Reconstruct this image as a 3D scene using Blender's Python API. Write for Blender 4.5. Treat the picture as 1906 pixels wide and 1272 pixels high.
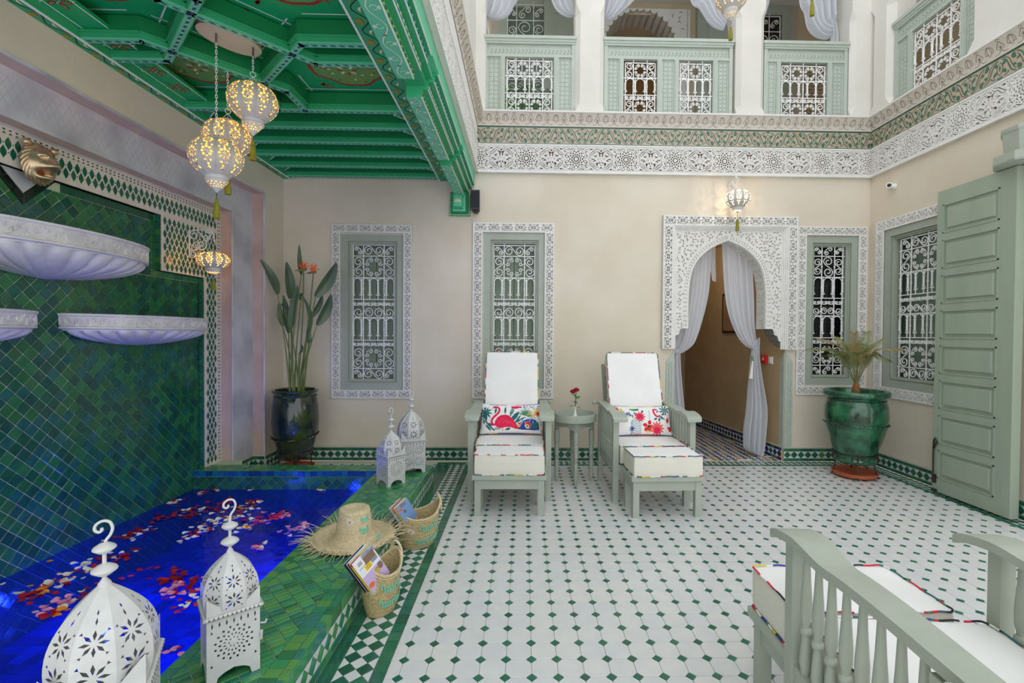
import bpy, math, random
import numpy as np
from math import sin, cos, pi, sqrt, atan, atan2, radians
from mathutils import Vector, Matrix
from mathutils.geometry import delaunay_2d_cdt
random.seed(7); RNG = np.random.default_rng(7)
scene = bpy.context.scene
for o in list(bpy.data.objects): bpy.data.objects.remove(o)

# ------------------------------------------------------------------ camera
F_PX, CAM_H, PCX, PCY = 890.0, 1.29, 994.0, 636.0
yaw = atan(-19.0 / F_PX); pitch = -atan((636 - 622.1) / F_PX); roll = 0.0075
_y = Vector((-sin(yaw), cos(yaw), 0)); _f = _y * cos(pitch) + Vector((0, 0, sin(pitch)))
_r = Vector((cos(yaw), sin(yaw), 0)); _u = _r.cross(_f)
CR = _r * cos(roll) + _u * sin(roll); CU = _u * cos(roll) - _r * sin(roll); CF = _f
CO = Vector((0, 0, CAM_H))
cam_d = bpy.data.cameras.new('camera'); cam = bpy.data.objects.new('camera', cam_d)
scene.collection.objects.link(cam); scene.camera = cam
mw = Matrix((CR, CU, -CF)).transposed().to_4x4(); mw.translation = CO; cam.matrix_world = mw
cam_d.sensor_fit = 'HORIZONTAL'; cam_d.sensor_width = 36; cam_d.lens = F_PX * 36 / 1906
cam_d.shift_x = (953 - PCX) / 1906; cam_d.clip_start = 0.02; cam_d.clip_end = 100

# ------------------------------------------------------------------ light of the sky above the open courtyard
world = bpy.data.worlds.new('world'); scene.world = world; world.use_nodes = True
wn = world.node_tree.nodes; wl = world.node_tree.links
wn['Background'].inputs[0].default_value = (0.90, 0.945, 1.0, 1); wn['Background'].inputs[1].default_value = 1.72
sun_d = bpy.data.lights.new('soft_sun', 'SUN'); sun_d.energy = 0.2; sun_d.angle = radians(60); sun_d.color = (1, 0.96, 0.9)
sun = bpy.data.objects.new('soft_sun', sun_d); scene.collection.objects.link(sun)
sun.rotation_euler = (radians(38), radians(4), 0)
scene.view_settings.view_transform = 'Standard'; scene.view_settings.look = 'None'
scene.view_settings.gamma = 1; scene.view_settings.exposure = 0.0; scene.view_settings.use_curve_mapping = False

# ------------------------------------------------------------------ measuring: photo point -> point on a known plane of the courtyard
def _ray(px, py): return CF + CR * ((px - PCX) / F_PX) - CU * ((py - PCY) / F_PX)
def atY(px, py, Y): d = _ray(px, py); return CO + d * (Y / d.y)
def atX(px, py, X): d = _ray(px, py); return CO + d * (X / d.x)
def atZ(px, py, Z): d = _ray(px, py); return CO + d * ((Z - CAM_H) / d.z)
def xz(Y, *q): return [(atY(a, b, Y).x, atY(a, b, Y).z) for a, b in q]
def to_px(p):
    d = Vector(p) - CO; w = d.dot(CF)
    if w < 0.05: return None
    return (PCX + F_PX * d.dot(CR) / w, PCY - F_PX * d.dot(CU) / w)
def px_area(pts):
    q = [to_px(p) for p in pts]
    if any(v is None for v in q): return 0
    cx = sum(v[0] for v in q) / len(q); cy = sum(v[1] for v in q) / len(q)
    a = abs(sum(q[i][0] * q[(i + 1) % len(q)][1] - q[(i + 1) % len(q)][0] * q[i][1] for i in range(len(q)))) / 2
    if cx < -20 or cx > 1926 or cy < -20 or cy > 1292: return a * 1e-4
    return a

# ------------------------------------------------------------------ materials
def lin(h):
    if isinstance(h, str):
        c = [int(h[i:i + 2], 16) / 255 for i in (0, 2, 4)]
    else: c = list(h)
    return tuple(((v + 0.055) / 1.055) ** 2.4 if v > 0.04045 else v / 12.92 for v in c)
MATS = {}
def mat(name, c1, c2=None, rough=0.6, metal=0.0, nscale=8.0, bump=0.0, bscale=30.0, coat=0.0, detail=4.0,
        emit=None, estr=0.0, alpha=1.0, trans=0.0, stretch=None, sheen=0, thr=(0.3, 0.7), spec=0.5):
    if name in MATS: return MATS[name]
    m = bpy.data.materials.new(name); m.use_nodes = True; nt = m.node_tree; N = nt.nodes; L = nt.links
    b = N['Principled BSDF']; b.inputs['Roughness'].default_value = rough; b.inputs['Metallic'].default_value = metal
    b.inputs['Base Color'].default_value = (*lin(c1), 1); b.inputs['Coat Weight'].default_value = coat
    b.inputs['Coat Roughness'].default_value = 0.08; b.inputs['Specular IOR Level'].default_value = spec
    if sheen: b.inputs['Sheen Weight'].default_value = sheen
    pos = None
    if c2 is not None or bump:
        g = N.new('ShaderNodeNewGeometry'); pos = g.outputs['Position']
        if stretch:
            mp = N.new('ShaderNodeMapping'); mp.inputs['Scale'].default_value = stretch; L.new(pos, mp.inputs[0]); pos = mp.outputs[0]
    if c2 is not None:
        n = N.new('ShaderNodeTexNoise'); n.inputs['Scale'].default_value = nscale; n.inputs['Detail'].default_value = detail
        L.new(pos, n.inputs['Vector']); r = N.new('ShaderNodeValToRGB')
        r.color_ramp.elements[0].color = (*lin(c1), 1); r.color_ramp.elements[1].color = (*lin(c2), 1)
        r.color_ramp.elements[0].position, r.color_ramp.elements[1].position = thr
        L.new(n.outputs[0], r.inputs[0]); L.new(r.outputs[0], b.inputs['Base Color'])
    if bump:
        n2 = N.new('ShaderNodeTexNoise'); n2.inputs['Scale'].default_value = bscale; n2.inputs['Detail'].default_value = 3
        L.new(pos, n2.inputs['Vector']); bm = N.new('ShaderNodeBump'); bm.inputs['Strength'].default_value = bump
        bm.inputs['Distance'].default_value = 0.01; L.new(n2.outputs[0], bm.inputs['Height']); L.new(bm.outputs[0], b.inputs['Normal'])
    if emit is not None:
        b.inputs['Emission Color'].default_value = (*lin(emit), 1); b.inputs['Emission Strength'].default_value = estr
    if alpha < 1 or trans:
        b.inputs['Alpha'].default_value = alpha; b.inputs['Transmission Weight'].default_value = trans
    MATS[name] = m; return m
def mat_vc(name, rough=0.6, coat=0.0, bump=0.0, bscale=200):
    m = bpy.data.materials.new(name); m.use_nodes = True; N = m.node_tree.nodes; L = m.node_tree.links
    b = N['Principled BSDF']; b.inputs['Roughness'].default_value = rough; b.inputs['Coat Weight'].default_value = coat
    a = N.new('ShaderNodeVertexColor'); a.layer_name = 'print'; L.new(a.outputs[0], b.inputs['Base Color'])
    MATS[name] = m; return m
plaster = mat('plaster_beige', 'D6C9B4', 'E3D9C8', rough=0.75, nscale=1.6, bump=0.10, bscale=60, detail=6)
plaster_up = mat('plaster_cream', 'DCD8CE', 'E6E2DA', rough=0.8, nscale=2.5, bump=0.08, bscale=60)
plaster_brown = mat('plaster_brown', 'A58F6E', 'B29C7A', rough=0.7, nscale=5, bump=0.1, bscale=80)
stucco = mat('stucco_white', 'E9E7E3', 'E1DED8', rough=0.75, nscale=9, bump=0.08, bscale=90)
stucco_back = mat('stucco_recess_shade', '6A503E', '7C624E', rough=0.9, nscale=20)  # brown backing: shade inside the carved holes put into the colour
stucco_back2 = mat('stucco_recess_shade_pale', 'B4ABA0', 'BDB4A8', rough=0.9, nscale=20)  # greyer backing, paler painted shade for the hollows of the surrounds
marble = mat('marble', 'D3D2D6', 'A9A9B2', rough=0.35, nscale=3.5, detail=9, thr=(0.42, 0.72), bump=0.03)
marble_pink = mat('marble_pink', 'CDB5AA', 'BFA094', rough=0.4, nscale=5, detail=8, bump=0.03)
marble_white = mat('carved_marble', 'E4E0DC', 'CFCACB', rough=0.45, nscale=10, bump=0.15, bscale=70)
sage = mat('sage_paint', 'A4AB9C', 'ABB2A4', rough=0.42, nscale=12, bump=0.02)
sage_lt = mat('sage_paint_pale', 'B3BDB0', 'BBC4B7', rough=0.45, nscale=12, bump=0.02)
sage_dk = mat('sage_shutter', '7E8D79', '88967F', rough=0.5, nscale=9)
iron_w = mat('white_iron', 'F2F1EE', rough=0.4)
tin_w = mat('white_tin', 'D3D2D0', 'C8C7C5', rough=0.38, nscale=25, bump=0.04, metal=0.0)
tin_in = mat('tin_inside', '6E6C68', rough=0.8)
iron_b = mat('black_iron', '3A3532', '4A433D', rough=0.5, metal=0.6, nscale=30)
grout = mat('grout_pale', 'CFC9B8', 'C2BBA9', rough=0.9, nscale=30)
grout_g = mat('grout_green', 'CBD6B8', 'BCCAA8', rough=0.9, nscale=30)
white_tile = [mat('floor_white_%s' % k, c, d, rough=0.24, nscale=14, bump=0.03, bscale=30) for k, c, d in (('a', 'D6D7D8', 'CFD0D2'), ('b', 'DADAD8', 'D1D2D3'), ('c', 'D0D2D3', 'D8D8D6'), ('d', 'DCDAD6', 'D3D4D4'))]
GREENS = [('236248', '2C7254'), ('1A5B48', '266C56'), ('2E7048', '3D7F4E'), ('1C5540', '26624A'), ('2A6A50', '35765A'), ('4A8442', '3F783E')]
green_tile = [mat('zellige_green_%s' % 'abcdef'[i], a, b, rough=0.16, nscale=22, bump=0.10, bscale=22) for i, (a, b) in enumerate(GREENS)]
FG = [('2F8452', '3C945C'), ('43905A', '579E60'), ('2A7A58', '388A66'), ('4E9050', '62984E'), ('307A4A', '276F4C'), ('2C7668', '388474')]
bench_tile = [mat('glazed_green_%s' % 'abcdef'[i], a, b, rough=0.2, nscale=16, bump=0.08, bscale=18) for i, (a, b) in enumerate(FG)]
DG = [('15573F', '216A4C'), ('124A40', '1C5C50'), ('236B42', '2F7A4A'), ('174C3A', '215F44'), ('15564E', '226A5E'), ('2C7040', '246238')]
field_tile = [mat('fountain_green_%s' % 'abcdef'[i], a, b, rough=0.15, nscale=16, bump=0.12, bscale=22) for i, (a, b) in enumerate(DG)]
BL = [('1238B8', '1B48CC'), ('0E2CA0', '1438B4'), ('1D55D0', '2A66DA'), ('0A1E78', '10288C')]
pool_tile = [mat('pool_blue_%s' % 'abcd'[i], a, b, rough=0.25, nscale=20, bump=0.05) for i, (a, b) in enumerate(BL)]
blue_tile = [mat('edge_blue_%s' % 'abc'[i], a, b, rough=0.16, nscale=20, bump=0.08) for i, (a, b) in enumerate([('0F4C78', '165A8C'), ('0C3A64', '124A78'), ('14607A', '1A6E84')])]
ceil_g = mat('ceiling_green', '10A864', '14A060', rough=0.55, nscale=4)
ceil_dk = mat('ceiling_green_deep', '05874A', '0A7C48', rough=0.55, nscale=4)
ceil_lt = mat('ceiling_green_pale', '5BBE94', '68C49C', rough=0.5, nscale=6)
ceil_mid = mat('ceiling_green_mid', '2CA36C', '38A872', rough=0.5, nscale=6)
paint_w = mat('paint_white', 'E8EFE6', rough=0.6)
paint_cream = mat('paint_cream', 'E9E2B8', rough=0.6)
paint_red = mat('paint_red', '9E2B26', rough=0.6)
paint_blue = mat('paint_blue', '1E4A78', rough=0.6)
paint_gold = mat('paint_gold', 'A98A28', rough=0.6)
paint_olive = mat('paint_olive', '6E9A50', '5E9A58', rough=0.6, nscale=30)
paint_black = mat('paint_black', '12332A', rough=0.6)
fabric = mat('cushion_white', 'F3F2F0', 'EDEBE8', rough=0.85, nscale=6, bump=0.05, bscale=300, sheen=0.2)
fabric_side = mat('cushion_side', 'E6E1D4', 'DEDACC', rough=0.85, nscale=6, bump=0.06, bscale=60)
pip = [mat('piping_%s' % n, c, rough=0.7) for n, c in (('red', 'D8273E'), ('teal', '2A6B70'), ('ink', '22262E'), ('white', 'EFEDEA'), ('yellow', 'E3C93C'), ('green', '3F8F66'), ('blue', '2C3F9A'))]
straw = mat('straw', 'E3D3B0', 'C9B48C', rough=0.8, nscale=90, bump=0.5, bscale=140)
straw_w = mat('palm_weave', 'CDB88C', 'A8935F', rough=0.8, nscale=110, bump=0.6, bscale=130)
mint = mat('mint_thread', '8FD3B4', '7CC4A4', rough=0.8, nscale=200)
# ------------------------------------------------------------------ mesh builder
class MB:
    def __init__(s): s.v = []; s.f = []; s.m = []
    def add(s, vs, fs, mi=0):
        o = len(s.v); s.v.extend([tuple(p) for p in vs]); s.f.extend([tuple(o + i for i in q) for q in fs])
        s.m.extend([mi] * len(fs)); return s
    def box(s, a, b, mi=0):
        x0, y0, z0 = (min(a[i], b[i]) for i in range(3)); x1, y1, z1 = (max(a[i], b[i]) for i in range(3))
        v = [(x0, y0, z0), (x1, y0, z0), (x1, y1, z0), (x0, y1, z0), (x0, y0, z1), (x1, y0, z1), (x1, y1, z1), (x0, y1, z1)]
        return s.add(v, [(0, 3, 2, 1), (4, 5, 6, 7), (0, 1, 5, 4), (1, 2, 6, 5), (2, 3, 7, 6), (3, 0, 4, 7)], mi)
    def quad(s, a, b, c, d, mi=0): return s.add([a, b, c, d], [(0, 1, 2, 3)], mi)
    def prism(s, pts, fr, d0, d1, mi=0, cap0=True):
        # pts 2D polygon, fr(u,v,d)->3D
        n = len(pts); v = [fr(u, w, d0) for u, w in pts] + [fr(u, w, d1) for u, w in pts]
        f = [tuple(range(n, 2 * n))]
        if cap0: f.append(tuple(reversed(range(n))))
        f += [(i, (i + 1) % n, n + (i + 1) % n, n + i) for i in range(n)]
        return s.add(v, f, mi)
    def tube(s, path, r, n=5, mi=0, caps=True, closed=False, matf=None, up=None):
        P = [Vector(p) for p in path]; k = len(P); V = []
        prev = None
        for i in range(k):
            if closed: t = P[(i + 1) % k] - P[i - 1]
            else: t = P[min(i + 1, k - 1)] - P[max(i - 1, 0)]
            if t.length < 1e-9: t = Vector((0, 0, 1))
            t.normalize()
            if prev is None:
                a = Vector(up) if up else (Vector((0, 0, 1)) if abs(t.z) < 0.9 else Vector((1, 0, 0)))
                x = t.cross(a).normalized()
            else:
                x = prev - t * prev.dot(t)
                x = x.normalized() if x.length > 1e-6 else t.orthogonal().normalized()
            prev = x; y = t.cross(x); rr = r[i] if hasattr(r, '__len__') else r
            for j in range(n):
                a = 2 * pi * (j + 0.5) / n; V.append(P[i] + (x * cos(a) + y * sin(a)) * rr)
        F = []; o = len(s.v); s.v.extend([tuple(p) for p in V])
        rng = k if closed else k - 1
        for i in range(rng):
            i2 = (i + 1) % k
            for j in range(n):
                j2 = (j + 1) % n; s.f.append((o + i * n + j, o + i * n + j2, o + i2 * n + j2, o + i2 * n + j))
                s.m.append(matf(i) if matf else mi)
        if caps and not closed:
            s.f.append(tuple(o + j for j in reversed(range(n)))); s.m.append(matf(0) if matf else mi)
            s.f.append(tuple(o + (k - 1) * n + j for j in range(n))); s.m.append(matf(k - 1) if matf else mi)
        return s
    def lathe(s, prof, n=24, c=(0, 0, 0), mi=0, sy=1.0, a0=0, a1=2 * pi, rf=None):
        full = abs(a1 - a0 - 2 * pi) < 1e-6; m = n if full else n + 1; V = []
        for r, z in prof:
            for j in range(m):
                a = a0 + (a1 - a0) * j / n; rr = r * (rf(a, z) if rf else 1)
                V.append((c[0] + rr * cos(a), c[1] + rr * sin(a) * sy, c[2] + z))
        F = []
        for i in range(len(prof) - 1):
            for j in range(n):
                j2 = (j + 1) % m; F.append((i * m + j, i * m + j2, (i + 1) * m + j2, (i + 1) * m + j))
        return s.add(V, F, mi)
    def grid(s, fn, nu, nv, mi=0, closeu=False):
        V = [fn(i / nu, j / nv) for j in range(nv + 1) for i in range(nu + (0 if closeu else 1))]
        w = nu if closeu else nu + 1; F = []
        for j in range(nv):
            for i in range(nu):
                i2 = (i + 1) % w; F.append((j * w + i, j * w + i2, (j + 1) * w + i2, (j + 1) * w + i))
        return s.add(V, F, mi)
    def mesh(s, name, mats, smooth=None):
        me = bpy.data.meshes.new(name); me.from_pydata(s.v, [], s.f)
        for m in (mats if isinstance(mats, (list, tuple)) else [mats]): me.materials.append(m)
        me.polygons.foreach_set('material_index', s.m)
        if smooth is not None:
            me.polygons.foreach_set('use_smooth', [True] * len(me.polygons)); me.set_sharp_from_angle(angle=radians(smooth))
        me.update(); return me
    def build(s, name, mats, parent=None, smooth=None, loc=None, rot=None, **k):
        o = bpy.data.objects.new(name, s.mesh(name, mats, smooth)); scene.collection.objects.link(o)
        if parent is not None: o.parent = parent
        if loc is not None: o.location = loc
        if rot is not None: o.rotation_euler = rot
        for a, b in k.items(): o[a] = b
        return o
def inst(me, name, parent=None, loc=(0, 0, 0), rot=(0, 0, 0), **k):
    o = bpy.data.objects.new(name, me); scene.collection.objects.link(o); o.location = loc; o.rotation_euler = rot
    if parent is not None: o.parent = parent
    for a, b in k.items(): o[a] = b
    return o
def thing(name, label, cat, loc=(0, 0, 0), rz=0, group=None):
    o = bpy.data.objects.new(name, None); scene.collection.objects.link(o); o.location = loc; o.rotation_euler = (0, 0, rz)
    o.empty_display_size = 0.05; o['label'] = label; o['category'] = cat
    if group: o['group'] = group
    return o
def tag(o, label, cat, group=None):
    o['label'] = label; o['category'] = cat
    if group: o['group'] = group
    return o
def struct(name, parent=None, label=None, cat='structure', loc=(0, 0, 0)):
    o = bpy.data.objects.new(name, None); scene.collection.objects.link(o); o.location = loc; o.empty_display_size = 0.05
    o['kind'] = 'structure'
    if label: o['label'] = label; o['category'] = cat
    return o
def sstr(o, label, cat): o['kind'] = 'structure'; o['label'] = label; o['category'] = cat; return o
def copy_tree(o, parent=None, loc=None, rot=None, label=None):
    c = o.copy(); scene.collection.objects.link(c)
    if parent is not None: c.parent = parent
    for ch in list(o.children): copy_tree(ch, c)
    if loc is not None: c.location = loc
    if rot is not None: c.rotation_euler = rot
    if label: c['label'] = label
    return c

# ------------------------------------------------------------------ 2D helpers
def inside(P, poly):
    x, y = P[:, 0], P[:, 1]; n = len(poly); r = np.zeros(len(P), bool); j = n - 1
    for i in range(n):
        xi, yi = poly[i]; xj, yj = poly[j]
        if yi != yj:
            c = ((yi > y) != (yj > y)) & (x < (xj - xi) * (y - yi) / (yj - yi) + xi); r ^= c
        j = i
    return r
def pierce(outlines, holes, extra=(), eps=1e-5):
    V = []; E = []
    for lp in list(outlines) + list(holes):
        o = len(V); V += [Vector((float(a), float(b))) for a, b in lp]; n = len(lp); E += [(o + i, o + (i + 1) % n) for i in range(n)]
    V += [Vector((float(a), float(b))) for a, b in extra]
    v, e, f, *_ = delaunay_2d_cdt(V, E, [], 0, eps)
    P = np.array([(q.x, q.y) for q in v]); T = np.array([t for t in f if len(t) == 3])
    Cn = P[T].mean(1); k = inside(Cn, outlines[0])
    for lp in outlines[1:]: k &= ~inside(Cn, lp)
    for h in holes:
        h = np.asarray(h); bb = (Cn[:, 0] >= h[:, 0].min()) & (Cn[:, 0] <= h[:, 0].max()) & (Cn[:, 1] >= h[:, 1].min()) & (Cn[:, 1] <= h[:, 1].max())
        ix = np.nonzero(bb & k)[0]
        if len(ix): k[ix[inside(Cn[ix], h)]] = False
    T = T[k]; a = P[T[:, 1]] - P[T[:, 0]]; b = P[T[:, 2]] - P[T[:, 0]]; neg = (a[:, 0] * b[:, 1] - a[:, 1] * b[:, 0]) < 0
    T[neg] = T[neg][:, ::-1]; return P, T
def sheet(mb, PT, fr, h, mi=0, wall_mi=None, base=0.0):
    # flat pierced plate: top at h, walls down to base along every cut edge
    P, T = PT; used = np.unique(T); mp = {int(u): i for i, u in enumerate(used)}; n = len(used)
    V = [fr(P[u][0], P[u][1], h) for u in used]; F = [tuple(mp[int(i)] for i in t) for t in T]
    o = len(mb.v); mb.v.extend([tuple(p) for p in V]); mb.f.extend([tuple(o + i for i in t) for t in F]); mb.m.extend([mi] * len(F))
    if h != base:
        cnt = {}
        for t in F:
            for i in range(3):
                a, b = t[i], t[(i + 1) % 3]; cnt[(a, b)] = 1
        B = [(a, b) for (a, b) in cnt if (b, a) not in cnt]
        idx = sorted(set(a for a, b in B) | set(b for a, b in B)); im = {q: i for i, q in enumerate(idx)}
        o2 = len(mb.v); mb.v.extend([tuple(fr(P[used[q]][0], P[used[q]][1], base)) for q in idx])
        for a, b in B: mb.f.append((o + b, o + a, o2 + im[a], o2 + im[b])); mb.m.append(mi if wall_mi is None else wall_mi)
def radial(cx, cy, n, r0, r1, w, ph=0, mid=0.5, tri=False, rng=None):
    H = []
    for k in range(n):
        a = ph + 2 * pi * k / n; c, s_ = cos(a), sin(a); m = r0 + (r1 - r0) * mid
        if tri: q = [(r0, 0), (r1, -w), (r1, w)]
        else: q = [(r0, 0), (m, -w), (r1, 0), (m, w)]
        H.append([(cx + u * c - v * s_, cy + u * s_ + v * c) for u, v in q])
    return H
def strip2(pts, w, taper=0.0):
    n = len(pts); L = []; R = []
    for i in range(n):
        a = pts[max(i - 1, 0)]; b = pts[min(i + 1, n - 1)]; dx, dy = b[0] - a[0], b[1] - a[1]; l = sqrt(dx * dx + dy * dy) or 1
        t = i / (n - 1); ww = w / 2 * (1 - taper * abs(2 * t - 1)); L.append((pts[i][0] - dy / l * ww, pts[i][1] + dx / l * ww)); R.append((pts[i][0] + dy / l * ww, pts[i][1] - dx / l * ww))
    return L[::1] + R[::-1]
def arc(cx, cy, r, a0, a1, n=8, ry=None):
    ry = r if ry is None else ry
    return [(cx + r * cos(a0 + (a1 - a0) * i / n), cy + ry * sin(a0 + (a1 - a0) * i / n)) for i in range(n + 1)]
def leaf2(cx, cy, L, W, a, bend=0.0, n=5):
    up = []; dn = []
    for i in range(n + 1):
        t = i / n; w = W * sin(pi * t) ** 0.8 / 2; x = (t - 0.5) * L; y = bend * L * (0.25 - (t - 0.5) ** 2) * 4
        up.append((x, y + w)); dn.append((x, y - w))
    P = up + dn[-2:0:-1]; c, s_ = cos(a), sin(a)
    return [(cx + x * c - y * s_, cy + x * s_ + y * c) for x, y in P]
def clip_poly(poly, conv):
    # clip polygon by convex ccw polygon
    out = poly
    for i in range(len(conv)):
        ax, ay = conv[i]; bx, by = conv[(i + 1) % len(conv)]; inp = out; out = []
        if not inp: return []
        def sd(p): return (bx - ax) * (p[1] - ay) - (by - ay) * (p[0] - ax)
        for j in range(len(inp)):
            p, q = inp[j], inp[(j + 1) % len(inp)]; sp, sq = sd(p), sd(q)
            if sp >= 0: out.append(p)
            if (sp >= 0) != (sq >= 0):
                t = sp / (sp - sq); out.append((p[0] + (q[0] - p[0]) * t, p[1] + (q[1] - p[1]) * t))
    return out
def area2(p): return abs(sum(p[i][0] * p[(i + 1) % len(p)][1] - p[(i + 1) % len(p)][0] * p[i][1] for i in range(len(p)))) / 2
def shrink(p, g):
    cx = sum(a for a, b in p) / len(p); cy = sum(b for a, b in p) / len(p); out = []
    n = len(p)
    # inset each edge by g (convex)
    ccw = sum(p[i][0] * p[(i + 1) % n][1] - p[(i + 1) % n][0] * p[i][1] for i in range(n)) > 0
    L = []
    for i in range(n):
        a, b = p[i], p[(i + 1) % n]; dx, dy = b[0] - a[0], b[1] - a[1]; l = sqrt(dx * dx + dy * dy)
        if l < 1e-6: continue
        nx, ny = (-dy / l, dx / l) if ccw else (dy / l, -dx / l)
        L.append((a[0] + nx * g, a[1] + ny * g, dx / l, dy / l))
    n = len(L)
    for i in range(n):
        x1, y1, dx1, dy1 = L[i - 1]; x2, y2, dx2, dy2 = L[i]; d = dx1 * dy2 - dy1 * dx2
        if abs(d) < 1e-3: out.append((x2, y2)); continue
        t = ((x2 - x1) * dy2 - (y2 - y1) * dx2) / d; out.append((x1 + dx1 * t, y1 + dy1 * t))
    return out
def fat(h, k):
    # widen a slim closed hole without lengthening it much
    n = len(h)
    if n < 3: return h
    cx = sum(a for a, b in h) / n; cy = sum(b for a, b in h) / n
    sxx = sum((a - cx) ** 2 for a, b in h); syy = sum((b - cy) ** 2 for a, b in h); sxy = sum((a - cx) * (b - cy) for a, b in h)
    t = .5 * atan2(2 * sxy, sxx - syy); c, s_ = cos(t), sin(t)
    if n > 14: # strips: push out along local normal
        m = n // 2; out = [None] * n
        for i in range(m):
            a, b = h[i], h[n - 1 - i]; mx, my = (a[0] + b[0]) / 2, (a[1] + b[1]) / 2
            out[i] = (mx + (a[0] - mx) * k, my + (a[1] - my) * k); out[n - 1 - i] = (mx + (b[0] - mx) * k, my + (b[1] - my) * k)
        return [p if p else h[i] for i, p in enumerate(out)]
    return [(cx + ((a - cx) * c + (b - cy) * s_) * c - (-(a - cx) * s_ + (b - cy) * c) * k * s_, cy + ((a - cx) * c + (b - cy) * s_) * s_ + (-(a - cx) * s_ + (b - cy) * c) * k * c) for a, b in h]
_tc = {}
def lay_tiles(parent, name, tiles, mats, fr, frm, t=0.006, gap=0.0015, jitter=0.006, limit=300, minpx=20.0):
    """tiles: list of (poly2d, material index).  fr(u,v,d)->3D ; frm: 3x3 matrix with columns u,v,n.
    The (up to) 300 largest in the photo are parts, the rest is joined."""
    T = []
    for p, mi in tiles:
        if len(p) < 3 or area2(p) < 3e-5: continue
        q = shrink(p, gap)
        if len(q) < 3 or area2(q) < 1e-5: continue
        T.append((px_area([fr(u, v, t) for u, v in q]), q, mi))
    T.sort(key=lambda a: -a[0])
    rest = MB(); cnt = 0
    for a, q, mi in T:
        if cnt < limit and a > minpx:
            cnt += 1
            cx = sum(u for u, v in q) / len(q); cy = sum(v for u, v in q) / len(q)
            key = (id(mats), mi, round(t, 4), tuple((round(u - cx, 3), round(v - cy, 3)) for u, v in q))
            me = _tc.get(key)
            if me is None:
                mb = MB(); b = 0.0012; qi = shrink(q, b) if min(len(q), 9) < 9 else q
                if len(qi) != len(q): qi = q
                n = len(q); V = [(u - cx, v - cy, -0.001) for u, v in q] + [(u - cx, v - cy, t - b) for u, v in q] + [(u - cx, v - cy, t) for u, v in qi]
                F = [(i, (i + 1) % n, n + (i + 1) % n, n + i) for i in range(n)] + [(n + i, n + (i + 1) % n, 2 * n + (i + 1) % n, 2 * n + i) for i in range(n)] + [tuple(range(2 * n, 3 * n))]
                if sum(q[i][0] * q[(i + 1) % n][1] - q[(i + 1) % n][0] * q[i][1] for i in range(n)) < 0: F = [f[::-1] for f in F]
                mb.add(V, F); me = mb.mesh(name, mats[mi]); _tc[key] = me
            o = bpy.data.objects.new(name, me); scene.collection.objects.link(o); o.parent = parent
            R = Matrix(frm).to_4x4() @ Matrix.Rotation(random.gauss(0, jitter), 4, 'X') @ Matrix.Rotation(random.gauss(0, jitter), 4, 'Y')
            R.translation = Vector(fr(cx, cy, 0)) - parent.location; o.matrix_local = R
        else:
            rest.prism(q, lambda u, v, d: fr(u, v, d), 0, t + random.uniform(-0.0006, 0.0006), mi, cap0=False)
    if rest.v:
        o = rest.build(name + '_rest', list(mats), parent); o['kind'] = 'stuff'; o.location = -Vector(parent.location)
        o.name = name + 's_far'
FLOORM = Matrix(((1, 0, 0), (0, 1, 0), (0, 0, 1)))
def fl(z): return lambda u, v, d: (u, v, z + d)
def wallB(Y): return (lambda u, v, d: (u, Y - d, v)), Matrix(((1, 0, 0), (0, 0, -1), (0, 1, 0)))          # faces -Y
def wallR(X): return (lambda u, v, d: (X - d, u, v)), Matrix(((0, 0, -1), (1, 0, 0), (0, 1, 0)))          # faces -X (mirrored u)
def wallL(X): return (lambda u, v, d: (X + d, u, v)), Matrix(((0, 0, 1), (1, 0, 0), (0, 1, 0)))            # faces +X
def spline(pts, n):
    P = [Vector(p) for p in pts]; k = len(P); out = []
    for i in range(n + 1):
        t = i / n * (k - 1); j = min(int(t), k - 2); u = t - j
        p0 = P[max(j - 1, 0)]; p1 = P[j]; p2 = P[j + 1]; p3 = P[min(j + 2, k - 1)]
        out.append(0.5 * ((2 * p1) + (p2 - p0) * u + (2 * p0 - 5 * p1 + 4 * p2 - p3) * u * u + (3 * p1 - p0 - 3 * p2 + p3) * u ** 3))
    return out
YB, XR, XL = 4.85, 3.54, -2.41           # back wall, right wall, left wall faces
ZB, XBO, XBI, YBI, YBO = 0.168, -0.76, -1.18, 3.90, 4.07   # bench (pool surround)
XF, XLAT, YN, ZN = -2.66, -2.62, 4.2, 2.33
WZ = 0.014
# ================================================================== FLOOR
floor = struct('floor', label='white octagon tiled courtyard floor with small green squares', cat='floor')
b = MB(); b.box((-2.95, YBI + .05, -0.12), (3.7, 7.4, -0.0045)); b.box((XBO - .01, -1.4, -0.12), (3.7, YBI + .06, -0.0045))
b.build('grout_bed', grout, floor)
s = 0.1004; X0, Y0 = -0.463, 1.776
octs = []; dots = []
c8 = 0.021
def white_field(x0, x1, y0, y1, cut=None):
    rect = [(x0, y0), (x1, y0), (x1, y1), (x0, y1)]
    for i in range(int((x0 - X0) / s) - 2, int((x1 - X0) / s) + 2):
        for j in range(int((y0 - Y0) / s) - 2, int((y1 - Y0) / s) + 2):
            cx, cy = X0 + i * s, Y0 + j * s
            d = clip_poly([(cx - c8, cy), (cx, cy - c8), (cx + c8, cy), (cx, cy + c8)], rect)
            if len(d) > 2: dots.append((d, random.choice((0, 1, 1, 3, 4, 0))))
            h = s / 2; ox, oy = cx + h, cy + h
            o = clip_poly([(ox - h + c8, oy - h), (ox + h - c8, oy - h), (ox + h, oy - h + c8), (ox + h, oy + h - c8), (ox + h - c8, oy + h), (ox - h + c8, oy + h), (ox - h, oy + h - c8), (ox - h, oy - h + c8)], rect)
            if len(o) > 2: octs.append((o, random.randrange(4)))
white_field(-0.513, 3.365, 0.75, 4.665)
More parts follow.
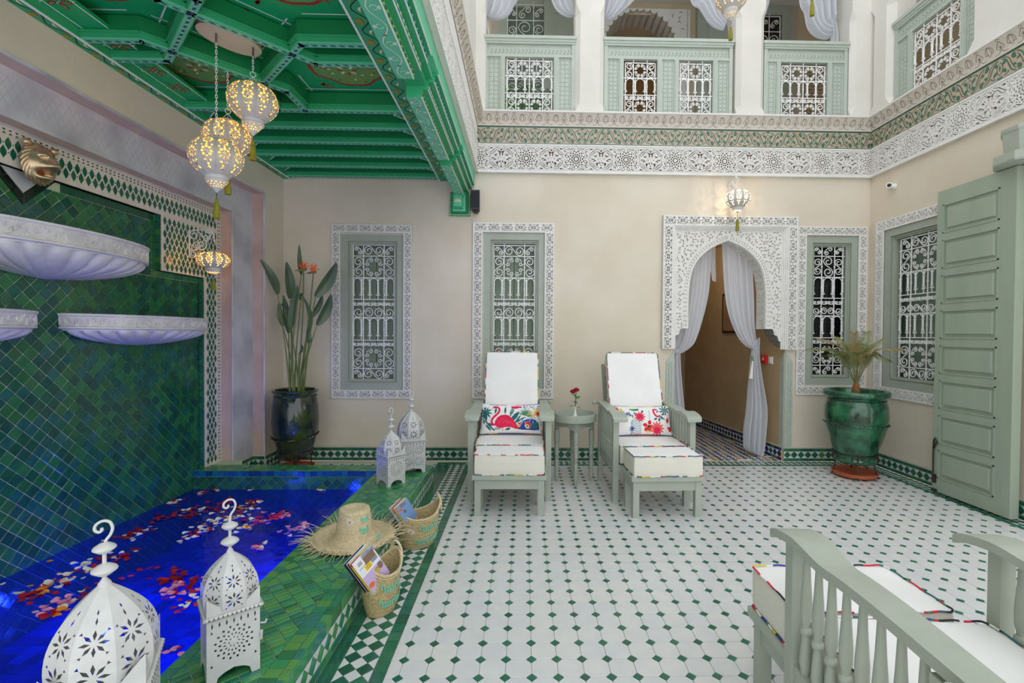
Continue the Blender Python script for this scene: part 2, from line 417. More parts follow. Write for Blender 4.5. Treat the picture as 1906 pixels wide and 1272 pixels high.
white_field(-1.9, -0.85, 4.07, 4.72)
lay_tiles(floor, 'octagon_tile', octs, white_tile, fl(0 - 0.005), FLOORM, t=0.005, gap=0.0009, jitter=0.003)
lay_tiles(floor, 'square_tile', dots, green_tile, fl(0 - 0.005), FLOORM, t=0.0055, gap=0.001, jitter=0.006)
def checker(x0, x1, y0, y1, n, along='y'):
    """checkerboard of squares set on the diagonal, n across the band"""
    out_g = []; out_w = []; rect = [(x0, y0), (x1, y0), (x1, y1), (x0, y1)]
    w = (x1 - x0) if along == 'y' else (y1 - y0); d = w / n / 2
    nx = int((x1 - x0) / d) + 2; ny = int((y1 - y0) / d) + 2
    for i in range(-1, nx):
        for j in range(-1, ny):
            if (i + j) % 2: continue
            cx, cy = x0 + i * d, y0 + j * d; k = i if along == 'y' else j
            p = clip_poly([(cx - d, cy), (cx, cy - d), (cx + d, cy), (cx, cy + d)], rect)
            if len(p) > 2: (out_g if k % 2 else out_w).append((p, random.choice((0, 1, 3, 4)) if k % 2 else random.randrange(4)))
    return out_g, out_w
cg, cw = [], []
for a in ((-0.705, -0.566, 0.75, 4.70, 2, 'y'), (-0.566, 3.41, 4.71, 4.825, 2, 'x'), (3.41, 3.525, 0.75, 4.71, 2, 'y')):
    g, w = checker(*a); cg += g; cw += w
lay_tiles(floor, 'checker_tile_green', cg, green_tile, fl(-0.005), FLOORM, t=0.0055, gap=0.0008, jitter=0.006)
lay_tiles(floor, 'checker_tile_white', cw, white_tile, fl(-0.005), FLOORM, t=0.005, gap=0.0008, jitter=0.003)
st = []
def row(x0, x1, y0, y1, step, along='y'):
    a0, a1 = (y0, y1) if along == 'y' else (x0, x1); n = max(1, int(round((a1 - a0) / step)))
    for i in range(n):
        u, w = a0 + (a1 - a0) * i / n, a0 + (a1 - a0) * (i + 1) / n
        st.append(([(x0, u), (x1, u), (x1, w), (x0, w)] if along == 'y' else [(u, y0), (w, y0), (w, y1), (u, y1)], random.choice((0, 1, 1, 3, 0, 4))))
row(-0.566, -0.513, 0.75, 4.665, 0.062); row(-0.76, -0.705, 0.75, 4.70, 0.062)
row(-0.566, 3.41, 4.665, 4.71, 0.085, 'x'); row(3.365, 3.41, 0.75, 4.665, 0.085)
row(-0.85, -0.76, 4.07, 4.70, 0.09); row(-0.85, -0.566, 4.71, 4.78, 0.09, 'x')
lay_tiles(floor, 'border_tile', st, green_tile, fl(-0.005), FLOORM, t=0.0055, gap=0.001, jitter=0.006)
# passage floor: small coloured checker tiles
pf = []
pmats = [green_tile[0], pool_tile[3], mat('tile_ochre', 'A8763A', rough=.3), mat('tile_ink', '2A2A32', rough=.3), white_tile[0], white_tile[1]]
d = 0.035
for i in range(0, 34):
    for j in range(0, 66):
        if (i + j) % 2: continue
        cx, cy = 1.53 + i * d, 4.86 + j * d
        p = clip_poly([(cx - d, cy), (cx, cy - d), (cx + d, cy), (cx, cy + d)], [(1.53, 4.86), (2.66, 4.86), (2.46, 7.2), (1.53, 7.2)])
        if len(p) > 2: pf.append((p, (i // 2 + j // 6) % 4 if i % 2 else 4 + (j % 2)))
lay_tiles(floor, 'passage_tile', pf, pmats, fl(-0.005), FLOORM, t=0.0055, gap=0.0007, jitter=0.003, limit=260)

# ================================================================== WALLS
# window / door openings on the back wall: (x0,x1,z0,z1)
W1 = (-1.84, -1.21, .716, 2.28); W2 = (-.414, .213, .734, 2.31); W3 = (2.885, 3.425, .787, 2.317)
def wall_with_holes(name, parent_name, x0, x1, z0, z1, holes, fr, m, thick=0.25, label=None):
    mb = MB(); xs = sorted(set([x0, x1] + [h[0] for h in holes] + [h[1] for h in holes])); zs = sorted(set([z0, z1] + [h[2] for h in holes] + [h[3] for h in holes]))
    for i in range(len(xs) - 1):
        for j in range(len(zs) - 1):
            cx, cz = (xs[i] + xs[i + 1]) / 2, (zs[j] + zs[j + 1]) / 2
            if any(h[0] < cx < h[1] and h[2] < cz < h[3] for h in holes): continue
            mb.add([fr(xs[i], zs[j], 0), fr(xs[i + 1], zs[j], 0), fr(xs[i + 1], zs[j + 1], 0), fr(xs[i], zs[j + 1], 0)], [(0, 1, 2, 3)])
    for h in holes:
        a, b_, c, d_ = h
        for p, q in (((a, c), (b_, c)), ((b_, c), (b_, d_)), ((b_, d_), (a, d_)), ((a, d_), (a, c))):
            mb.add([fr(p[0], p[1], 0), fr(q[0], q[1], 0), fr(q[0], q[1], -thick), fr(p[0], p[1], -thick)], [(0, 1, 2, 3)])
    mb.box(fr(x0, z1, 0), fr(x1, z1 + .0005, -thick))
    o = mb.build(name, m); return sstr(o, label, 'wall')
frB, mB = wallB(YB)
wb = wall_with_holes('wall_back', None, -2.41, 3.56, 0, 2.92, [W1, W2, W3, (1.53, 2.68, 0, 2.45)], frB, plaster, 0.26, 'beige plaster back wall with carved windows and arched doorway')
frR, mR = wallR(XR)
W4 = (3.72, 4.64, .80, 2.33)
wr = wall_with_holes('wall_right', None, 0.2, 4.87, 0, 2.92, [W4, (1.75, 3.0, 0, 2.5)], frR, plaster, 0.26, 'beige plaster right wall behind the open door leaf')
# left wall with the fountain niche
YC = 2.70; YV = 2.605; YNm = 2 * YC - YN; YO, YOm = 4.5, 0.9
wl_ = MB()
wl_.quad((XL, YO, 0), (XL, YB, 0), (XL, YB, 3.0), (XL, YO, 3.0)); wl_.quad((XL, YOm, 2.57), (XL, YO, 2.57), (XL, YO, 3.0), (XL, YOm, 3.0)); wl_.quad((XL, -.6, 0), (XL, YOm, 0), (XL, YOm, 3.0), (XL, -.6, 3.0))
wl_.box((XL - .4, -.6, 2.98), (XL, YB, 3.0))
wl_.box((-3.0, -.6, -.5), (-2.85, YB + .2, 3.1)); wl_.box((-2.9, YN + .02, -.5), (-2.55, YB, 3.0))  # unseen boxes behind the niche, added to keep light from leaking in
sstr(wl_.build('wall_left', plaster), 'beige plaster left wall around the fountain niche', 'wall')
tr = struct('trim_niche', label='stepped marble frame around the green fountain niche', cat='frame')
m = MB(); x1 = XL - .11
m.quad((XL, YO, 0), (x1, YO, 0), (x1, YO, 2.57), (XL, YO, 2.57)); m.quad((XL, YO, 2.57), (x1, YO, 2.57), (x1, YOm, 2.57), (XL, YOm, 2.57))
m.quad((x1, YN, ZB), (XLAT, YN, ZB), (XLAT, YN, ZN), (x1, YN, ZN)); m.quad((x1, YN, ZN), (XLAT, YN, ZN), (XLAT, YNm, ZN), (x1, YNm, ZN))
m.build('reveal', marble_pink, tr)
m = MB(); m.quad((x1, YN, 0), (x1, YO, 0), (x1, YO, 2.57), (x1, YN, 2.57)); m.quad((x1, YNm, ZN), (x1, YN, ZN), (x1, YN, 2.57), (x1, YNm, 2.57)); m.quad((x1, YOm, 0), (x1, YNm, 0), (x1, YNm, 2.57), (x1, YOm, 2.57))
m.build('marble_slab', marble, tr)
m = MB()
for y0, y1, z0, z1, X in ((YN - .012, YN + .004, ZB, ZN, x1), (YO - .012, YO + .003, .13, 2.57, XL)): m.box((X - .005, y0, z0), (X + .006, y1, z1))
m.box((x1 - .005, YNm, ZN - .004), (x1 + .006, YN, ZN + .014)); m.box((XL - .005, YOm, 2.566), (XL + .006, YO, 2.582)); m.build('edge_moulding', marble, tr)
# small diamond panels cut in the marble band
m = MB()
for i in range(70):
    y = 1.5 + i * .045
    for q in (strip2([(y - .05, 2.37), (y + .05, 2.53)], .0022), strip2([(y + .05, 2.37), (y - .05, 2.53)], .0022)):
        m.prism(q, lambda u, v, d: (x1 + d, u, v), -.001, .0006)
m.build('incised_lattice', mat('incised_line', 'B9B7BA', rough=.6), tr).__setitem__('kind', 'stuff')
sk_left = []
# ================================================================== BASEBOARDS
def diamond_board(name, L, fr, frm, label, h=0.132, u0=0.0, off=0.012, palette=None, parent=None):
    """green row, band of green diamonds on white triangles, green row"""
    pal = palette or green_tile
    o = struct(name, label=label, cat='baseboard') if parent is None else parent
    m = MB(); m.prism([(u0, 0), (u0 + L, 0), (u0 + L, h + .012), (u0, h + .012)], fr, -.001, off - .0055, 0); m.build('mortar', grout, o)
    f2 = lambda u, v, d: fr(u, v, off - .006 + d)
    T = []; n = int(round(L / .062))
    for i in range(n):
        a, b_ = u0 + L * i / n, u0 + L * (i + 1) / n
        for z0, z1 in ((h - .03, h), (0.002, .03)): T.append(([(a, z0), (b_, z0), (b_, z1), (a, z1)], random.choice((0, 1, 3, 4, 2))))
    lay_tiles(o, 'edge_tile', T, pal, f2, frm, t=.006, gap=.001, jitter=.006)
    D = []; Wt = []; c = (h - .03 + .03) / 2; hh = (h - .06) / 2; n = int(round(L / (2 * hh))); w = L / n
    for i in range(n):
        a = u0 + w * (i + .5); D.append(([(a - w / 2, c), (a, c - hh), (a + w / 2, c), (a, c + hh)], random.choice((0, 1, 3, 1, 5) if random.random() < .2 else (0, 1, 3))))
        a2 = u0 + w * i
        Wt.append((clip_poly([(a2 - w / 2, c + hh), (a2, c), (a2 + w / 2, c + hh)], [(u0, 0), (u0 + L, 0), (u0 + L, 1), (u0, 1)]), 0)); Wt.append((clip_poly([(a2 - w / 2, c - hh), (a2 + w / 2, c - hh), (a2, c)], [(u0, 0), (u0 + L, 0), (u0 + L, 1), (u0, 1)]), 1))
    lay_tiles(o, 'diamond_tile', D, pal, f2, frm, t=.006, gap=.0006, jitter=.006)
    lay_tiles(o, 'triangle_tile', Wt, white_tile, f2, frm, t=.0055, gap=.0006, jitter=.003)
    return o
bb = diamond_board('baseboard_back', 1.44 + 2.41, frB, mB, 'diamond tiled green and white baseboard along the back wall', u0=-2.41)
diamond_board('baseboard_back_b', 3.54 - 2.68, frB, mB, '', u0=2.68, parent=bb)
diamond_board('baseboard_right', 4.84 - 3.05, frR, mR, 'diamond tiled green and white baseboard along the right wall', u0=3.05)
frL, mL = wallL(XL); frL1, mL1 = wallL(XL - .11)
bl = diamond_board('baseboard_left', YB - .012 - YO, frL, mL, 'short diamond tiled baseboard beside the fountain niche', u0=YO)
diamond_board('x', YO - .012 - YN, frL1, mL1, '', u0=YN, parent=bl)
frO, mO = wallB(YO); diamond_board('x', .11, frO, mO, '', u0=XL - .11, parent=bl)
# ================================================================== BENCH (raised pool surround)
bench = struct('pool_surround', label='low green tiled bench wall around the pool', cat='bench'); bench['kind'] = 'structure'
m = MB(); m.box((XBI + .004, 0.3, -.35), (XBO - .004, YBO - .004, ZB - .0045)); m.box((XF, YBI + .004, -.35), (XBO - .01, YBO - .004, ZB - .0045))
m.box((XBI - .62, 0.3, -.35), (XBI, .75, ZB - .005)); m.box((XF, YBO - .01, -.35), (-2.45, 4.21, ZB - .002)); m.build('core', grout_g, bench)
frT = fl(ZB - .005)
def rows_top(x0, x1, y0, y1, step, along='y'):
    n = max(1, int(round(((y1 - y0) if along == 'y' else (x1 - x0)) / step))); out = []
    for i in range(n):
        if along == 'y': a, b_ = y0 + (y1 - y0) * i / n, y0 + (y1 - y0) * (i + 1) / n; out.append(([(x0, a), (x1, a), (x1, b_), (x0, b_)], random.randrange(6)))
        else: a, b_ = x0 + (x1 - x0) * i / n, x0 + (x1 - x0) * (i + 1) / n; out.append(([(a, y0), (b_, y0), (b_, y1), (a, y1)], random.randrange(6)))
    return out
# courses along the edges of the bench top
B1 = rows_top(XBO - .03, XBO - .002, .6, YBO - .03, .052) + rows_top(XBO - .085, XBO - .03, .6, YBO - .03, .045)
B1 += rows_top(XBI, XBI + .045, .6, YBI, .05) + rows_top(XF, XBI, YBI, YBI + .03, .05, 'x') + rows_top(XF, XBO - .03, YBO - .04, YBO, .06, 'x')
lay_tiles(bench, 'edge_course_tile', B1, bench_tile, frT, FLOORM, t=.0055, gap=.0013, jitter=.008)
# brick-like tiles laid on the skew
p0 = Vector(atZ(546, 1042.5, ZB)); p1 = Vector(atZ(604, 1103, ZB)); du = (p1 - p0).xy.normalized(); dv = Vector((-du.y, du.x))
TT = []
fld = [(XBI + .045, .6), (XBO - .085, .6), (XBO - .085, YBO - .04), (XBI + .045, YBO - .04)]
fld2 = [(XF, YBI + .03), (XBI + .045, YBI + .03), (XBI + .045, YBO - .04), (XF, YBO - .04)]
w, l = .027, .056
for i in range(-90, 120):
    for j in range(-120, 120):
        o = p0.xy + du * (i * w) + dv * (j * l); q = [o, o + du * w, o + du * w + dv * l, o + dv * l]; q = [(a.x, a.y) for a in q]
        cx, cy = q[0]
        if not (XF - .2 < cx < XBO + .1 and .4 < cy < YBO + .2): continue
        for R_ in (fld, fld2):
            p = clip_poly(q, R_)
            if len(p) > 2: TT.append((p, random.choice((0, 1, 1, 2, 3, 0, 4, 5))))
lay_tiles(bench, 'glazed_brick', TT, bench_tile, frT, FLOORM, t=.0050, gap=.0014, jitter=.012)
# bench face towards the courtyard: green row, diamonds, green row
frF = lambda u, v, d: (XBO - .006 + d, u, v); mF = mL
T = []
for i in range(66):
    a = .6 + i * .0525
    if a + .0525 > YBO: break
    for z0, z1 in ((0, .036), (.108, .162)): T.append(([(a, z0), (a + .0525, z0), (a + .0525, z1), (a, z1)], random.randrange(6)))
lay_tiles(bench, 'face_tile', T, bench_tile, frF, mF, t=.006, gap=.001, jitter=.008)
D = []; Wt = []
for i in range(50):
    a = .62 + i * .07; c, hh, w2 = .072, .036, .035
    if a > YBO - .03: break
    D.append(([(a - w2, c), (a, c - hh), (a + w2, c), (a, c + hh)], random.choice((0, 1, 2, 3)))); Wt.append(([(a, c + hh), (a + w2, c), (a + 2 * w2, c + hh)], 0)); Wt.append(([(a, c - hh), (a + 2 * w2, c - hh), (a + w2, c)], 1))
lay_tiles(bench, 'face_diamond', D, bench_tile, frF, mF, t=.006, gap=.0006, jitter=.006); lay_tiles(bench, 'face_triangle', Wt, white_tile, frF, mF, t=.006, gap=.0006, jitter=.003)
# far inner wall of the pool: blue row over diamonds
fr4, m4 = wallB(YBI + .004)
T = []
n = 30
for i in range(n):
    a, c = XF + (XBI - XF) * i / n, XF + (XBI - XF) * (i + 1) / n; T.append(([(a, .118), (c, .118), (c, .163), (a, .163)], random.randrange(3)))
lay_tiles(bench, 'blue_edge_tile', T, blue_tile, fr4, m4, t=.006, gap=.001)
T = []; rect = [(XF, -.34), (XBI, -.34), (XBI, .117), (XF, .117)]
dd = .037
for i in range(-1, 44):
    for j in range(-1, 14):
        if (i + j) % 2: continue
        cx, cz = XF + i * dd, -.34 + j * dd; p = clip_poly([(cx - dd, cz), (cx, cz - dd), (cx + dd, cz), (cx, cz + dd)], rect)
        if len(p) > 2: T.append((p, random.randrange(6)))
lay_tiles(bench, 'inner_diamond_tile', T, field_tile, fr4, m4, t=.006, gap=.001)
# ================================================================== POOL
pool = struct('pool_basin', label='blue tiled basin floor under the water', cat='pool'); pool['kind'] = 'structure'
m = MB(); m.box((XF - .05, .7, -.40), (XBI + .01, YBI + .01, -.345)); m.build('basin_bed', mat('pool_bed', '1B3EA8', rough=.8), pool)
T = []
for i in range(21):
    for j in range(45):
        a, c = XF + i * .0705, .75 + j * .07 + (i % 2) * .0
        T.append(([(a, c), (a + .0705, c), (a + .0705, c + .07), (a, c + .07)], 3 if random.random() < .12 else random.choice((0, 0, 1, 2))))
lay_tiles(pool, 'basin_tile', T, pool_tile, fl(-.346), FLOORM, t=.006, gap=.0008, limit=300)
T = []
for j in range(45):
    for k in range(5):
        a, z = .75 + j * .07, -.34 + k * .0705; T.append(([(a, z), (a + .07, z), (a + .07, z + .0705), (a, z + .0705)], random.choice((0, 1, 2))))
frI = lambda u, v, d: (XBI - d, u, v)
lay_tiles(pool, 'side_tile', T, pool_tile, frI, mR, t=.004, gap=.0008, limit=10)

wm = bpy.data.materials.new('pool_water'); wm.use_nodes = True; N = wm.node_tree.nodes; L = wm.node_tree.links; N.remove(N['Principled BSDF'])
tb = N.new('ShaderNodeBsdfTransparent'); tb.inputs[0].default_value = (.22, .42, 1.0, 1); gb = N.new('ShaderNodeBsdfGlossy'); gb.inputs['Roughness'].default_value = .03
fz = N.new('ShaderNodeFresnel'); fz.inputs[0].default_value = 1.25; mx = N.new('ShaderNodeMixShader'); bp = N.new('ShaderNodeBump'); nz = N.new('ShaderNodeTexNoise'); gg = N.new('ShaderNodeNewGeometry')
nz.inputs['Scale'].default_value = 16; nz.inputs['Detail'].default_value = 2; bp.inputs['Strength'].default_value = .35; bp.inputs['Distance'].default_value = .01
L.new(gg.outputs['Position'], nz.inputs['Vector']); L.new(nz.outputs[0], bp.inputs['Height']); L.new(bp.outputs[0], gb.inputs['Normal']); L.new(bp.outputs[0], fz.inputs['Normal'])
L.new(fz.outputs[0], mx.inputs[0]); L.new(tb.outputs[0], mx.inputs[1]); L.new(gb.outputs[0], mx.inputs[2]); df = N.new('ShaderNodeBsdfDiffuse'); df.inputs[0].default_value = (.012, .035, .80, 1); m3 = N.new('ShaderNodeMixShader'); m3.inputs[0].default_value = .33; L.new(tb.outputs[0], m3.inputs[1]); L.new(df.outputs[0], m3.inputs[2]); L.new(m3.outputs[0], mx.inputs[1]); L.new(mx.outputs[0], N['Material Output'].inputs[0])
m = MB(); m.quad((XF, .75, WZ), (XBI, .75, WZ), (XBI, YBI, WZ), (XF, YBI, WZ)); tag(m.build('water', wm), 'still blue lit pool water under the fountain basins', 'water')
# underwater lamps
for i, (x, y) in enumerate(((-2.35, 2.75), (-1.55, 2.3), (-1.55, 1.5), (-1.6, 3.1))):
    t = thing('pool_lamp', ('blue underwater lamp at the foot of the fountain wall', 'blue underwater lamp under the bench in mid pool', 'blue underwater lamp under the bench at the near end', 'blue underwater lamp under the bench beside the straw hat')[i], 'lamp', (x, y, -.338))
    m = MB(); m.lathe([(.05, 0), (.055, .01), (.045, .02), (.0, .024)], 16); m.build('lens', mat('blue_lens', '3050FF', emit=(.1, .2, 1), estr=.6), t, smooth=40)
    l_ = bpy.data.lights.new('blue_beam', 'POINT'); l_.energy = (7, 7, 4, 10)[i]; l_.color = (.04, .08, 1); l_.shadow_soft_size = .025
    lo = bpy.data.objects.new('blue_beam', l_); scene.collection.objects.link(lo); lo.parent = t; lo.location = (-.02, 0, .10)
# ================================================================== FOUNTAIN FIELD
fw = struct('trim_fountain', label='green zellige fountain wall of small diagonal tiles', cat='wall')
m = MB(); m.quad((XF - .006, .8, -.4), (XF - .006, 4.3, -.4), (XF - .006, 4.3, 2.4), (XF - .006, .8, 2.4)); m.build('mortar', grout_g, fw)
yi1, yi2, zs1, zs2 = 3.975, 3.516, 1.73, 2.13       # inner outline of the lattice
def m_(y): return 2 * YC - y
frW = lambda u, v, d: (XF - .006 + d, u, v)
T = []; hd = .0415
convs = [[(m_(yi1), -.35), (yi1, -.35), (yi1, zs1 - .045), (m_(yi1), zs1 - .045)], [(m_(yi2) , zs1 - .045), (yi2 - .045, zs1 - .045), (yi2 - .045, zs2 - .05), (m_(yi2) + .045, zs2 - .05)]]
for i in range(-2, 90):
    for j in range(-10, 70):
        if (i + j) % 2: continue
        cy, cz = .9 + i * hd, j * hd
        if cy < 1.25: continue
        if abs(cy - YV) + (2.13 - cz) < .14: continue
        for cv in convs:
            p = clip_poly([(cy - hd, cz), (cy, cz - hd), (cy + hd, cz), (cy, cz + hd)], cv)
            if len(p) > 2: T.append((p, random.randrange(6)))
lay_tiles(fw, 'zellige_tile', T, field_tile, frW, mL, t=.004, gap=.0019, jitter=.022)
T = []
for a, c in ((yi1 - .045, yi1),): 
    for k in range(30):
        z = .13 + k * .055
        if z > zs1 - .045: break
for k in range(9): z = zs1 + (k - 1) * .045; T.append(([(yi2 - .045, z), (yi2, z), (yi2, z + .045), (yi2 - .045, z + .045)], random.choice((0, 2, 5))))
for k in range(10): y = yi2 + k * .046; T.append(([(y, zs1 - .045), (y + .046, zs1 - .045), (y + .046, zs1), (y, zs1)], random.choice((0, 2, 5))))
for k in range(40):
    y = 1.8 + k * .046
    if y < yi2 - .05 and abs(y - YV) > .19: T.append(([(y, zs2 - .05), (y + .046, zs2 - .05), (y + .046, zs2), (y, zs2)], 3))
lay_tiles(fw, 'frame_tile', T, field_tile, frW, mL, t=.007, gap=.0011, jitter=.01)
# black chevron under the lion mask, marble chip inside
T = []
for sgn in (-1, 1):
    for k in range(3):
        a0, a1 = k / 3, (k + 1) / 3
        q = [(YV + sgn * .175 * (1 - a0), 2.13 - .175 * a0), (YV + sgn * .175 * (1 - a1), 2.13 - .175 * a1), (YV + sgn * .115 * (1 - a1), 2.13 - .115 * a1), (YV + sgn * .115 * (1 - a0), 2.13 - .115 * a0)]
        T.append((q if sgn < 0 else q[::-1], 0))
lay_tiles(fw, 'chevron_tile', T, [mat('tile_black', '0B1A14', '12261C', rough=.15, nscale=20)], frW, mL, t=.008, gap=.001)
m = MB(); m.prism([(YV - .112, 2.13), (YV, 2.018), (YV + .112, 2.13)], frW, 0, .006); m.build('marble_chip', marble, fw)
# ------------------------------------------------------------------ white lattice border with green insets
lat = struct('trim_lattice', label='white lattice tile border stepping round the green fountain wall', cat='border')
outl = [(m_(YN), -.02), (YN, -.02), (YN, ZN - .002), (m_(YN), ZN - .002)]
inner = [(m_(yi1), -.5), (yi1, -.5), (yi1, zs1), (yi2, zs1), (yi2, zs2), (m_(yi2), zs2), (m_(yi2), zs1), (m_(yi1), zs1)]
reg = [(m_(YN), ZB), (m_(yi1), ZB), (m_(yi1), zs1), (m_(yi2), zs1), (m_(yi2), zs2), (yi2, zs2), (yi2, zs1), (yi1, zs1), (yi1, ZB), (YN, ZB), (YN, ZN), (m_(YN), ZN)]
frA = lambda u, v, d: (XLAT + d - .012, u, v)
m = MB(); PT = pierce([reg], []); sheet(m, PT, frA, .0115, base=-.03); m.build('lattice_ground', mat('lattice_white', 'E6DED4', 'D9D0C6', rough=.4, nscale=20), lat)
jam = MB()     # green glazed reveal bricks between lattice and field
cells = [(yi1 - .27, yi1 + 0, 0, 0)]
T = []; w1, h1 = .0475, .098
def in_main(y, z, mg=0.0):
    if z < ZB + mg or z > ZN - .075 - mg or y > YN - .058 - mg: return False
    if z < zs1: return y > yi1 + .018 + mg
    if z < zs2: return y > yi2 + .018 + mg or False
    return z > zs2 + .018 + mg
G1, G2 = [], []
dw, dh = .0235, .047     # lattice half cell
for i in range(-20, 60):
    for j in range(0, 60):
        if (i + j) % 2: continue
        y, z = YC + i * dw * 1.0, .19 + j * dh * .5 * 2
        pass
for i in range(0, 104):
    for j in range(0, 48):
        y = YN - .083 - i * dw; z = .215 + j * dh
        if y < 1.7: continue
        if (i + j) % 2 == 0:
            hex_ = [(y - .0155, z - .009), (y, z - .034), (y + .0155, z - .009), (y + .0155, z + .009), (y, z + .034), (y - .0155, z + .009)]
            if in_main(y, z, .016): G1.append((hex_, random.choice((0, 1, 3, 1))))
            elif in_main(y - .008, z) or in_main(y + .008, z):
                mx_ = .5 * (1 if in_main(y + .012, z) else -1)
        elif in_main(y, z, .004): G2.append(([(y - .004, z), (y, z - .005), (y + .004, z), (y, z + .005)], 0))
lay_tiles(lat, 'lattice_inset', G1, green_tile, frA, mL, t=.013, gap=.0004, jitter=.003, limit=300)
lay_tiles(lat, 'small_inset', G2, green_tile, frA, mL, t=.013, gap=.0003, jitter=.003, limit=200)
G3 = []
for k in range(70):     # outer row of little triangles
    z = .2 + k * .031
    if z < ZN - .06:
        yy = YN - .034; G3.append(([(yy - .013, z - .010), (yy - .002, z), (yy - .013, z + .010)], 0)); G3.append(([(yy + .013, z - .010), (yy + .013, z + .010), (yy + .002, z)], 1))
    y = YN - .02 - k * .031
    if y > 1.8:
        zz = ZN - .036; G3.append(([(y - .010, zz - .013), (y + .010, zz - .013), (y, zz - .002)], 0)); G3.append(([(y - .010, zz + .013), (y, zz + .002), (y + .010, zz + .013)], 1))
lay_tiles(lat, 'border_triangle', G3, green_tile, frA, mL, t=.013, gap=.0003, jitter=.002, limit=200)
T = []
frJ = lambda u, v, d: (u, yi1 - d, v); 
n = 34
for k in range(n):
    z0 = -.02 + (zs1 + .02) * k / n; z1 = -.02 + (zs1 + .02) * (k + 1) / n; T.append(([(XF, z0), (XLAT + .001, z0), (XLAT + .001, z1), (XF, z1)], random.choice((0, 1, 1, 4))))
lay_tiles(lat, 'reveal_tile', T, green_tile, frJ, mB, t=.004, gap=.001)
T = [([(XF - .004, zs1 + k * .05), (XLAT + .001, zs1 + k * .05), (XLAT + .001, zs1 + .05 + k * .05), (XF - .004, zs1 + .05 + k * .05)], (0, 5, 1, 4)[k % 4]) for k in range(8)]
lay_tiles(lat, 'step_reveal_tile', T, green_tile, lambda u, v, d: (u, yi2 - .002 - d, v), mB, t=.004, gap=.001)
m = MB(); m.box((XF - .01, yi1, -.05), (XLAT - .013, yi1 + .2, zs1)); m.box((XF - .01, yi2, zs1 - .0), (XLAT - .013, YN, zs1 + .002)); m.box((XF - .01, yi2, zs1), (XLAT - .013, yi2 + .1, zs2)); m.box((XF - .01, 1.6, zs2), (XLAT - .013, YN, zs2 + .1)); m.build('reveal_core', green_tile[3], lat)
m = MB(); m.box((XLAT - .002, 1.4, ZN - .014), (XLAT + .004, YN, ZN)); m.build('lattice_edge', marble, lat)
# ================================================================== GREEN COFFERED CEILING
ceil = struct('ceiling', label='green painted coffered wooden ceiling over the pool', cat='ceiling')
ZC, ZP = 2.82, 2.95; XA, XBd = -2.33, -.86
m = MB(); m.box((XL, -.6, ZP), (-.5, YB, ZP + .05)); m.build('panel_board', ceil_g, ceil)
def rib(x0, y0, x1, y1, name='coffer_rib', w=.05):
    a, b_ = Vector((x0, y0, 0)), Vector((x1, y1, 0)); L_ = (b_ - a).length; d = (b_ - a) / L_; nrm = Vector((-d.y, d.x, 0)); m = MB()
    def F(u, v, z): q = a + d * u + nrm * v; return (q.x, q.y, z)
    # stepped profile: soffit strip, bead, upper body
    e = .012
    for (hw, z0, z1, mi) in ((w / 2 - .006, ZC, ZC + .012, 2), (w / 2, ZC + .010, ZC + .030, 1), (w / 2 + .010, ZC + .030, ZC + .040, 1), (w / 2 + .004, ZC + .04, ZP - .01, 0)):
        V = [F(-e, -hw, z0), F(L_ + e, -hw, z0), F(L_ + e, hw, z0), F(-e, hw, z0), F(-e, -hw, z1), F(L_ + e, -hw, z1), F(L_ + e, hw, z1), F(-e, hw, z1)]
        m.add(V, [(0, 3, 2, 1), (4, 5, 6, 7), (0, 1, 5, 4), (1, 2, 6, 5), (2, 3, 7, 6), (3, 0, 4, 7)], mi)
    n = int(L_ / .045)
    for i in range(n):
        u = (i + .5) * L_ / n; q = leaf2(u, 0, .034, .013, .22); m.add([F(p[0], p[1], ZC - .0012) for p in q], [tuple(range(len(q)))], 3)
        m.add([F(u + L_ / n / 2 + a_ * .004, b2 * .004, ZC - .0014) for a_, b2 in ((-1, 0), (0, -1), (1, 0), (0, 1))], [(0, 1, 2, 3)], 4)
    for sg in (-1, 1):      # white outline on the panel beside the rib
        v0 = sg * (w / 2 + .030); m.add([F(.03, v0, ZP - .002), F(L_ - .03, v0, ZP - .002), F(L_ - .03, v0 + sg * .008, ZP - .002), F(.03, v0 + sg * .008, ZP - .002)], [(0, 1, 2, 3)], 4)
    return m.build(name, [ceil_dk, ceil_mid, ceil_lt, paint_blue, paint_w], ceil)
def motif(y0):
    C = Vector((-1.615, y0)); a = .325; e = .13
    L_, R_, T_, B_ = C + Vector((-a, 0)), C + Vector((a, 0)), C + Vector((0, -a)), C + Vector((0, a))
    dg = e * .75
    for p, q in ((L_, T_), (T_, R_), (R_, B_), (B_, L_)):
        d = (q - p).normalized(); rib(*(p - d * e), *(q + d * e))
    for p, s_ in ((L_, -1), (R_, 1)):
        for t in (-1, 1):
            q = p + Vector((s_ * e / 1.414, t * e / 1.414)); rib(q.x, q.y, XA if s_ < 0 else XBd, q.y)
    for p, s_ in ((T_, -1), (B_, 1)):
        for t in (-1, 1):
            q = p + Vector((t * e / 1.414, s_ * e / 1.414)); rib(q.x, q.y, q.x, y0 + s_ * .68)
motif(2.69); motif(1.33)
for y in (3.37, 3.65, 3.93, 4.21, 4.49, 4.77, 2.01, .65): rib(XA, y, XBd, y, 'ceiling_joist')
m = MB()       # borders
m.box((XL - .002, -.6, ZC), (XA, YB, ZC + .13), 0); m.box((XA - .012, -.6, ZC - .006), (XA, YB, ZC + .0), 1)
m.box((XBd, -.6, ZC), (-.69, YB, ZC + .13), 0); m.box((XBd, -.6, ZC - .006), (XBd + .012, YB, ZC), 1)
m.build('border_board', [ceil_mid, paint_w], ceil)
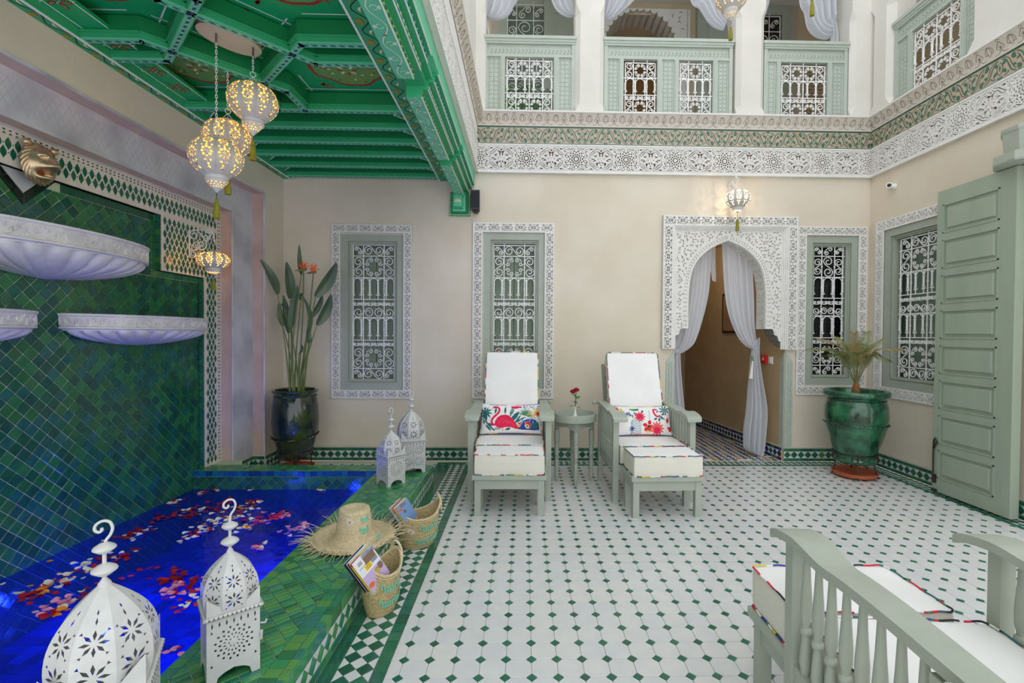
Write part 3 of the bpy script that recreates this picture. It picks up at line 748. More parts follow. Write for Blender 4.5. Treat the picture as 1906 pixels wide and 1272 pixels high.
def vine(name, x, y0, y1, z, amp, per, parent, w=.006, cols=(paint_black, paint_gold, paint_cream), leafs=True):
    m = MB(); n = int((y1 - y0) / per); zz = z - .0015
    for i in range(n):
        ya = y0 + i * per; S = [(x + amp * sin(2 * pi * t / 10), ya + per * t / 10) for t in range(11)]; q = strip2(S, w); k = len(S)
        m.add([(a, b_, zz) for a, b_ in q], [(i2, i2 + 1, 2 * k - 2 - i2, 2 * k - 1 - i2) for i2 in range(k - 1)], 0)
        f = leaf2(x - amp * .8, ya + per * .27, per * .22, amp * 1.1, 1.2); m.add([(a, b_, zz - .001) for a, b_ in f], [tuple(range(len(f)))], 1)
        for da in (-.6, .6):
            f = leaf2(x - amp * .3, ya + per * .30 + da * .02, per * .16, amp * .5, da + 1.57); m.add([(a, b_, zz - .0012) for a, b_ in f], [tuple(range(len(f)))], 1)
        f = leaf2(x + amp * .7, ya + per * .77, per * .26, amp * .5, 1.9, .2); m.add([(a, b_, zz - .001) for a, b_ in f], [tuple(range(len(f)))], 2)
    return m.build(name, list(cols), parent)
vine('painted_vine', (XL + XA) / 2, .3, 4.8, ZC, .022, .17, ceil); vine('painted_vine', -.80, .3, 4.8, ZC, .028, .17, ceil)
def dec(name, parts):
    m = MB(); mats = [paint_red, paint_olive, paint_gold, paint_cream, paint_blue, paint_black, paint_w]
    for mi, q, dz in parts: m.add([(a, b_, ZP - .003 - dz) for a, b_ in q], [tuple(range(len(q)))], mi)
    return m.build(name, mats, ceil)
def medal(cx, cy, rx, ry, name='painted_medallion'):
    P = []; N_ = 64; out = []; inn = []
    for i in range(N_):
        a = 2 * pi * i / N_; k = 1 + .06 * abs(sin(a * 4)) + .05 * cos(4 * a); out.append((cx + rx * k * cos(a), cy + ry * k * sin(a))); inn.append((cx + rx * k * .92 * cos(a), cy + ry * k * .90 * sin(a)))
    P.append((1, inn, 0.0))
    m = []
    for i in range(N_): j = (i + 1) % N_; P.append((0, [out[i], out[j], inn[j], inn[i]], .0006))
    for i in range(8):
        a = i * pi / 4; P.append((0 if i % 2 == 0 else 3, leaf2(cx + .22 * rx * cos(a), cy + .22 * ry * sin(a), .2 * rx, .07 * rx, a), .001))
    for k in range(26):
        a = random.uniform(0, 6.28); r = random.uniform(.4, .85); x, y = cx + rx * r * cos(a), cy + ry * r * sin(a)
        P.append((2, strip2(arc(x, y, .018, a, a + 3.5, 5), .005), .0008)); 
        if k % 3 == 0: P.append((3, leaf2(x + .02, y, .025, .012, a), .001))
        if k % 5 == 0: P.append((4, leaf2(x, y, .014, .012, a), .0012))
    for sx in (-1, 1):
        for sy in (-1, 1):
            for t in (-.5, 0, .5): P.append((0, leaf2(cx + sx * rx * 1.02, cy + sy * ry * .98, .05, .014, atan2(sy, sx) + t), .001))
    # concave strips need quads
    dec(name, [p for p in P])
for (x, y, rx, ry) in ((-1.13, 3.07, .215, .18), (-2.06, 3.07, .20, .18), (-1.13, 2.28, .215, .18), (-2.06, 2.28, .20, .18), (-1.13, 1.7, .2, .17), (-1.615, 2.69, .17, .17), (-1.615, 2.05, .1, .12), (-1.615, 3.25, .1, .07)): medal(x, y, rx, ry)
def blossom(cx, cy, r):
    P = []
    for i in range(5):
        a = i * 2 * pi / 5 + .3; S = leaf2(cx + r * .6 * cos(a), cy + r * .6 * sin(a), r * .9, r * .42, a); P.append((0, S, .0005)); P.append((1, leaf2(cx + r * .62 * cos(a), cy + r * .62 * sin(a), r * .55, r * .2, a), .001))
    for i in range(6): a = i * pi / 3; P.append((4 if i % 2 else 3, leaf2(cx + r * .2 * cos(a), cy + r * .2 * sin(a), r * .2, r * .1, a), .0015))
    P.append((3, leaf2(cx + r * 1.25, cy, r * .3, r * .15, 0), .001)); P.append((3, leaf2(cx - r * 1.25, cy, r * .3, r * .15, 0), .001))
    dec('painted_blossom', P)
m = MB(); zl = 2.868; m.box((XA, .3, zl), (-2.175, 3.35, zl + .02), 0); m.box((-2.181, .3, zl - .001), (-2.175, 3.35, zl), 1); m.box((-2.318, .3, zl - .001), (-2.312, 3.35, zl), 1)
for y in (3.51, 3.79, 4.07, 4.35, 4.63):
    for sx, xe in ((1, XA), (-1, XBd)): m.add([(xe, y - .10, zl), (xe, y + .10, zl), (xe + sx * .10, y, zl)], [(0, 1, 2)], 0); m.add([(xe, y - .10, zl - .001), (xe, y - .088, zl - .001), (xe + sx * .088, y, zl - .001), (xe + sx * .10, y, zl - .001)], [(0, 1, 2, 3)], 1); m.add([(xe, y + .10, zl - .001), (xe, y + .088, zl - .001), (xe + sx * .088, y, zl - .001), (xe + sx * .10, y, zl - .001)], [(0, 1, 2, 3)], 1)
m.build('low_panel', [ceil_g, paint_w], ceil)
ZP_, ZP = ZP, zl + .001
for (x, y, r) in ((-2.245, 2.71, .064), (-2.245, 2.36, .062), (-2.245, 2.20, .06), (-2.245, 2.97, .06), (-2.245, 3.17, .06), (-2.245, 2.05, .06), (-2.245, 1.88, .06)): blossom(x, y, r)
for y in (3.51, 3.79, 4.07, 4.35, 4.63): blossom(-2.30, y, .022); blossom(-.89, y, .022)
ZP = ZP_
for (x, y, r) in ((-.98, 2.69, .05), (-1.1, 2.69, .04), (-1.90, 3.27, .035), (-1.32, 3.27, .035), (-1.0, 2.42, .04), (-1.42, 2.1, .035)): blossom(x, y, r)

# ================================================================== BEAM along the courtyard edge of the ceiling
beam = struct('trim_beam', label='long green painted beam with stepped mouldings and wall bracket', cat='beam')
prof = [(-.69, 2.655, 2), (-.60, 2.655, 3), (-.60, 2.70, 1), (-.562, 2.70, 4), (-.562, 2.742, 1), (-.527, 2.742, 1), (-.527, 2.782, 1), (-.505, 2.782, 2), (-.505, 2.897, 2), (-.69, 2.897, 1)]
m = MB()
def ext(prof, y0, y1, mb, dz=0):
    n = len(prof); V = [(x, y0, z + dz) for x, z, _ in prof] + [(x, y1, z + dz) for x, z, _ in prof]
    for i in range(n):
        j = (i + 1) % n; mb.add([V[i], V[j], V[n + j], V[n + i]], [(0, 1, 2, 3)], prof[i][2])
    mb.add(V[:n], [tuple(range(n))], 1); mb.add(V[n:], [tuple(reversed(range(n)))], 1)
segs = [(-.6, 2.60), (2.80, 3.80), (3.93, 4.84)]
bm_m = [ceil_dk, ceil_mid, ceil_lt, mat('beam_yellowgreen', '7CB55C', '6CAE60', rough=.5, nscale=6), mat('beam_bluegreen', '2E8F72', rough=.5)]
for i, (a, c) in enumerate(segs): mm = MB(); ext(prof, a, c, mm); mm.build('beam_length', bm_m, beam)
prof2 = [(-.685, 2.72, 1), (-.575, 2.72, 1), (-.575, 2.76, 1), (-.54, 2.76, 2), (-.54, 2.80, 2), (-.507, 2.80, 2), (-.507, 2.897, 2), (-.685, 2.897, 1)]
for a, c in ((2.60, 2.80), (3.80, 3.93)): mm = MB(); ext(prof2, a, c, mm); mm.build('beam_notch', bm_m, beam)
# painted details on the beam
for (a, c) in segs:
    a = max(a, 1.6); m = MB(); n = int((c - a) / .05)
    for i in range(n):
        y = a + (i + .5) * .05
        for (x, z, mi) in ((-.5925, 2.679, 1), (-.5545, 2.7225, 0), (-.5195, 2.763, 1)):
            # dots lie on the sloping little faces: use small lozenges on the vertical steps
            q = leaf2(y, z, .034, .016, .25); m.prism(q, lambda u, v, d, x=x: (x - .0075 + d + .0005, u, v), 0, .0012, mi)
            m.prism([(y + .022, z - .003), (y + .028, z), (y + .022, z + .003), (y + .016, z)], lambda u, v, d, x=x: (x - .007 + d, u, v), 0, .0012, 2)
    m.build('painted_dots', [paint_cream, paint_blue, paint_w], beam)
    m = MB()
    for x, z in ((-.602, 2.654), (-.564, 2.699), (-.529, 2.741), (-.507, 2.781)): m.box((x - .002, a, z - .0015), (x + .004, c, z + .002), 0)
    m.build('white_line', paint_w, beam)
    # arabesque scrolls on the soffit
    m = MB(); per = .24; n = max(1, int((c - a) / per)); per = (c - a) / n
    for i in range(n):
        y0 = a + i * per; S = [(-.645 + .026 * sin(2 * pi * t / 14), y0 + per * t / 14) for t in range(15)]; k = 15
        def put(S, w, mi):
            q = strip2(S, w, .3); k = len(S); m.add([(p, r, 2.6535 - .0004 * mi) for p, r in q], [(j, j + 1, 2 * k - 2 - j, 2 * k - 1 - j) for j in range(k - 1)], mi)
        put(S, .006, 0)
        for sg, f in ((1, .25), (-1, .75)):
            put(arc(-.645 - sg * .006, y0 + per * f, .016, 0 if sg > 0 else pi, (pi * 1.6) if sg > 0 else pi * 2.6, 8), .005, 0)
            q = leaf2(-.645 - sg * .030, y0 + per * f, .03, .013, 1.57); m.add([(p, r, 2.653) for p, r in q], [tuple(range(len(q)))], 0)
        q = leaf2(-.645, y0 + per * .5, .02, .01, 0); m.add([(p, r, 2.6525) for p, r in q], [tuple(range(len(q)))], 1 + i % 2)
    m.build('painted_arabesque', [mat('paint_pale_cream', 'D8E6C8', rough=.6), paint_red, paint_blue], beam)
br = struct('trim_bracket', beam) if False else None
m = MB()
for x0, x1, z0, z1, y, mi in ((-.75, -.548, 2.470, 2.70, .030, 1), (-.735, -.562, 2.487, 2.70, .045, 0), (-.722, -.590, 2.505, 2.70, .06, 2), (-.71, -.615, 2.53, 2.70, .085, 1), (-.704, -.621, 2.545, 2.66, .10, 2)): m.box((x0, YB - y, z0), (x1, YB, z1), mi)
m.build('wall_bracket', bm_m, beam)
m = MB()
for i in range(5): m.prism(leaf2(-.662 + (i - 2) * .012, 2.60, .045, .008, 1.57 + (i - 2) * .25), lambda u, v, d: (u, YB - .1008 - d, v), 0, .001)
m.build('painted_palmette', paint_cream, beam)
m = MB()
for k in range(9):
    for sx in (-.7425, -.555): m.prism(leaf2(sx, 2.49 + k * .024, .016, .006, 1.2), lambda u, v, d: (u, YB - .0305 - d, v), 0, .001)
    x = -.74 + k * .0225; m.prism(leaf2(x, 2.479, .016, .006, .3), lambda u, v, d: (u, YB - .0305 - d, v), 0, .001)
m.build('painted_leaves', paint_cream, beam)

# ================================================================== CORNICES (frieze, tile band, leaf moulding)
PF = .507
def frieze_holes(P, z0, z1):
    H = []; c = (z0 + z1) / 2; k = (z1 - z0) / .235
    for cx in (0, P):
        for n, r0, r1, w, ph in ((12, .014, .033, .0046, 0), (12, .034, .055, .0070, pi / 12), (12, .056, .075, .0075, 0), (12, .072, .090, .0080, pi / 12), (24, .091, .104, .0046, pi / 24)):
            H += radial(cx, c, n, r0 * k, r1 * k, w * k, ph)
        H += [strip2(arc(cx, c, .112 * k, a, a + .5, 4), .004) for a in np.arange(.15, 6.2, .785)]
    q = P / 2
    for sx in (-1, 1):
        for sz in (-1, 1):
            H.append(strip2([(q + sx * .008, c + sz * .103 * k), (q + sx * .03, c + sz * .085 * k), (q + sx * .055, c + sz * .075 * k), (q + sx * .085, c + sz * .045 * k), (q + sx * .11, c + sz * .035 * k), (q + sx * .118, c + sz * .008)], .0045, .5))
            H.append(strip2([(q + sx * .02, c + sz * .112 * k), (q + sx * .06, c + sz * .094 * k), (q + sx * .095, c + sz * .066 * k), (q + sx * .128, c + sz * .04 * k)], .005, .6))
            H.append(leaf2(q + sx * .028, c + sz * .055 * k, .05, .012, pi / 2 - sx * sz * .45, .25 * sx * sz)); H.append(leaf2(q + sx * .062, c + sz * .022 * k, .04, .009, sx * sz * .35, .2))
            H.append(leaf2(q + sx * .012, c + sz * .035 * k, .03, .007, pi / 2, 0)); H.append(leaf2(q + sx * .045, c + sz * .040 * k, .022, .006, .8 * sx * sz))
            # corner spirals
            ox, oz = q + sx * .145, c + sz * .078 * k
            H.append(strip2([(ox + .026 * (1 - t / 14) * cos(t * .62), oz + .024 * (1 - t / 14) * sin(t * .62)) for t in range(10)], .0045, .4)); H.append(leaf2(ox, oz, .014, .008, .7))
            H.append(leaf2(ox - sx * .045, oz + sz * .022, .04, .009, -.25 * sx * sz)); H.append(leaf2(ox + sx * .035, oz + sz * .024, .025, .007, 0)); H.append(leaf2(ox + sx * .0, oz - sz * .042, .022, .008, 1.0 * sx * sz)); H.append(leaf2(ox - sx * .02, oz + sz * .030, .016, .006, 0))
        H.append(leaf2(q + sx * .085, c, .045, .008, 0)); H.append(leaf2(q + sx * .030, c, .03, .004, 0))
    for sz in (-1, 1): H.append(leaf2(q, c + sz * .085 * k, .024, .012, 1.57)); H.append(leaf2(q, c + sz * .06 * k, .016, .008, 1.57))
    H = [fat(h, 1.7 if len(h) < 14 else 1.45) for h in H]
    pts = [q for h in H for q in h]; V_ = np.array(pts)
    for i in range(int(P / .0125)):
        for j in range(int((z1 - z0) / .0125) + 1):
            x, z = (i + .5 + .5 * (j % 2)) * .0125, z0 + .002 + j * .0125
            if x < P - .004 and z < z1 and np.min((V_[:, 0] - x) ** 2 + (V_[:, 1] - z) ** 2) > .0074 ** 2 and not any(inside(np.array([[x, z]]), h)[0] for h in H if abs(h[0][0] - x) < .05): H.append(leaf2(x, z, .0105, .0062, (i * 1.3 + j * .9) % 3, n=2))
    return [[(min(max(x, .0), P), min(max(z, z0 - .004), z1 + .004)) for x, z in h] for h in H]
def frieze_mesh():
    z0, z1 = .030, .262; m = MB()
    PT = pierce([[(0, 0), (PF, 0), (PF, .287), (0, .287)]], frieze_holes(PF, z0, z1))
    sheet(m, PT, lambda u, v, d: (u, -d, v), .016, 0, base=.002)
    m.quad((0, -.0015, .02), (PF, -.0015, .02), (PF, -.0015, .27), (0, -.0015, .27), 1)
    m.box((0, -.022, .0), (PF, -.014, .014), 0); m.box((0, -.022, .272), (PF, -.014, .287), 0)
    m.box((-.0015, -.0175, .272), (.0015, -.0225, .287), 1)
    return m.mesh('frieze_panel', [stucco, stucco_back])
FM = frieze_mesh()
P2 = .2385
def band_mesh(flip):
    # painted zellige band tile : tan ground, green arabesque
    m = MB(); H = .180; hw = P2 / 2
    m.box((0, -.006, 0), (P2 - .001, 0, H), 0)
    def put(q, mi, d=.0065, strip=False):
        V = [((P2 / 2 + a), -(d), (H / 2 + (b_ if not flip else -b_))) for a, b_ in q]
        if strip: k = len(q) // 2; F = [(j, j + 1, 2 * k - 2 - j, 2 * k - 1 - j) for j in range(k - 1)]
        else: F = [tuple(range(len(q)))]
        m.add(V, F, mi)
    for z in (-.083, .083): put([(-hw, z - .0065), (hw - .001, z - .0065), (hw - .001, z + .0065), (-hw, z + .0065)], 1)
    put(leaf2(0, .0, .105, .052, 1.57), 1, .0066); put(leaf2(0, 0, .09, .037, 1.57), 0, .007); put(leaf2(0, -.004, .075, .026, 1.57), 2, .0074); put(leaf2(0, -.004, .05, .014, 1.57), 1, .0078)
    for s_ in (-1, 1):
        S = [(s_ * (.012), -.066), (s_ * .045, -.045), (s_ * .065, 0), (s_ * .085, .045), (s_ * .119, .068)]
        put(strip2([(p.x, p.y) for p in spline([(a, b_, 0) for a, b_ in S], 10)], .011, .2), 1, .0067, True)
        S2 = [(s_ * .02, -.075), (s_ * .062, -.052), (s_ * .083, -.005), (s_ * .102, .035), (s_ * .119, .05)]
        put(strip2([(p.x, p.y) for p in spline([(a, b_, 0) for a, b_ in S2], 10)], .006, .2), 3, .0068, True)
        put(leaf2(s_ * .034, .026, .044, .026, s_ * .9), 1, .0069); put(leaf2(s_ * .03, -.035, .042, .026, -s_ * .8), 1, .0069); put(leaf2(s_ * .05, .052, .05, .018, -s_ * .5), 1, .0069); put(leaf2(s_ * .048, .05, .028, .01, -s_ * .5), 2, .0072)
        put(leaf2(s_ * .098, -.045, .05, .032, s_ * .9), 1, .0069); put(leaf2(s_ * .098, -.066, .03, .012, 0), 1, .0069); put(leaf2(s_ * .085, -.03, .02, .014, s_ * .9), 2, .0071); put(leaf2(s_ * .105, .018, .034, .022, .4), 1, .0069)
    put(leaf2(0, .066, .05, .02, 0), 1, .0069); put(leaf2(0, .058, .02, .012, 0), 2, .0072)
    return m.mesh('band_tile', [mat('band_tan', 'C0B29C', 'BBA48E', rough=.3, nscale=18), mat('band_green', '3A6A58', '4A7664', rough=.25, nscale=20), mat('band_pink', 'BE9E88', rough=.3), mat('band_brown', '5C5238', rough=.35)])
BM0, BM1 = band_mesh(False), band_mesh(True)
LP = .166
def leaf_moulding():
    m = MB(); A = (0, -.016, .0); 
    def F(u, v, d): t = v / .125; return (u, -(.014 + .052 * t * t + d), v * .96)
    for i in range(6): m.add([F(0, .125 * i / 6, 0), F(LP, .125 * i / 6, 0), F(LP, .125 * (i + 1) / 6, 0), F(0, .125 * (i + 1) / 6, 0)], [(0, 1, 2, 3)], 0)
    def line(S, w=.0035): 
        q = strip2(S, w); k = len(S); m.add([F(a, b_, .0012) for a, b_ in q], [(j, j + 1, 2 * k - 2 - j, 2 * k - 1 - j) for j in range(k - 1)], 1)
    c = LP * .25
    line([(c - .016, .108), (c, .118), (c + .016, .108)]); line([(c, .104), (c - .03, .062), (c, .04), (c + .03, .062), (c, .104)]); line([(c, .075), (c, .05)], .006); line([(c - .012, .068), (c, .05), (c + .012, .068)])
    line([(c - .003, .04), (c - .022, .02), (c - .05, .02)]); line([(c + .003, .04), (c + .022, .02), (c + .05, .02)])
    c = LP * .75
    line(arc(c, .062, .030, -.2, pi + .2, 10, .042)); line([(c - .030, .055), (c - .012, .056), (c, .034), (c + .012, .056), (c + .030, .055)]); line(arc(c, .066, .014, -.5, pi + .5, 8, .036))
    return m.mesh('leaf_moulding', [mat('stucco_cream', 'D9D0C4', 'D0C6BA', rough=.8, nscale=20), mat('incised_brown', '7A6450', rough=.8)])
LM = leaf_moulding()
def cornice(name, label, L, M, full=True, zb=2.905):
    o = struct(name, label=label, cat='cornice'); o.matrix_world = M
    nF = int(round(L / PF)); sF = L / nF / PF
    for i in range(nF): q = inst(FM, 'frieze_panel', o, (i * PF * sF, 0, zb)); q.scale = (sF, 1, 1)
    if full:
        n = int(round(L / P2)); sc = L / n / P2
        for i in range(n): q = inst(BM1 if i % 2 else BM0, 'band_tile', o, (i * P2 * sc, 0, zb + .287)); q.scale = (sc, 1, 1)
    else:
        m = MB(); m.box((0, -.010, zb + .287), (L, 0, zb + .467)); m.build('plain_band', stucco, o)
    n = int(round(L / LP)); sc = L / n / LP
    for i in range(n): q = inst(LM, 'leaf_moulding', o, (i * LP * sc, 0, zb + .467)); q.scale = (sc, 1, 1)
    m = MB(); m.box((-.0, -.070, zb + .587), (L, .4, zb + .603)); m.box((-.0, -.012, zb), (L, .05, zb - .001)); m.build('ledge', stucco, o)
    m = MB(); m.box((.0, -.01, zb + .603), (L, .3, zb + .612)); m.build('zinc_flashing', mat('zinc', 'A9BCC4', '9BB0B8', rough=.4, nscale=20, metal=.2), o)
    m = MB(); m.box((-.0, .001, zb), (L, .12, zb + .6)); m.build('core', stucco_back2, o)
    return o
YC0 = YB - .016
cornice('trim_cornice_back', 'carved white frieze with green arabesque tile band above the back wall', 3.52 + .49, Matrix.Translation((-.49, YC0, 0)))
cornice('trim_cornice_right', 'carved white frieze with tile band running along the right wall', 5.07, Matrix(((0, 1, 0, 3.525), (-1, 0, 0, YC0 + .0), (0, 0, 1, 0), (0, 0, 0, 1))))
cornice('trim_cornice_left', 'carved white frieze above the green beam', 5.07, Matrix(((0, -1, 0, -.49), (1, 0, 0, YC0 - 5.07), (0, 0, 1, 0), (0, 0, 0, 1))), full=False)
# ================================================================== WROUGHT IRON SCROLL WORK
def scroll(kind, cx, cz, size, ang, flip=1):
    # pair of volutes; size = distance between the two volute centres
    D = size; R = .46 * D; n = 15; T = 1.35 * 2 * pi; out = []
    def volute(c, a1, sg, rev):
        P = []
        for i in range(n + 1):
            t = i / n; r = R * (.20 + .80 * t ** .85); a = a1 - sg * T * (1 - t); P.append((c + r * cos(a), r * sin(a)))
        return P[::-1] if rev else P
    if kind == 'S': L = volute(-D / 2, pi / 2, -1, False); Rr = volute(D / 2, -pi / 2, -1, True); mid = [(-D / 2 + D * t, R * cos(pi * t)) for t in (.25, .5, .75)]
    else: L = volute(-D / 2, -pi / 2, 1, False); Rr = volute(D / 2, -pi / 2, -1, True); mid = [(0, -R)]
    for a, b_ in L + mid + Rr:
        v = b_ * flip; out.append((cx + a * cos(ang) - v * sin(ang), cz + a * sin(ang) + v * cos(ang)))
    return out
def G(mb, pts, r=.005, n=4, y=0, mi=0): mb.tube([(a, y, b_) for a, b_ in pts], r, n, mi)
def arches(mb, x0, x1, z0, z1, n, r):
    w = (x1 - x0) / n
    for i in range(n + 1):
        x = x0 + i * w; zt = z1 - w / 2
        G(mb, [(x, z0), (x, z1)], r)
        G(mb, [(x, z0 + (z1 - z0) * .30), (x, zt - .01)], r * 1.9, 6)
        for z in (zt - .01, z0 + (z1 - z0) * .30): G(mb, [(x, z - .004), (x, z + .004)], r * 2.6, 6)
        for sg in (-1, 1):
            if (i == 0 and sg < 0) or (i == n and sg > 0): continue
            zb = z0 + (z1 - z0) * .18; G(mb, [(x + sg * .001, zb + .03), (x + sg * .004, zb + .012), (x + sg * .012, zb), (x + sg * .018, zb + .006), (x + sg * .014, zb + .013)], r * .9)
    for i in range(n): G(mb, arc(x0 + (i + .5) * w, zt, w / 2 - r, 0, pi, 8), r)
def minis(mb, x0, x1, z0, z1, n, r):
    w = (x1 - x0) / n
    for i in range(n): G(mb, scroll('C', x0 + (i + .5) * w, (z0 + z1) / 2 - .002, w * .5, 0, 1), r)
def ringcell(mb, x0, x1, z0, z1, r):
    cx, cz = (x0 + x1) / 2, (z0 + z1) / 2; w, h = (x1 - x0), (z1 - z0); s_ = min(w, h)
    for k in range(4):
        a = pi / 4 + k * pi / 2; G(mb, scroll('C', cx + w * .285 * cos(a) * 1.18, cz + h * .285 * sin(a) * 1.18, s_ * .25, a + pi / 2, 1), r * .9)
        G(mb, arc(cx, cz, w * .47, a - .55, a + .55, 5, h * .47), r * .9)
def grille_mesh(w, h, rows, cols, name='grille'):
    """rows from the top: (kind, height fraction)"""
    mb = MB(); r = .0050; tot = sum(q[1] for q in rows); z = h; xs = [w * c for c in cols]
    for x in (0, w): G(mb, [(x, 0), (x, h)], r * 1.15)
    for x in xs: G(mb, [(x, -.035), (x, h + .035)], r * 1.15)
    G(mb, [(0, h), (w, h)], r * 1.15); G(mb, [(0, 0), (w, 0)], r * 1.15)
    X = [0] + xs + [w]
    for kind, hh in rows:
        dz = hh / tot * h; z0, z1 = z - dz, z
        if kind == 'small':
            for i in range(len(X) - 1):
                cw = X[i + 1] - X[i]; cx = (X[i] + X[i + 1]) / 2
                if cw > dz * 1.25: G(mb, scroll('S', cx, (z0 + z1) / 2, min(cw * .5, dz * 1.0), 0, 1), r)
                else: G(mb, scroll('C', cx, (z0 + z1) / 2, min(cw, dz) * .48, pi / 4 + (pi if i else pi / 2), 1), r)
        elif kind == 'ring':
            for i in range(len(X) - 1):
                cw = X[i + 1] - X[i]; cx = (X[i] + X[i + 1]) / 2
                if cw > dz * .62: ringcell(mb, X[i] + .004, X[i + 1] - .004, z0 + .004, z1 - .004, r)
                else: G(mb, scroll('S', cx, (z0 + z1) / 2, min(dz * .5, cw * 1.02), pi / 2, 1 if i == 0 else -1), r)
        elif kind == 'arch': arches(mb, 0, w, z0, z1, max(3, int(round(w / .088))), r)
        elif kind == 'mini': minis(mb, 0, w, z0, z1, max(3, int(round(w / .07))), r)
        elif kind == 'esses':
            n = max(2, int(round(w / (dz * 1.8))))
            for i in range(n): G(mb, scroll('S', w * (i + .5) / n, (z0 + z1) / 2, w / n * .5, 0, 1 if i % 2 else -1), r)
        if kind != 'mini': G(mb, [(-.02, z0), (w + .02, z0)], r * 1.1)
        # collars
        for x in X:
            G(mb, [(x, (z0 + z1) / 2 - .007), (x, (z0 + z1) / 2 + .007)], r * 1.7, 4)
        z = z0
    return mb.mesh(name, iron_w)
TALL = [('small', 19), ('ring', 38), ('arch', 38), ('mini', 15), ('esses', 17), ('arch', 40), ('mini', 13), ('ring', 37), ('small', 19)]
GM_W = grille_mesh(.415, 1.36, TALL, (.25, .75))
GM_N = grille_mesh(.305, 1.345, TALL, (.28, .72)); GM_R = grille_mesh(.62, 1.31, TALL, (.2, .5, .8))
# ------------------------------------------------------------------ carved stucco surround
def lace_strip(L, W, off=0.0):
    H = []; n = max(1, int(round(L / .125))); P = L / n; c = W / 2; k = W / .085
    for i in range(n):
        o = P * i; q = o + P / 2
        H += radial(q, c, 4, .004, .016 * k, .005, 0); H += radial(q, c, 4, .008 * k, .026 * k, .005, pi / 4)
        for sx in (-1, 1):
            for sz in (-1, 1):
                H.append(strip2([(q + sx * .012, c + sz * .030 * k), (q + sx * .032, c + sz * .020 * k), (q + sx * .048, c + sz * .004 * k)], .0042, .4))
                H.append(leaf2(q + sx * .043, c + sz * .026 * k, .026, .008, sx * sz * .7, .2)); H.append(leaf2(q + sx * .021, c + sz * .006 * k, .018, .006, sx * sz * .8))
                H.append(leaf2(q + sx * .030, c + sz * .034 * k, .018, .005, 0))
            H.append(leaf2(q + sx * .052, c, .014, .009, 1.57))
        for sz in (-1, 1): H.append(leaf2(q, c + sz * .033 * k, .014, .007, 0))
    return [fat(h, 1.3) for h in H]
def surround(x0, x1, z0, z1, W, fr, h=.018, sides='LRTB', name='carved_surround', parent=None, mats=None, back=.004):
    """pierced stucco band running round a rectangle (outer size given)"""
    Hs = []; b_ = .010; w = W - 2 * b_
    if 'B' in sides: Hs += [[(x0 + b_ + u, z0 + b_ + v) for u, v in h_] for h_ in lace_strip(x1 - x0 - 2 * b_, w)]
    if 'T' in sides: Hs += [[(x0 + b_ + u, z1 - W + b_ + v) for u, v in h_] for h_ in lace_strip(x1 - x0 - 2 * b_, w)]
    zb, zt = (z0 + W if 'B' in sides else z0), (z1 - W if 'T' in sides else z1)
    for s_ in 'LR':
        if s_ in sides:
            xx = x0 if s_ == 'L' else x1 - W; Hs += [[(xx + b_ + v, zb + u) for u, v in h_] for h_ in lace_strip(zt - zb, w)]
    if 'B' in sides: O = [[(x0, z0), (x1, z0), (x1, z1), (x0, z1)], [(x0 + W, z0 + W), (x1 - W, z0 + W), (x1 - W, z1 - W), (x0 + W, z1 - W)]]
    else: O = [[(x0, z0), (x0 + W, z0), (x0 + W, z1 - W), (x1 - W, z1 - W), (x1 - W, z0), (x1, z0), (x1, z1), (x0, z1)]]
    m = MB(); sheet(m, pierce(O, Hs), fr, h, 0, base=-.002); PT = pierce(O, []); sheet(m, PT, fr, back, 1)
    return m.build(name, mats or [stucco, stucco_back2], parent)
def window(name, label, opening, outer, fr, GM, gx, gz, gfl, glass_col, inner=None):
    o = struct(name, label=label, cat='window'); x0, x1, z0, z1 = opening
    surround(outer[0], outer[1], outer[2], outer[3], (outer[1] - outer[0] - (x1 - x0)) / 2 , fr, parent=o)
    # stepped painted frame
    m = MB()
    def ring(a, d0, d1, b_):
        for (p, q, r, s_) in ((x0 + a, x0 + b_, z0 + a, z1 - a), (x1 - b_, x1 - a, z0 + a, z1 - a), (x0 + b_, x1 - b_, z0 + a, z0 + b_), (x0 + b_, x1 - b_, z1 - b_, z1 - a)):
            m.prism([(p, r), (q, r), (q, s_), (p, s_)], fr, d0, d1)
    ring(0, -.10, .000, .070); ring(.070, -.10, -.022, .082); ring(.082, -.10, -.012, .088); ring(.088, -.10, -.032, .104)
    m.build('window_frame', sage, o)
    g = inst(GM, 'grille', o)
    g.matrix_local = gfl @ Matrix.Translation((gx, 0, gz))
    m = MB(); m.prism([(x0, z0), (x1, z0), (x1, z1), (x0, z1)], fr, -.17, -.152); gl = m.build('pane', glass_col, o)
    return o
gB = Matrix.Translation((0, YB + .045, 0)); gR = Matrix(((0, 1, 0, XR + .045), (-1, 0, 0, 0), (0, 0, 1, 0), (0, 0, 0, 1)))
shut = sage_dk; dark_glass = mat('dark_glass', '15171A', rough=.08, coat=.5); pale_glass = mat('pale_glass', '7F8F80', '5F7263', rough=.15, nscale=3)
def lattice_shutter(o, x0, x1, z0, z1, fr):
    m = MB()
    for a, c in ((x0, (x0 + x1) / 2 - .004), ((x0 + x1) / 2 + .004, x1)):
        for b_, d_ in ((z0, z0 + (z1 - z0) * .5), (z0 + (z1 - z0) * .5 + .01, z1)):
            m.prism([(a, b_), (c, b_), (c, d_), (a, d_)], fr, -.145, -.130)
            hw = .035; m.prism([(a + hw, b_ + hw), (c - hw, b_ + hw), (c - hw, d_ - hw), (a + hw, d_ - hw)], fr, -.131, -.137 + .012)
    m.build('shutter', shut, o)
w1 = window('window_1', 'tall narrow window left of the loungers, behind the bird of paradise', W1, (-1.928, -1.13, .629, 2.375), frB, GM_W, -1.733, .817, gB, shut)
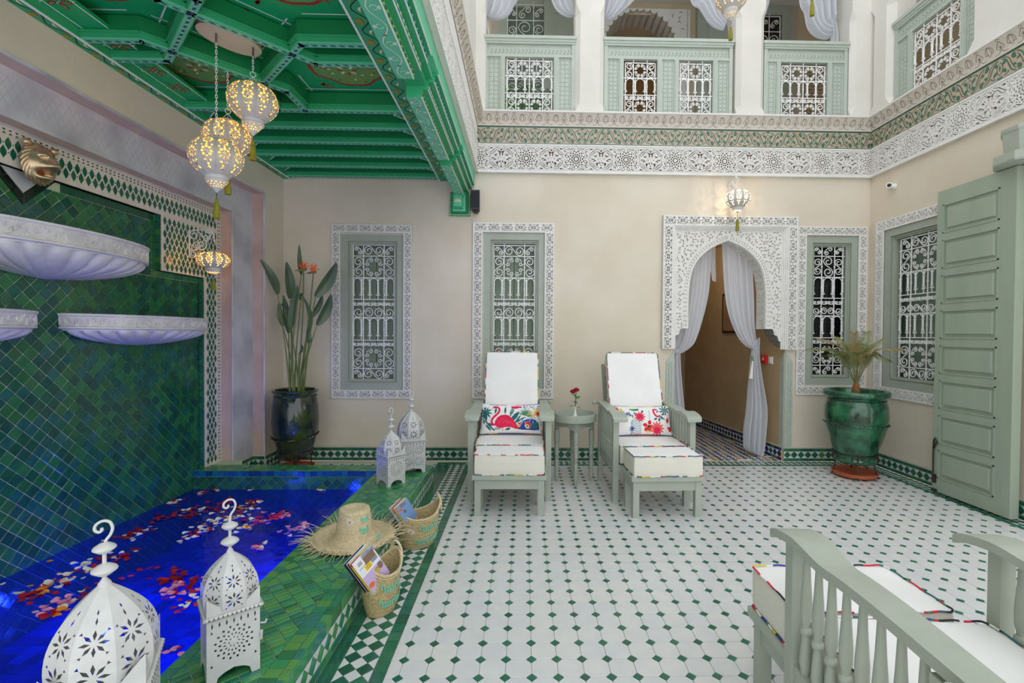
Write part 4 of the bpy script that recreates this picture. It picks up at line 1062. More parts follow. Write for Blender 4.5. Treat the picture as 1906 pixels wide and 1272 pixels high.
lattice_shutter(w1, -1.75, -1.30, .80, 2.19, frB)
w2 = window('window_2', 'tall grilled window behind the flamingo pillow lounger', W2, (-.520, .302, .635, 2.41), frB, GM_W, -.31, .83, gB, shut)
lattice_shutter(w2, -.33, .12, .82, 2.22, frB)
window('window_3', 'narrow dark grilled window right of the arched doorway', W3, (2.79, 3.51, .687, 2.41), frB, GM_N, 2.99, .88, gB, dark_glass)
window('window_4', 'grilled window in the right wall beside the open door leaf', W4, (3.62, 4.74, .70, 2.43), frR, GM_R, -4.49, .90, gR, pale_glass)
# ================================================================== ARCHED DOORWAY
dr = struct('door_1', label='arched doorway in carved white stucco with swagged curtains', cat='doorway')
surround(1.40, 2.775, 1.15, 2.50, .105, frB, h=.045, sides='LRT', name='carved_frame', parent=dr)
m = MB()
for i, (e, d) in enumerate(((.105, .035), (.118, .022), (.131, .010))):
    x0, x1, z1 = 1.40 + e, 2.775 - e, 2.50 - e
    m.prism([(x0, 1.15), (x0 + .014, 1.15), (x0 + .014, z1 - .014), (x1 - .014, z1 - .014), (x1 - .014, 1.15), (x1, 1.15), (x1, z1), (x0, z1)], frB, -.005, d)
m.build('stepped_moulding', stucco, dr)
# arch outline
cx = 2.075
def arch_pts(n=12):
    R = [(2.475, 1.36), (2.477, 1.57), (2.472, 1.76), (2.45, 1.91), (2.40, 2.035), (2.31, 2.138), (2.195, 2.212), (2.075, 2.262)]
    S = spline([(a, b_, 0) for a, b_ in R], 22); r = [(p.x, p.y) for p in S]
    return r + [(2 * cx - a, b_) for a, b_ in r[-2::-1]]
AP = arch_pts()
corb = [(2.545, 1.36), (2.56, 1.335), (2.565, 1.30), (2.60, 1.285), (2.612, 1.24), (2.65, 1.215), (2.668, 1.17), (2.69, 1.15)]
openp = [(2.69, 1.14)] + corb[::-1] + [(2.50, 1.36)] + AP + [(2 * cx - 2.50, 1.36)] + [(2 * cx - a, b_) for a, b_ in corb] + [(2 * cx - 2.69, 1.14)]
px0, px1, pz1 = 1.53, 2.645, 2.372
outl = [(px0, 1.14)] + [(1.53, 1.15)] + [(2 * cx - a, b_) for a, b_ in corb[::-1]] + [(2 * cx - 2.50, 1.36)] + AP[::-1] + [(2.50, 1.36)] + corb + [(px1 + .05, 1.14), (px1 + .05, pz1), (px0, pz1)]
H = []
APi = [Vector((a, b_)) for a, b_ in AP]
# chevron bands following the arch
for off, st_, L_, W_ in ((.022, 2, .026, .007), (.042, 2, .026, .007)):
    for i in range(0, len(APi) * 3 - 3):
        t = i / 3; j = min(int(t), len(APi) - 2); p = APi[j].lerp(APi[j + 1], t - j); d = (APi[j + 1] - APi[j]).normalized(); nn = Vector((d.y, -d.x)); q = p + nn * off
        if i % 2 == 0 and p.y > 1.37 and px0 + .01 < q.x < px1 - .01: H.append(leaf2(q.x, q.y, L_, W_, atan2(d.y, d.x) + (.5 if off < .03 else -.5)))
n0 = len(H); rr = random.Random(3); cand = []
from math import hypot
for _ in range(14000):
    x = rr.uniform(px0 + .035, px1 - .03); z = rr.uniform(1.20, pz1 - .035)
    xi = abs(x - cx)
    if z < 1.36 and xi < .50: continue
    if z < 1.24: continue
    dmin = min(hypot(x - p.x, z - p.y) for p in APi); 
    if inside(np.array([[x, z]]), [(p.x, p.y) for p in APi])[0] or dmin < .072: continue
    if any(hypot(x - a, z - b_) < .026 for a, b_ in cand): continue
    cand.append((x, z))
for x, z in cand:
    a = atan2(z - 1.7, (x - cx)) ; sg = 1 if x > cx else -1
    H.append(leaf2(x, z, .033, .0115, a + rr.choice((-.8, .8)), .35 * rr.choice((-1, 1))))
for k in range(46):
    z = 1.19 + k * .025
    if z < pz1 - .02: H.append(leaf2(px0 + .013, z, .016, .006, .9)); H.append(leaf2(px1 - .008, z, .016, .006, -.9))
for k in range(44): H.append(leaf2(px0 + .03 + k * .0245, pz1 - .012, .016, .006, .7))
m = MB(); PT = pierce([outl], H); sheet(m, PT, frB, .002, 0, base=-.010); sheet(m, pierce([outl], []), frB, -.008, 1, base=-.20); m.build('carved_spandrel', [stucco, stucco_back2], dr)
# intrados (inner face of the arch), pierced pattern
S = APi; m = MB(); PL = [0]
for i in range(1, len(S)): PL.append(PL[-1] + (S[i] - S[i - 1]).length)
H2 = []; Lt = PL[-1]
H2 = [[(u, v) for u, v in h_] for h_ in lace_strip(Lt, .19)]
def frI2(u, v, d):
    u = min(max(u, 0), Lt - 1e-6); j = max(0, min(len(S) - 2, int(np.searchsorted(PL, u) - 1))); t = (u - PL[j]) / max(1e-6, PL[j + 1] - PL[j]); p = S[j].lerp(S[j + 1], t); dd = (S[j + 1] - S[j]).normalized(); nn = Vector((dd.y, -dd.x))
    q = p + nn * (-d); return (q.x, YB + .005 + v, q.y)
m = MB(); P_, T_ = pierce([[(0, 0), (Lt, 0), (Lt, .19), (0, .19)]], H2, extra=[(x, y) for x in PL for y in (.0, .095, .19)]); sheet(m, (P_, T_), frI2, .006, 0, base=.0)
P_, T_ = pierce([[(0, 0), (Lt, 0), (Lt, .19), (0, .19)]], [], extra=[(x, y) for x in PL for y in (.0, .19)]); sheet(m, (P_, T_), frI2, .001, 1); m.build('carved_intrados', [stucco, stucco_back2], dr)
# corbels under the arch springing
for sg in (1, -1):
    m = MB(); q = [(cx + sg * (a - cx), b_) for a, b_ in ([(2.48, 1.36)] + corb + [(2.72, 1.15), (2.72, 1.36)])]; m.prism(q, frB, -.20, -.001); m.build('corbel', stucco, dr)
# green carved jamb strips
for sg, xa, xb in ((-1, 1.455, 1.53), (1, 2.685, 2.762)):
    m = MB(); W = xb - xa; out = [(xa, .135), (xb, .135), (xb, 1.11 if sg < 0 else 1.04), ((xa if sg < 0 else xb), 1.02)] if False else None
    tip = xb if sg < 0 else xa; far = xa if sg < 0 else xb
    q = [(xa, .135), (xb, .135), (xb, 1.125 if tip == xb else 1.02), (xa, 1.02 if tip == xb else 1.125)]
    Hh = []
    for k in range(36):
        z = .155 + k * .024
        if z > 1.0: break
        Hh.append(leaf2(xa + W * .32, z, .026, .006, .85)); Hh.append(leaf2(xa + W * .68, z + .012, .026, .006, -.85))
    sheet(m, pierce([q], Hh), frB, .008, 0, base=-.001); sheet(m, pierce([q], []), frB, .001, 1); m.build('carved_jamb', [sage_lt, sage], dr)
    fr2 = (lambda u, v, d: (2.68 - d, YB + u, v)) if sg > 0 else (lambda u, v, d: (1.53 + d, YB + u, v))
    q = [(0, .135), (.075, .135), (.075, 1.02), (0, 1.125)]; Hh = []
    for k in range(36):
        z = .155 + k * .024
        if z > 1.0: break
        Hh.append(leaf2(.024, z, .026, .006, .85)); Hh.append(leaf2(.052, z + .012, .026, .006, -.85))
    m = MB(); sheet(m, pierce([q], Hh), fr2, .008, 0, base=-.001); sheet(m, pierce([q], []), fr2, .001, 1); m.build('carved_jamb', [sage_lt, sage], dr)
# passage behind
ps = struct('wall_passage', label='brown plaster passage seen through the arched doorway', cat='passage')
m = MB(); m.quad((2.68, YB, 0), (2.45, 7.2, 0), (2.45, 7.2, 2.6), (2.68, YB, 2.6)); m.build('passage_side', mat('plaster_warm', 'B79E7B', 'AE9570', rough=.75, nscale=4, bump=.12, bscale=70), ps)
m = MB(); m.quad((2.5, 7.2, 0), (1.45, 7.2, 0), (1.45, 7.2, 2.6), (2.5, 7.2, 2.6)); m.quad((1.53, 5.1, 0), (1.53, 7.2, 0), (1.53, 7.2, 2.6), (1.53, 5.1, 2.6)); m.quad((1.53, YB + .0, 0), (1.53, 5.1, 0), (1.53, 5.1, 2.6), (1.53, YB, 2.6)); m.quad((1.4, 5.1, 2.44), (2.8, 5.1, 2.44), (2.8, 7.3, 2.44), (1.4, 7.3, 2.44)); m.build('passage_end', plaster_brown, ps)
dl = Vector((2.45 - 2.68, 7.2 - YB, 0)); LL = dl.length; dl.normalize(); nn = Vector((-dl.y, dl.x, 0)); 
frP = lambda u, v, d: tuple(Vector((2.68, YB, v)) + dl * u + nn * d); MP = Matrix(((dl.x, 0, nn.x), (dl.y, 0, nn.y), (0, 1, 0)))
MP = Matrix(((-dl.x, 0, nn.x), (-dl.y, 0, nn.y), (0, 1, 0)))
diamond_board('baseboard_passage', LL - .02, lambda u, v, d: tuple(Vector((2.68, YB, v)) + dl * (LL - u) + nn * d), MP, 'dark diamond tiled baseboard running down the passage', u0=0.0, palette=[mat('tile_navy', '1E2A50', rough=.2), mat('tile_blackish', '20222A', rough=.2), green_tile[0], pool_tile[3], mat('tile_brown', '6A4A2A', rough=.3), green_tile[1]])
# framed picture on the passage end wall
p0_ = Vector((2.68, YB, 0)) + dl * 1.24; frK = lambda u, v, d: tuple(dl * (-u) + nn * d + Vector((0, 0, v)))
t = thing('picture_frame', 'dark framed picture hanging on the passage wall behind the right curtain', 'picture', (p0_.x, p0_.y, 1.32))
m = MB(); m.prism([(0, 0), (.55, 0), (.55, .5), (0, .5)], frK, .001, .02); m.build('frame', mat('frame_dark', '2A1F18', rough=.4), t); m = MB(); m.prism([(.03, .03), (.52, .03), (.52, .47), (.03, .47)], frK, .02, .022); m.build('picture', mat('picture_brown', '8A6A50', 'A88A6A', rough=.6, nscale=6), t)
# fire call point and switch on the passage reveal (wall normal -X)
cp = Vector(atX(1427, 669, 2.66)); t = thing('fire_call_point', 'red fire alarm call point beside the white curtain', 'alarm', (2.655, cp.y, cp.z), rz=0)
m = MB(); m.box((-.035, -.045, -.045), (0, .045, .045)); bv = m.build('housing', mat('alarm_red', 'D81E1E', rough=.4), t); m = MB(); m.box((-.038, -.018, -.012), (-.034, .018, .014)); m.box((-.0375, -.01, .022), (-.034, .01, .030)); m.build('press_label', mat('alarm_white', 'E8D8D8', rough=.4), t)
t = thing('light_switch', 'white switch plate next to the red alarm box', 'switch', (2.667, cp.y - .095, cp.z - .005)); m = MB(); m.box((-.02, -.038, -.04), (0, .038, .04)); m.build('plate', iron_w, t); m = MB(); m.box((-.026, -.015, -.025), (-.02, .015, .025)); m.build('rocker', stucco, t)
wl2 = bpy.data.lights.new('passage_glow', 'POINT'); wl2.energy = 5; wl2.color = (1, .84, .66); wl2.shadow_soft_size = .15
t = thing('passage_lamp', 'small ceiling lamp lighting the passage', 'lamp', (2.0, 5.9, 2.40)); m = MB(); m.lathe([(0, -.03), (.06, -.02), (.07, .02), (0, .02)], 12); m.build('shade', mat('lamp_glow', 'FFE0B0', emit='FFD9A0', estr=2), t, smooth=50); lo = bpy.data.objects.new('glow', wl2); scene.collection.objects.link(lo); lo.parent = t; lo.location = (0, 0, -.15)

# ================================================================== DRAPERY
curt = bpy.data.materials.new('sheer_curtain'); curt.use_nodes = True; N = curt.node_tree.nodes; L = curt.node_tree.links; b_ = N['Principled BSDF']
b_.inputs['Base Color'].default_value = (*lin('E4E6EC'), 1); b_.inputs['Roughness'].default_value = .9; b_.inputs['Alpha'].default_value = .93
tl = N.new('ShaderNodeBsdfTranslucent'); tl.inputs[0].default_value = (.85, .86, .9, 1); ms = N.new('ShaderNodeMixShader'); ms.inputs[0].default_value = .35; L.new(b_.outputs[0], ms.inputs[1]); L.new(tl.outputs[0], ms.inputs[2]); L.new(ms.outputs[0], N['Material Output'].inputs[0])
def drape(name, rows, Y, parent=None, folds=9, amp=.018, nu=54, nv=40, dy=None):
    """rows: ((xl,zl),(xr,zr),gather) from top to bottom"""
    Lp = spline([(r[0][0], r[0][1], r[2] if len(r) > 2 else 1) for r in rows], nv); Rp = spline([(r[1][0], r[1][1], 0) for r in rows], nv)
    m = MB(); ph = random.uniform(0, 6)
    def f(u, v):
        j = min(int(round(v * nv)), nv); a, c = Lp[j], Rp[j]; g = a.z; x = a.x + (c.x - a.x) * u; z = a.y + (c.y - a.y) * u
        w = sin(u * folds * 2 * pi + ph + .8 * sin(v * 5)) + .35 * sin(u * folds * 4.7 + 2 * v + ph)
        return (x, Y - amp * g * w + (dy(v) if dy else 0), z)
    m.grid(f, nu, nv); return m.build(name, curt, parent, smooth=180)
def X2(Y, *q): return [tuple(v) for v in xz(Y, *q)]
Yc = 5.03
def rows_px(Y, L_): return [(xz(Y, r[0])[0], xz(Y, r[1])[0], r[2]) for r in L_]
t = thing('curtain', 'left sheer white curtain tied back in the arched doorway', 'curtain', (0, 0, 0))
drape('swag', rows_px(Yc, [((1276, 440), (1322, 440), 1), ((1276, 500), (1322, 485), 1), ((1270, 560), (1318, 545), 1), ((1262, 605), (1306, 600), .9), ((1254, 640), (1292, 640), .8), ((1247, 655), (1270, 658), .6)]), Yc, t, folds=3)
drape('tail', rows_px(Yc, [((1246, 655), (1266, 656), .5), ((1247, 690), (1268, 690), .7), ((1246, 740), (1272, 740), 1), ((1244, 800), (1277, 800), 1), ((1242, 850), (1280, 850), 1)]), Yc, t, folds=3)
m = MB(); p = xz(Yc, (1257, 654))[0]; m.lathe([(.035, -.02), (.045, 0), (.035, .02)], 12, (p[0], Yc, p[1])); m.build('tieback', curt, t, smooth=60)
t = thing('curtain', 'right sheer white curtain tied back beside the red alarm box', 'curtain', (0, 0, 0))
drape('swag', rows_px(Yc, [((1342, 440), (1392, 440), 1), ((1344, 500), (1399, 500), 1), ((1349, 560), (1402, 560), 1), ((1359, 600), (1403, 605), 1), ((1374, 630), (1407, 635), .8), ((1388, 645), (1411, 650), .6), ((1400, 650), (1414, 660), .4)]), Yc, t, folds=5)
drape('tail', rows_px(Yc, [((1400, 640), (1414, 628), .4), ((1397, 670), (1413, 665), .6), ((1394, 710), (1419, 710), .9), ((1390, 760), (1427, 760), 1.1), ((1384, 800), (1425, 805), 1.2), ((1383, 830), (1421, 840), 1.2), ((1389, 838), (1417, 850), 1.2)]), Yc, t, folds=4, amp=.03)
m = MB(); q0 = xz(4.98, (1400, 663), (1401, 672), (1393, 705), (1402, 707)); m.tube([(q0[0][0], 4.98, q0[0][1]), (q0[1][0], 4.98, q0[1][1])], .010, 8, 1); m.tube([(q0[1][0], 4.98, q0[1][1]), ((q0[2][0] + q0[3][0]) / 2, 4.98, q0[2][1])], [.008, .022], 10, 0); m.build('tassel', [stucco, paint_olive], t, smooth=50)
t = thing('curtain', 'pointed white curtain end hanging under the arch', 'curtain'); drape('swag', rows_px(Yc, [((1320, 440), (1342, 440), 1), ((1326, 470), (1341, 470), .6), ((1331, 495), (1341, 500), .4), ((1334, 520), (1341, 523), .3)]), Yc + .12, t, folds=2, nv=20, nu=20)
# ================================================================== UPPER GALLERY
gal = struct('trim_gallery', label='cream gallery floor slab, parapet walls and gallery back wall upstairs', cat='gallery')
ZG = 3.508; YG = 6.25; XG = 4.9
m = MB(); m.box((-.45, YB - .01, 3.40), (5.2, YG + .2, ZG - .02)); m.box((3.56, -.3, 3.40), (5.2, YB, ZG - .02)); m.build('slab', plaster_up, gal)
m = MB(); xq0, xq1 = xz(YG, (1118, 60))[0][0] + .02, xz(YG, (1282, 60))[0][0] - .02; m.quad((-1.2, YG, 3.4), (xq0, YG, 3.4), (xq0, YG, 6.2), (-1.2, YG, 6.2)); m.quad((xq1, YG, 3.4), (5.2, YG, 3.4), (5.2, YG, 6.2), (xq1, YG, 6.2)); m.quad((xq0, YG, 5.45), (xq1, YG, 5.45), (xq1, YG, 6.2), (xq0, YG, 6.2)); m.box((xq0 - .3, YG + .01, 3.3), (xq0 - .25, YG + 1, 5.6)); m.box((xq1 + .25, YG + .01, 3.3), (xq1 + .3, YG + 1, 5.6)); m.box((xq0 - .3, YG + .05, 5.6), (xq1 + .3, YG + 1, 5.65)); m.quad((XG, -.3, 3.4), (XG, YG, 3.4), (XG, YG, 6.2), (XG, -.3, 6.2)); m.build('gallery_wall', mat('plaster_gallery', 'CDBB9C', 'D6C6AA', rough=.8, nscale=4), gal)
m = MB(); m.box((-1.3, YB + .1, 5.6), (5.2, YG + .2, 5.7)); m.box((3.7, -.3, 5.6), (5.2, YB + .1, 5.7)); m.build('gallery_ceiling', plaster_up, gal)
m = MB(); m.box((-1.6, .2, 3.01), (-.50, YB + .4, 6.2)); m.box((-.68, -.6, 2.90), (-.50, YB, 3.02)); m.build('left_upper_wall', plaster_up, gal)
def column(x0, x1, y0, y1, label, ch=.045, zt=6.2):
    t = struct('column', label=label, cat='column'); t['kind'] = 'structure'; t.location = ((x0 + x1) / 2, (y0 + y1) / 2, ZG - .02); hx, hy = (x1 - x0) / 2, (y1 - y0) / 2
    def oct_(c): return [(-hx + c, -hy), (hx - c, -hy), (hx, -hy + c), (hx, hy - c), (hx - c, hy), (-hx + c, hy), (-hx, hy - c), (-hx, -hy + c)]
    m = MB(); zs = [(0, .004), (.05, .004), (.13, ch), (1.02, ch), (1.10, .012), (1.13, .004), (zt - ZG, .004)]; L_ = [oct_(c) for z, c in zs]
    for i in range(len(zs) - 1):
        for k in range(8): a, b_ = L_[i][k], L_[i][(k + 1) % 8]; c, d = L_[i + 1][(k + 1) % 8], L_[i + 1][k]; m.add([(*a, zs[i][0]), (*b_, zs[i][0]), (*c, zs[i + 1][0]), (*d, zs[i + 1][0])], [(0, 1, 2, 3)])
    m.build('shaft', plaster_up, t); return t
column(-.86, -.405, 4.83, 5.10, 'cream corner column at the left end of the gallery'); column(.50, .79, 4.83, 5.10, 'cream chamfered column between the first two balcony railings'); column(2.135, 2.425, 4.83, 5.10, 'cream chamfered column between the wide and the right railing')
column(3.31, 3.60, 4.83, 5.10, 'cream corner pier right of the last back railing'); column(3.50, 3.80, 4.56, 4.84, 'cream pier at the near side of the gallery corner', ch=.06); column(3.50, 3.80, 2.95, 3.76, 'wide cream column at the near end of the right railing', ch=.06)
def fret(mb, x0, x1, z0, z1, fr, mi=0):
    w = x1 - x0; n = max(2, int(round(w / .040))); c = w / n; k = int(round((z1 - z0) / c)); Hs = []
    for i in range(n):
        for j in range(k):
            cx_, cz_ = x0 + (i + .5) * c, z0 + (j + .5) * (z1 - z0) / k
            Hs += radial(cx_, cz_, 4, .003, .0125, .0035, pi / 4); Hs.append([(cx_ - .005, cz_ + c / 2), (cx_, cz_ + c / 2 - .005), (cx_ + .005, cz_ + c / 2), (cx_, cz_ + c / 2 + .005)])
            Hs.append([(cx_ + c / 2 - .005, cz_), (cx_ + c / 2, cz_ - .005), (cx_ + c / 2 + .005, cz_), (cx_ + c / 2, cz_ + .005)]) if i < n - 1 else None
    Hs = [h for h in Hs if h and min(q[1] for q in h) > z0 + .002 and max(q[1] for q in h) < z1 - .002]
    sheet(mb, pierce([[(x0, z0), (x1, z0), (x1, z1), (x0, z1)]], Hs), fr, .008, mi, base=-.006)
BG = [('small', 30), ('arch', 38), ('mini', 10), ('small', 30)]
BAL = [('ring', 29), ('arch', 33), ('mini', 10), ('ring', 30)]
def railing(label, L, bays, M):
    """bays: list of (x0,x1) openings holding a grille; fretwork strips fill between"""
    t = thing('balcony_railing', label, 'railing', group='gallery railings'); t.matrix_world = M
    fr = lambda u, v, d: (u, -d, v); H = .79
    m = MB(); m.box((-.012, -.045, H - .03), (L + .012, .045, H)); m.box((-.004, -.035, H - .055), (L + .004, .035, H - .03)); m.box((0, -.028, H - .075), (L, .028, H - .055)); m.build('handrail', sage_lt, t)
    m = MB(); m.box((0, -.022, 0), (.035, .022, H - .07)); m.box((L - .035, -.022, 0), (L, .022, H - .07)); m.box((.035, -.022, .585), (L - .035, .022, .61)); m.box((.035, -.022, 0), (L - .035, .022, .012))
    xs = []
    for a, c in bays: xs += [(a - .045, a), (c, c + .045)]
    for a, c in xs: m.box((a, -.022, .012), (c, .022, .585)); m.box((a + .012, -.027, .012), (c - .012, -.02, .585))
    m.build('rail_frame', sage_lt, t)
    m = MB(); Hs = []; n = int((L - .10) / .038)
    for i in range(n):
        u = .055 + (i + .5) * (L - .11) / n; Hs += [leaf2(u, .632, .026, .006, .75), leaf2(u + .010, .660, .026, .006, -.75), leaf2(u, .648, .012, .005, 0), leaf2(u + .018, .64, .012, .005, 1.57)]
    sheet(m, pierce([[(.035, .61), (L - .035, .61), (L - .035, .715), (.035, .715)]], Hs), fr, .004, 0, base=-.004); m.box((.035, .004, .61), (L - .035, .010, .715), 1); m.build('carved_rail_panel', [sage_lt, sage], t)
    ed = [.035] + [v for q in xs for v in q] + [L - .035]
    for i in range(0, len(ed), 4) if len(bays) == 1 else (0, 4, 8):
        if ed[i + 1] - ed[i] > .04: mm = MB(); fret(mm, ed[i], ed[i + 1], .012, .585, fr); mm.build('fretwork', sage_lt, t)
    for a, c in bays:
        w = c - a; g = grille_mesh(w - .04, .535, BAL if w > .42 else BAL, (.2, .5, .8) if w > .42 else (.27, .73), 'railing_grille'); inst(g, 'grille', t, (a + .02, 0, .02))
    return t
railing('pale green balcony railing at the left end of the gallery', .925, [(.215, .71)], Matrix.Translation((-.425, 4.90, ZG)))
railing('wide balcony railing with two grilled bays, in the middle of the gallery', 1.315, [(.20, .545), (.765, 1.115)], Matrix.Translation((.795, 4.90, ZG)))
railing('balcony railing right of the second column', .865, [(.175, .66)], Matrix.Translation((2.435, 4.90, ZG)))
railing('balcony railing of the right hand gallery, beside the corner pier', .86, [(.20, .70)], Matrix(((0, 1, 0, 3.56), (-1, 0, 0, 4.56), (0, 0, 1, ZG), (0, 0, 0, 1))))
# gallery back wall fittings (seen above the rails)
frG = lambda u, v, d: (u, YG - d, v)
def gpt(x, y): return xz(YG, (x, y))[0]
def gbox(m, x0, x1, z0, z1, d0, d1, mi=0): m.prism([(x0, z0), (x1, z0), (x1, z1), (x0, z1)], frG, d0, d1, mi)
gw = struct('window_5', label='green framed gallery window behind the left railing', cat='window')
a, c = gpt(928, 60)[0], gpt(1012, 60)[0]; ga = gpt(945, 15); zt = ga[1] + .06
m = MB(); gbox(m, a, a + .10, 3.6, 5.5, 0, .03); gbox(m, a + .1, c, zt, 5.5, 0, .03); gbox(m, a + .06, a + .12, 3.6, zt, .0, .045); gbox(m, a + .12, c, zt - .03, zt + .03, 0, .045); m.build('window_frame', sage, gw)
m = MB(); gbox(m, a + .1, c, 3.6, zt, .001, .004); m.build('pane', pale_glass, gw)
GG = grille_mesh(.47, 1.25, [('small', 20), ('ring', 37), ('arch', 38), ('ring', 30)], (.24, .70), 'gallery_grille'); inst(GG, 'grille', gw, (a + .12, YG - .07, zt - .06 - 1.25))
m = MB(); gbox(m, gpt(915, 50)[0], gpt(928, 50)[0], 3.6, 5.5, 0, .02); m.build('carved_surround', stucco_back2, gw)
gd = struct('door_2', label='green panelled shutter leaf in the gallery behind the left railing', cat='shutter')
m = MB(); a2, c2 = c, gpt(1078, 60)[0]; gbox(m, a2, c2, 3.6, 5.6, .05, .09); z1_ = gpt(1030, 38)[1]
for z0 in (z1_ + .03, z1_ - .42, z1_ - .85): 
    gbox(m, a2 + .10, c2 - .05, z0, z0 + .36, .09, .10); gbox(m, a2 + .14, c2 - .09, z0 + .04, z0 + .32, .10, .115)
m.build('leaf', sage, gd)
ga_ = struct('trim_gallery_arch', label='scalloped carved arch in the gallery above the wide railing', cat='arch')
cxA, czA = gpt(1190, 90); rA = gpt(1262, 60)[0] - cxA
lob = []
n = 17
for i in range(n):
    a0 = pi * (i) / n; a1 = pi * (i + 1) / n
    p = (cxA + rA * cos(a0), czA + rA * 1.0 * sin(a0)); q = (cxA + rA * cos(a1), czA + rA * sin(a1)); mx_, mz_ = (p[0] + q[0]) / 2, (p[1] + q[1]) / 2; d = hypot(q[0] - p[0], q[1] - p[1]) / 2; aa = atan2(q[1] - p[1], q[0] - p[0])
    lob += [(mx_ + d * 1.0 * cos(aa + pi - t * pi / 6 ), mz_ + d * 1.0 * sin(aa + pi - t * pi / 6)) for t in range(0, 6)]
lob.append((cxA - rA, czA))
xa, xb = gpt(1118, 60)[0], gpt(1282, 60)[0]
outA = [(cxA + rA, 3.6)] + [(xb, 3.6), (xb, 5.5), (xa, 5.5), (xa, 3.6), (cxA - rA, 3.6)] + lob[::-1]
Hs = []; rr = random.Random(5); cd = []
for _ in range(900):
    x, z = rr.uniform(xa + .02, xb - .10), rr.uniform(4.0, 5.45)
    if hypot(x - cxA, z - czA) < rA + .07 or any(hypot(x - a_, z - b_) < .055 for a_, b_ in cd): continue
    cd.append((x, z)); Hs.append(leaf2(x, z, .06, .015, atan2(z - czA, x - cxA) + rr.choice((.7, -.7)), .3))
for k in range(60): Hs.append(leaf2(xb - .035, 3.8 + k * .03, .03, .012, .8))
m = MB(); sheet(m, pierce([outA], Hs), frG, .05, 0, base=.03); P_, T_ = pierce([outA], []); sheet(m, (P_, T_), frG, .034, 1, base=-.30); m.build('carved_arch', [stucco, stucco_back2], ga_)
m = MB(); gbox(m, xa - .3, xb + .3, 3.4, 5.6, -.95, -.93); m.build('room_wall', mat('plaster_ochre', '9A7440', 'A88048', rough=.8, nscale=4), ga_)
gp = struct('door_3', label='green panelled door in the gallery right of the scalloped arch', cat='door'); a3, c3 = gpt(1296, 60)[0], gpt(1372, 60)[0]
m = MB(); gbox(m, a3, c3, 3.6, 5.6, .02, .05); zq = gpt(1320, 42)[1]; gbox(m, a3 + .12, c3, 3.75, zq, .05, .055); gbox(m, a3 + .14, c3, 3.77, zq - .02, .055, .07); m.build('leaf', sage, gp)
g5 = struct('window_6', label='green framed grilled window in the gallery behind the right railing', cat='window'); a4, c4 = gpt(1418, 60)[0], gpt(1470, 60)[0]; z4 = gpt(1440, 28)[1]
m = MB(); gbox(m, c4 - .11, c4, 3.6, z4 + .16, 0, .03); gbox(m, a4 - .2, c4 - .11, z4, z4 + .16, 0, .03); gbox(m, c4 - .13, c4 - .08, 3.6, z4 + .02, 0, .05); gbox(m, a4 - .2, c4 - .13, z4 - .03, z4 + .02, 0, .05); m.build('window_frame', sage, g5)
m = MB(); gbox(m, a4 - .2, c4 - .12, 3.6, z4, .001, .004); m.build('pane', dark_glass, g5); GG2 = grille_mesh(.40, 1.2, [('small', 20), ('ring', 37), ('arch', 38), ('ring', 30)], (.3, .65), 'gallery_grille'); inst(GG2, 'grille', g5, (c4 - .17 - .40, YG - .07, z4 - .07 - 1.2))
m = MB(); gbox(m, c4, c4 + .09, 3.6, z4 + .26, 0, .02); gbox(m, a4 - .2, c4, z4 + .16, z4 + .26, 0, .02); m.build('carved_surround', stucco_back2, g5)
m = MB(); a5, c5 = gpt(1498, 60)[0], gpt(1545, 60)[0]; Hs = []
for i in range(9):
    for j in range(18): Hs.append(leaf2(a5 + .03 + i * .032, 4.15 + j * .045, .035, .012, .8 * (-1) ** (i + j), .2))
sheet(m, pierce([[(a5, 4.1), (c5, 4.1), (c5, 5.0), (a5, 5.0)]], [h for h in Hs if max(q[0] for q in h) < c5 - .02]), frG, .02, 0); gbox(m, a5, c5, 4.1, 5.0, 0, .006, 1); m.build('carved_panel', [mat('stucco_tan', 'BCA98C', rough=.8), stucco_back], gal)
# curtains of the gallery
Yq = 5.0
def sw(label, rows, folds=4, tails=None, Y=Yq):
    t = thing('curtain', label, 'curtain', group='tied white curtains upstairs'); drape('swag', rows_px(Y, rows), Y, t, folds=folds, amp=.035, nv=26)
    if tails: drape('tail', rows_px(Y, tails), Y + .02, t, folds=2, nu=24, nv=16)
    return t
sw('white swagged curtain at the far left of the gallery', [((905, -150), (985, -150), 1), ((906, -20), (972, -20), 1), ((903, 8), (962, 5), 1), ((902, 20), (950, 26), 1), ((903, 30), (930, 36), .8), ((902, 28), (912, 36), .4)], 4, [((899, 28), (908, 30), .5), ((899, 50), (910, 50), 1), ((899, 66), (911, 66), 1)])
sw('white swagged curtain left of the first gallery column', [((1012, -150), (1075, -150), 1), ((1018, -20), (1073, -20), 1), ((1026, 5), (1072, 0), 1), ((1036, 22), (1073, 16), .8), ((1056, 31), (1074, 27), .6), ((1068, 30), (1075, 30), .3)], 4)
sw('white swagged curtain right of the first gallery column', [((1124, -150), (1200, -150), 1), ((1124, -20), (1188, -20), 1), ((1123, 5), (1175, 8), 1), ((1122, 20), (1155, 25), .8), ((1121, 28), (1140, 35), .6), ((1120, 30), (1130, 36), .3)], 4)
sw('white swagged curtain left of the second gallery column', [((1262, -150), (1375, -150), 1), ((1278, -10), (1368, -30), 1), ((1300, 15), (1358, -2), 1), ((1318, 42), (1352, 15), .9), ((1334, 54), (1352, 28), .8), ((1346, 58), (1353, 40), .4)], 5)
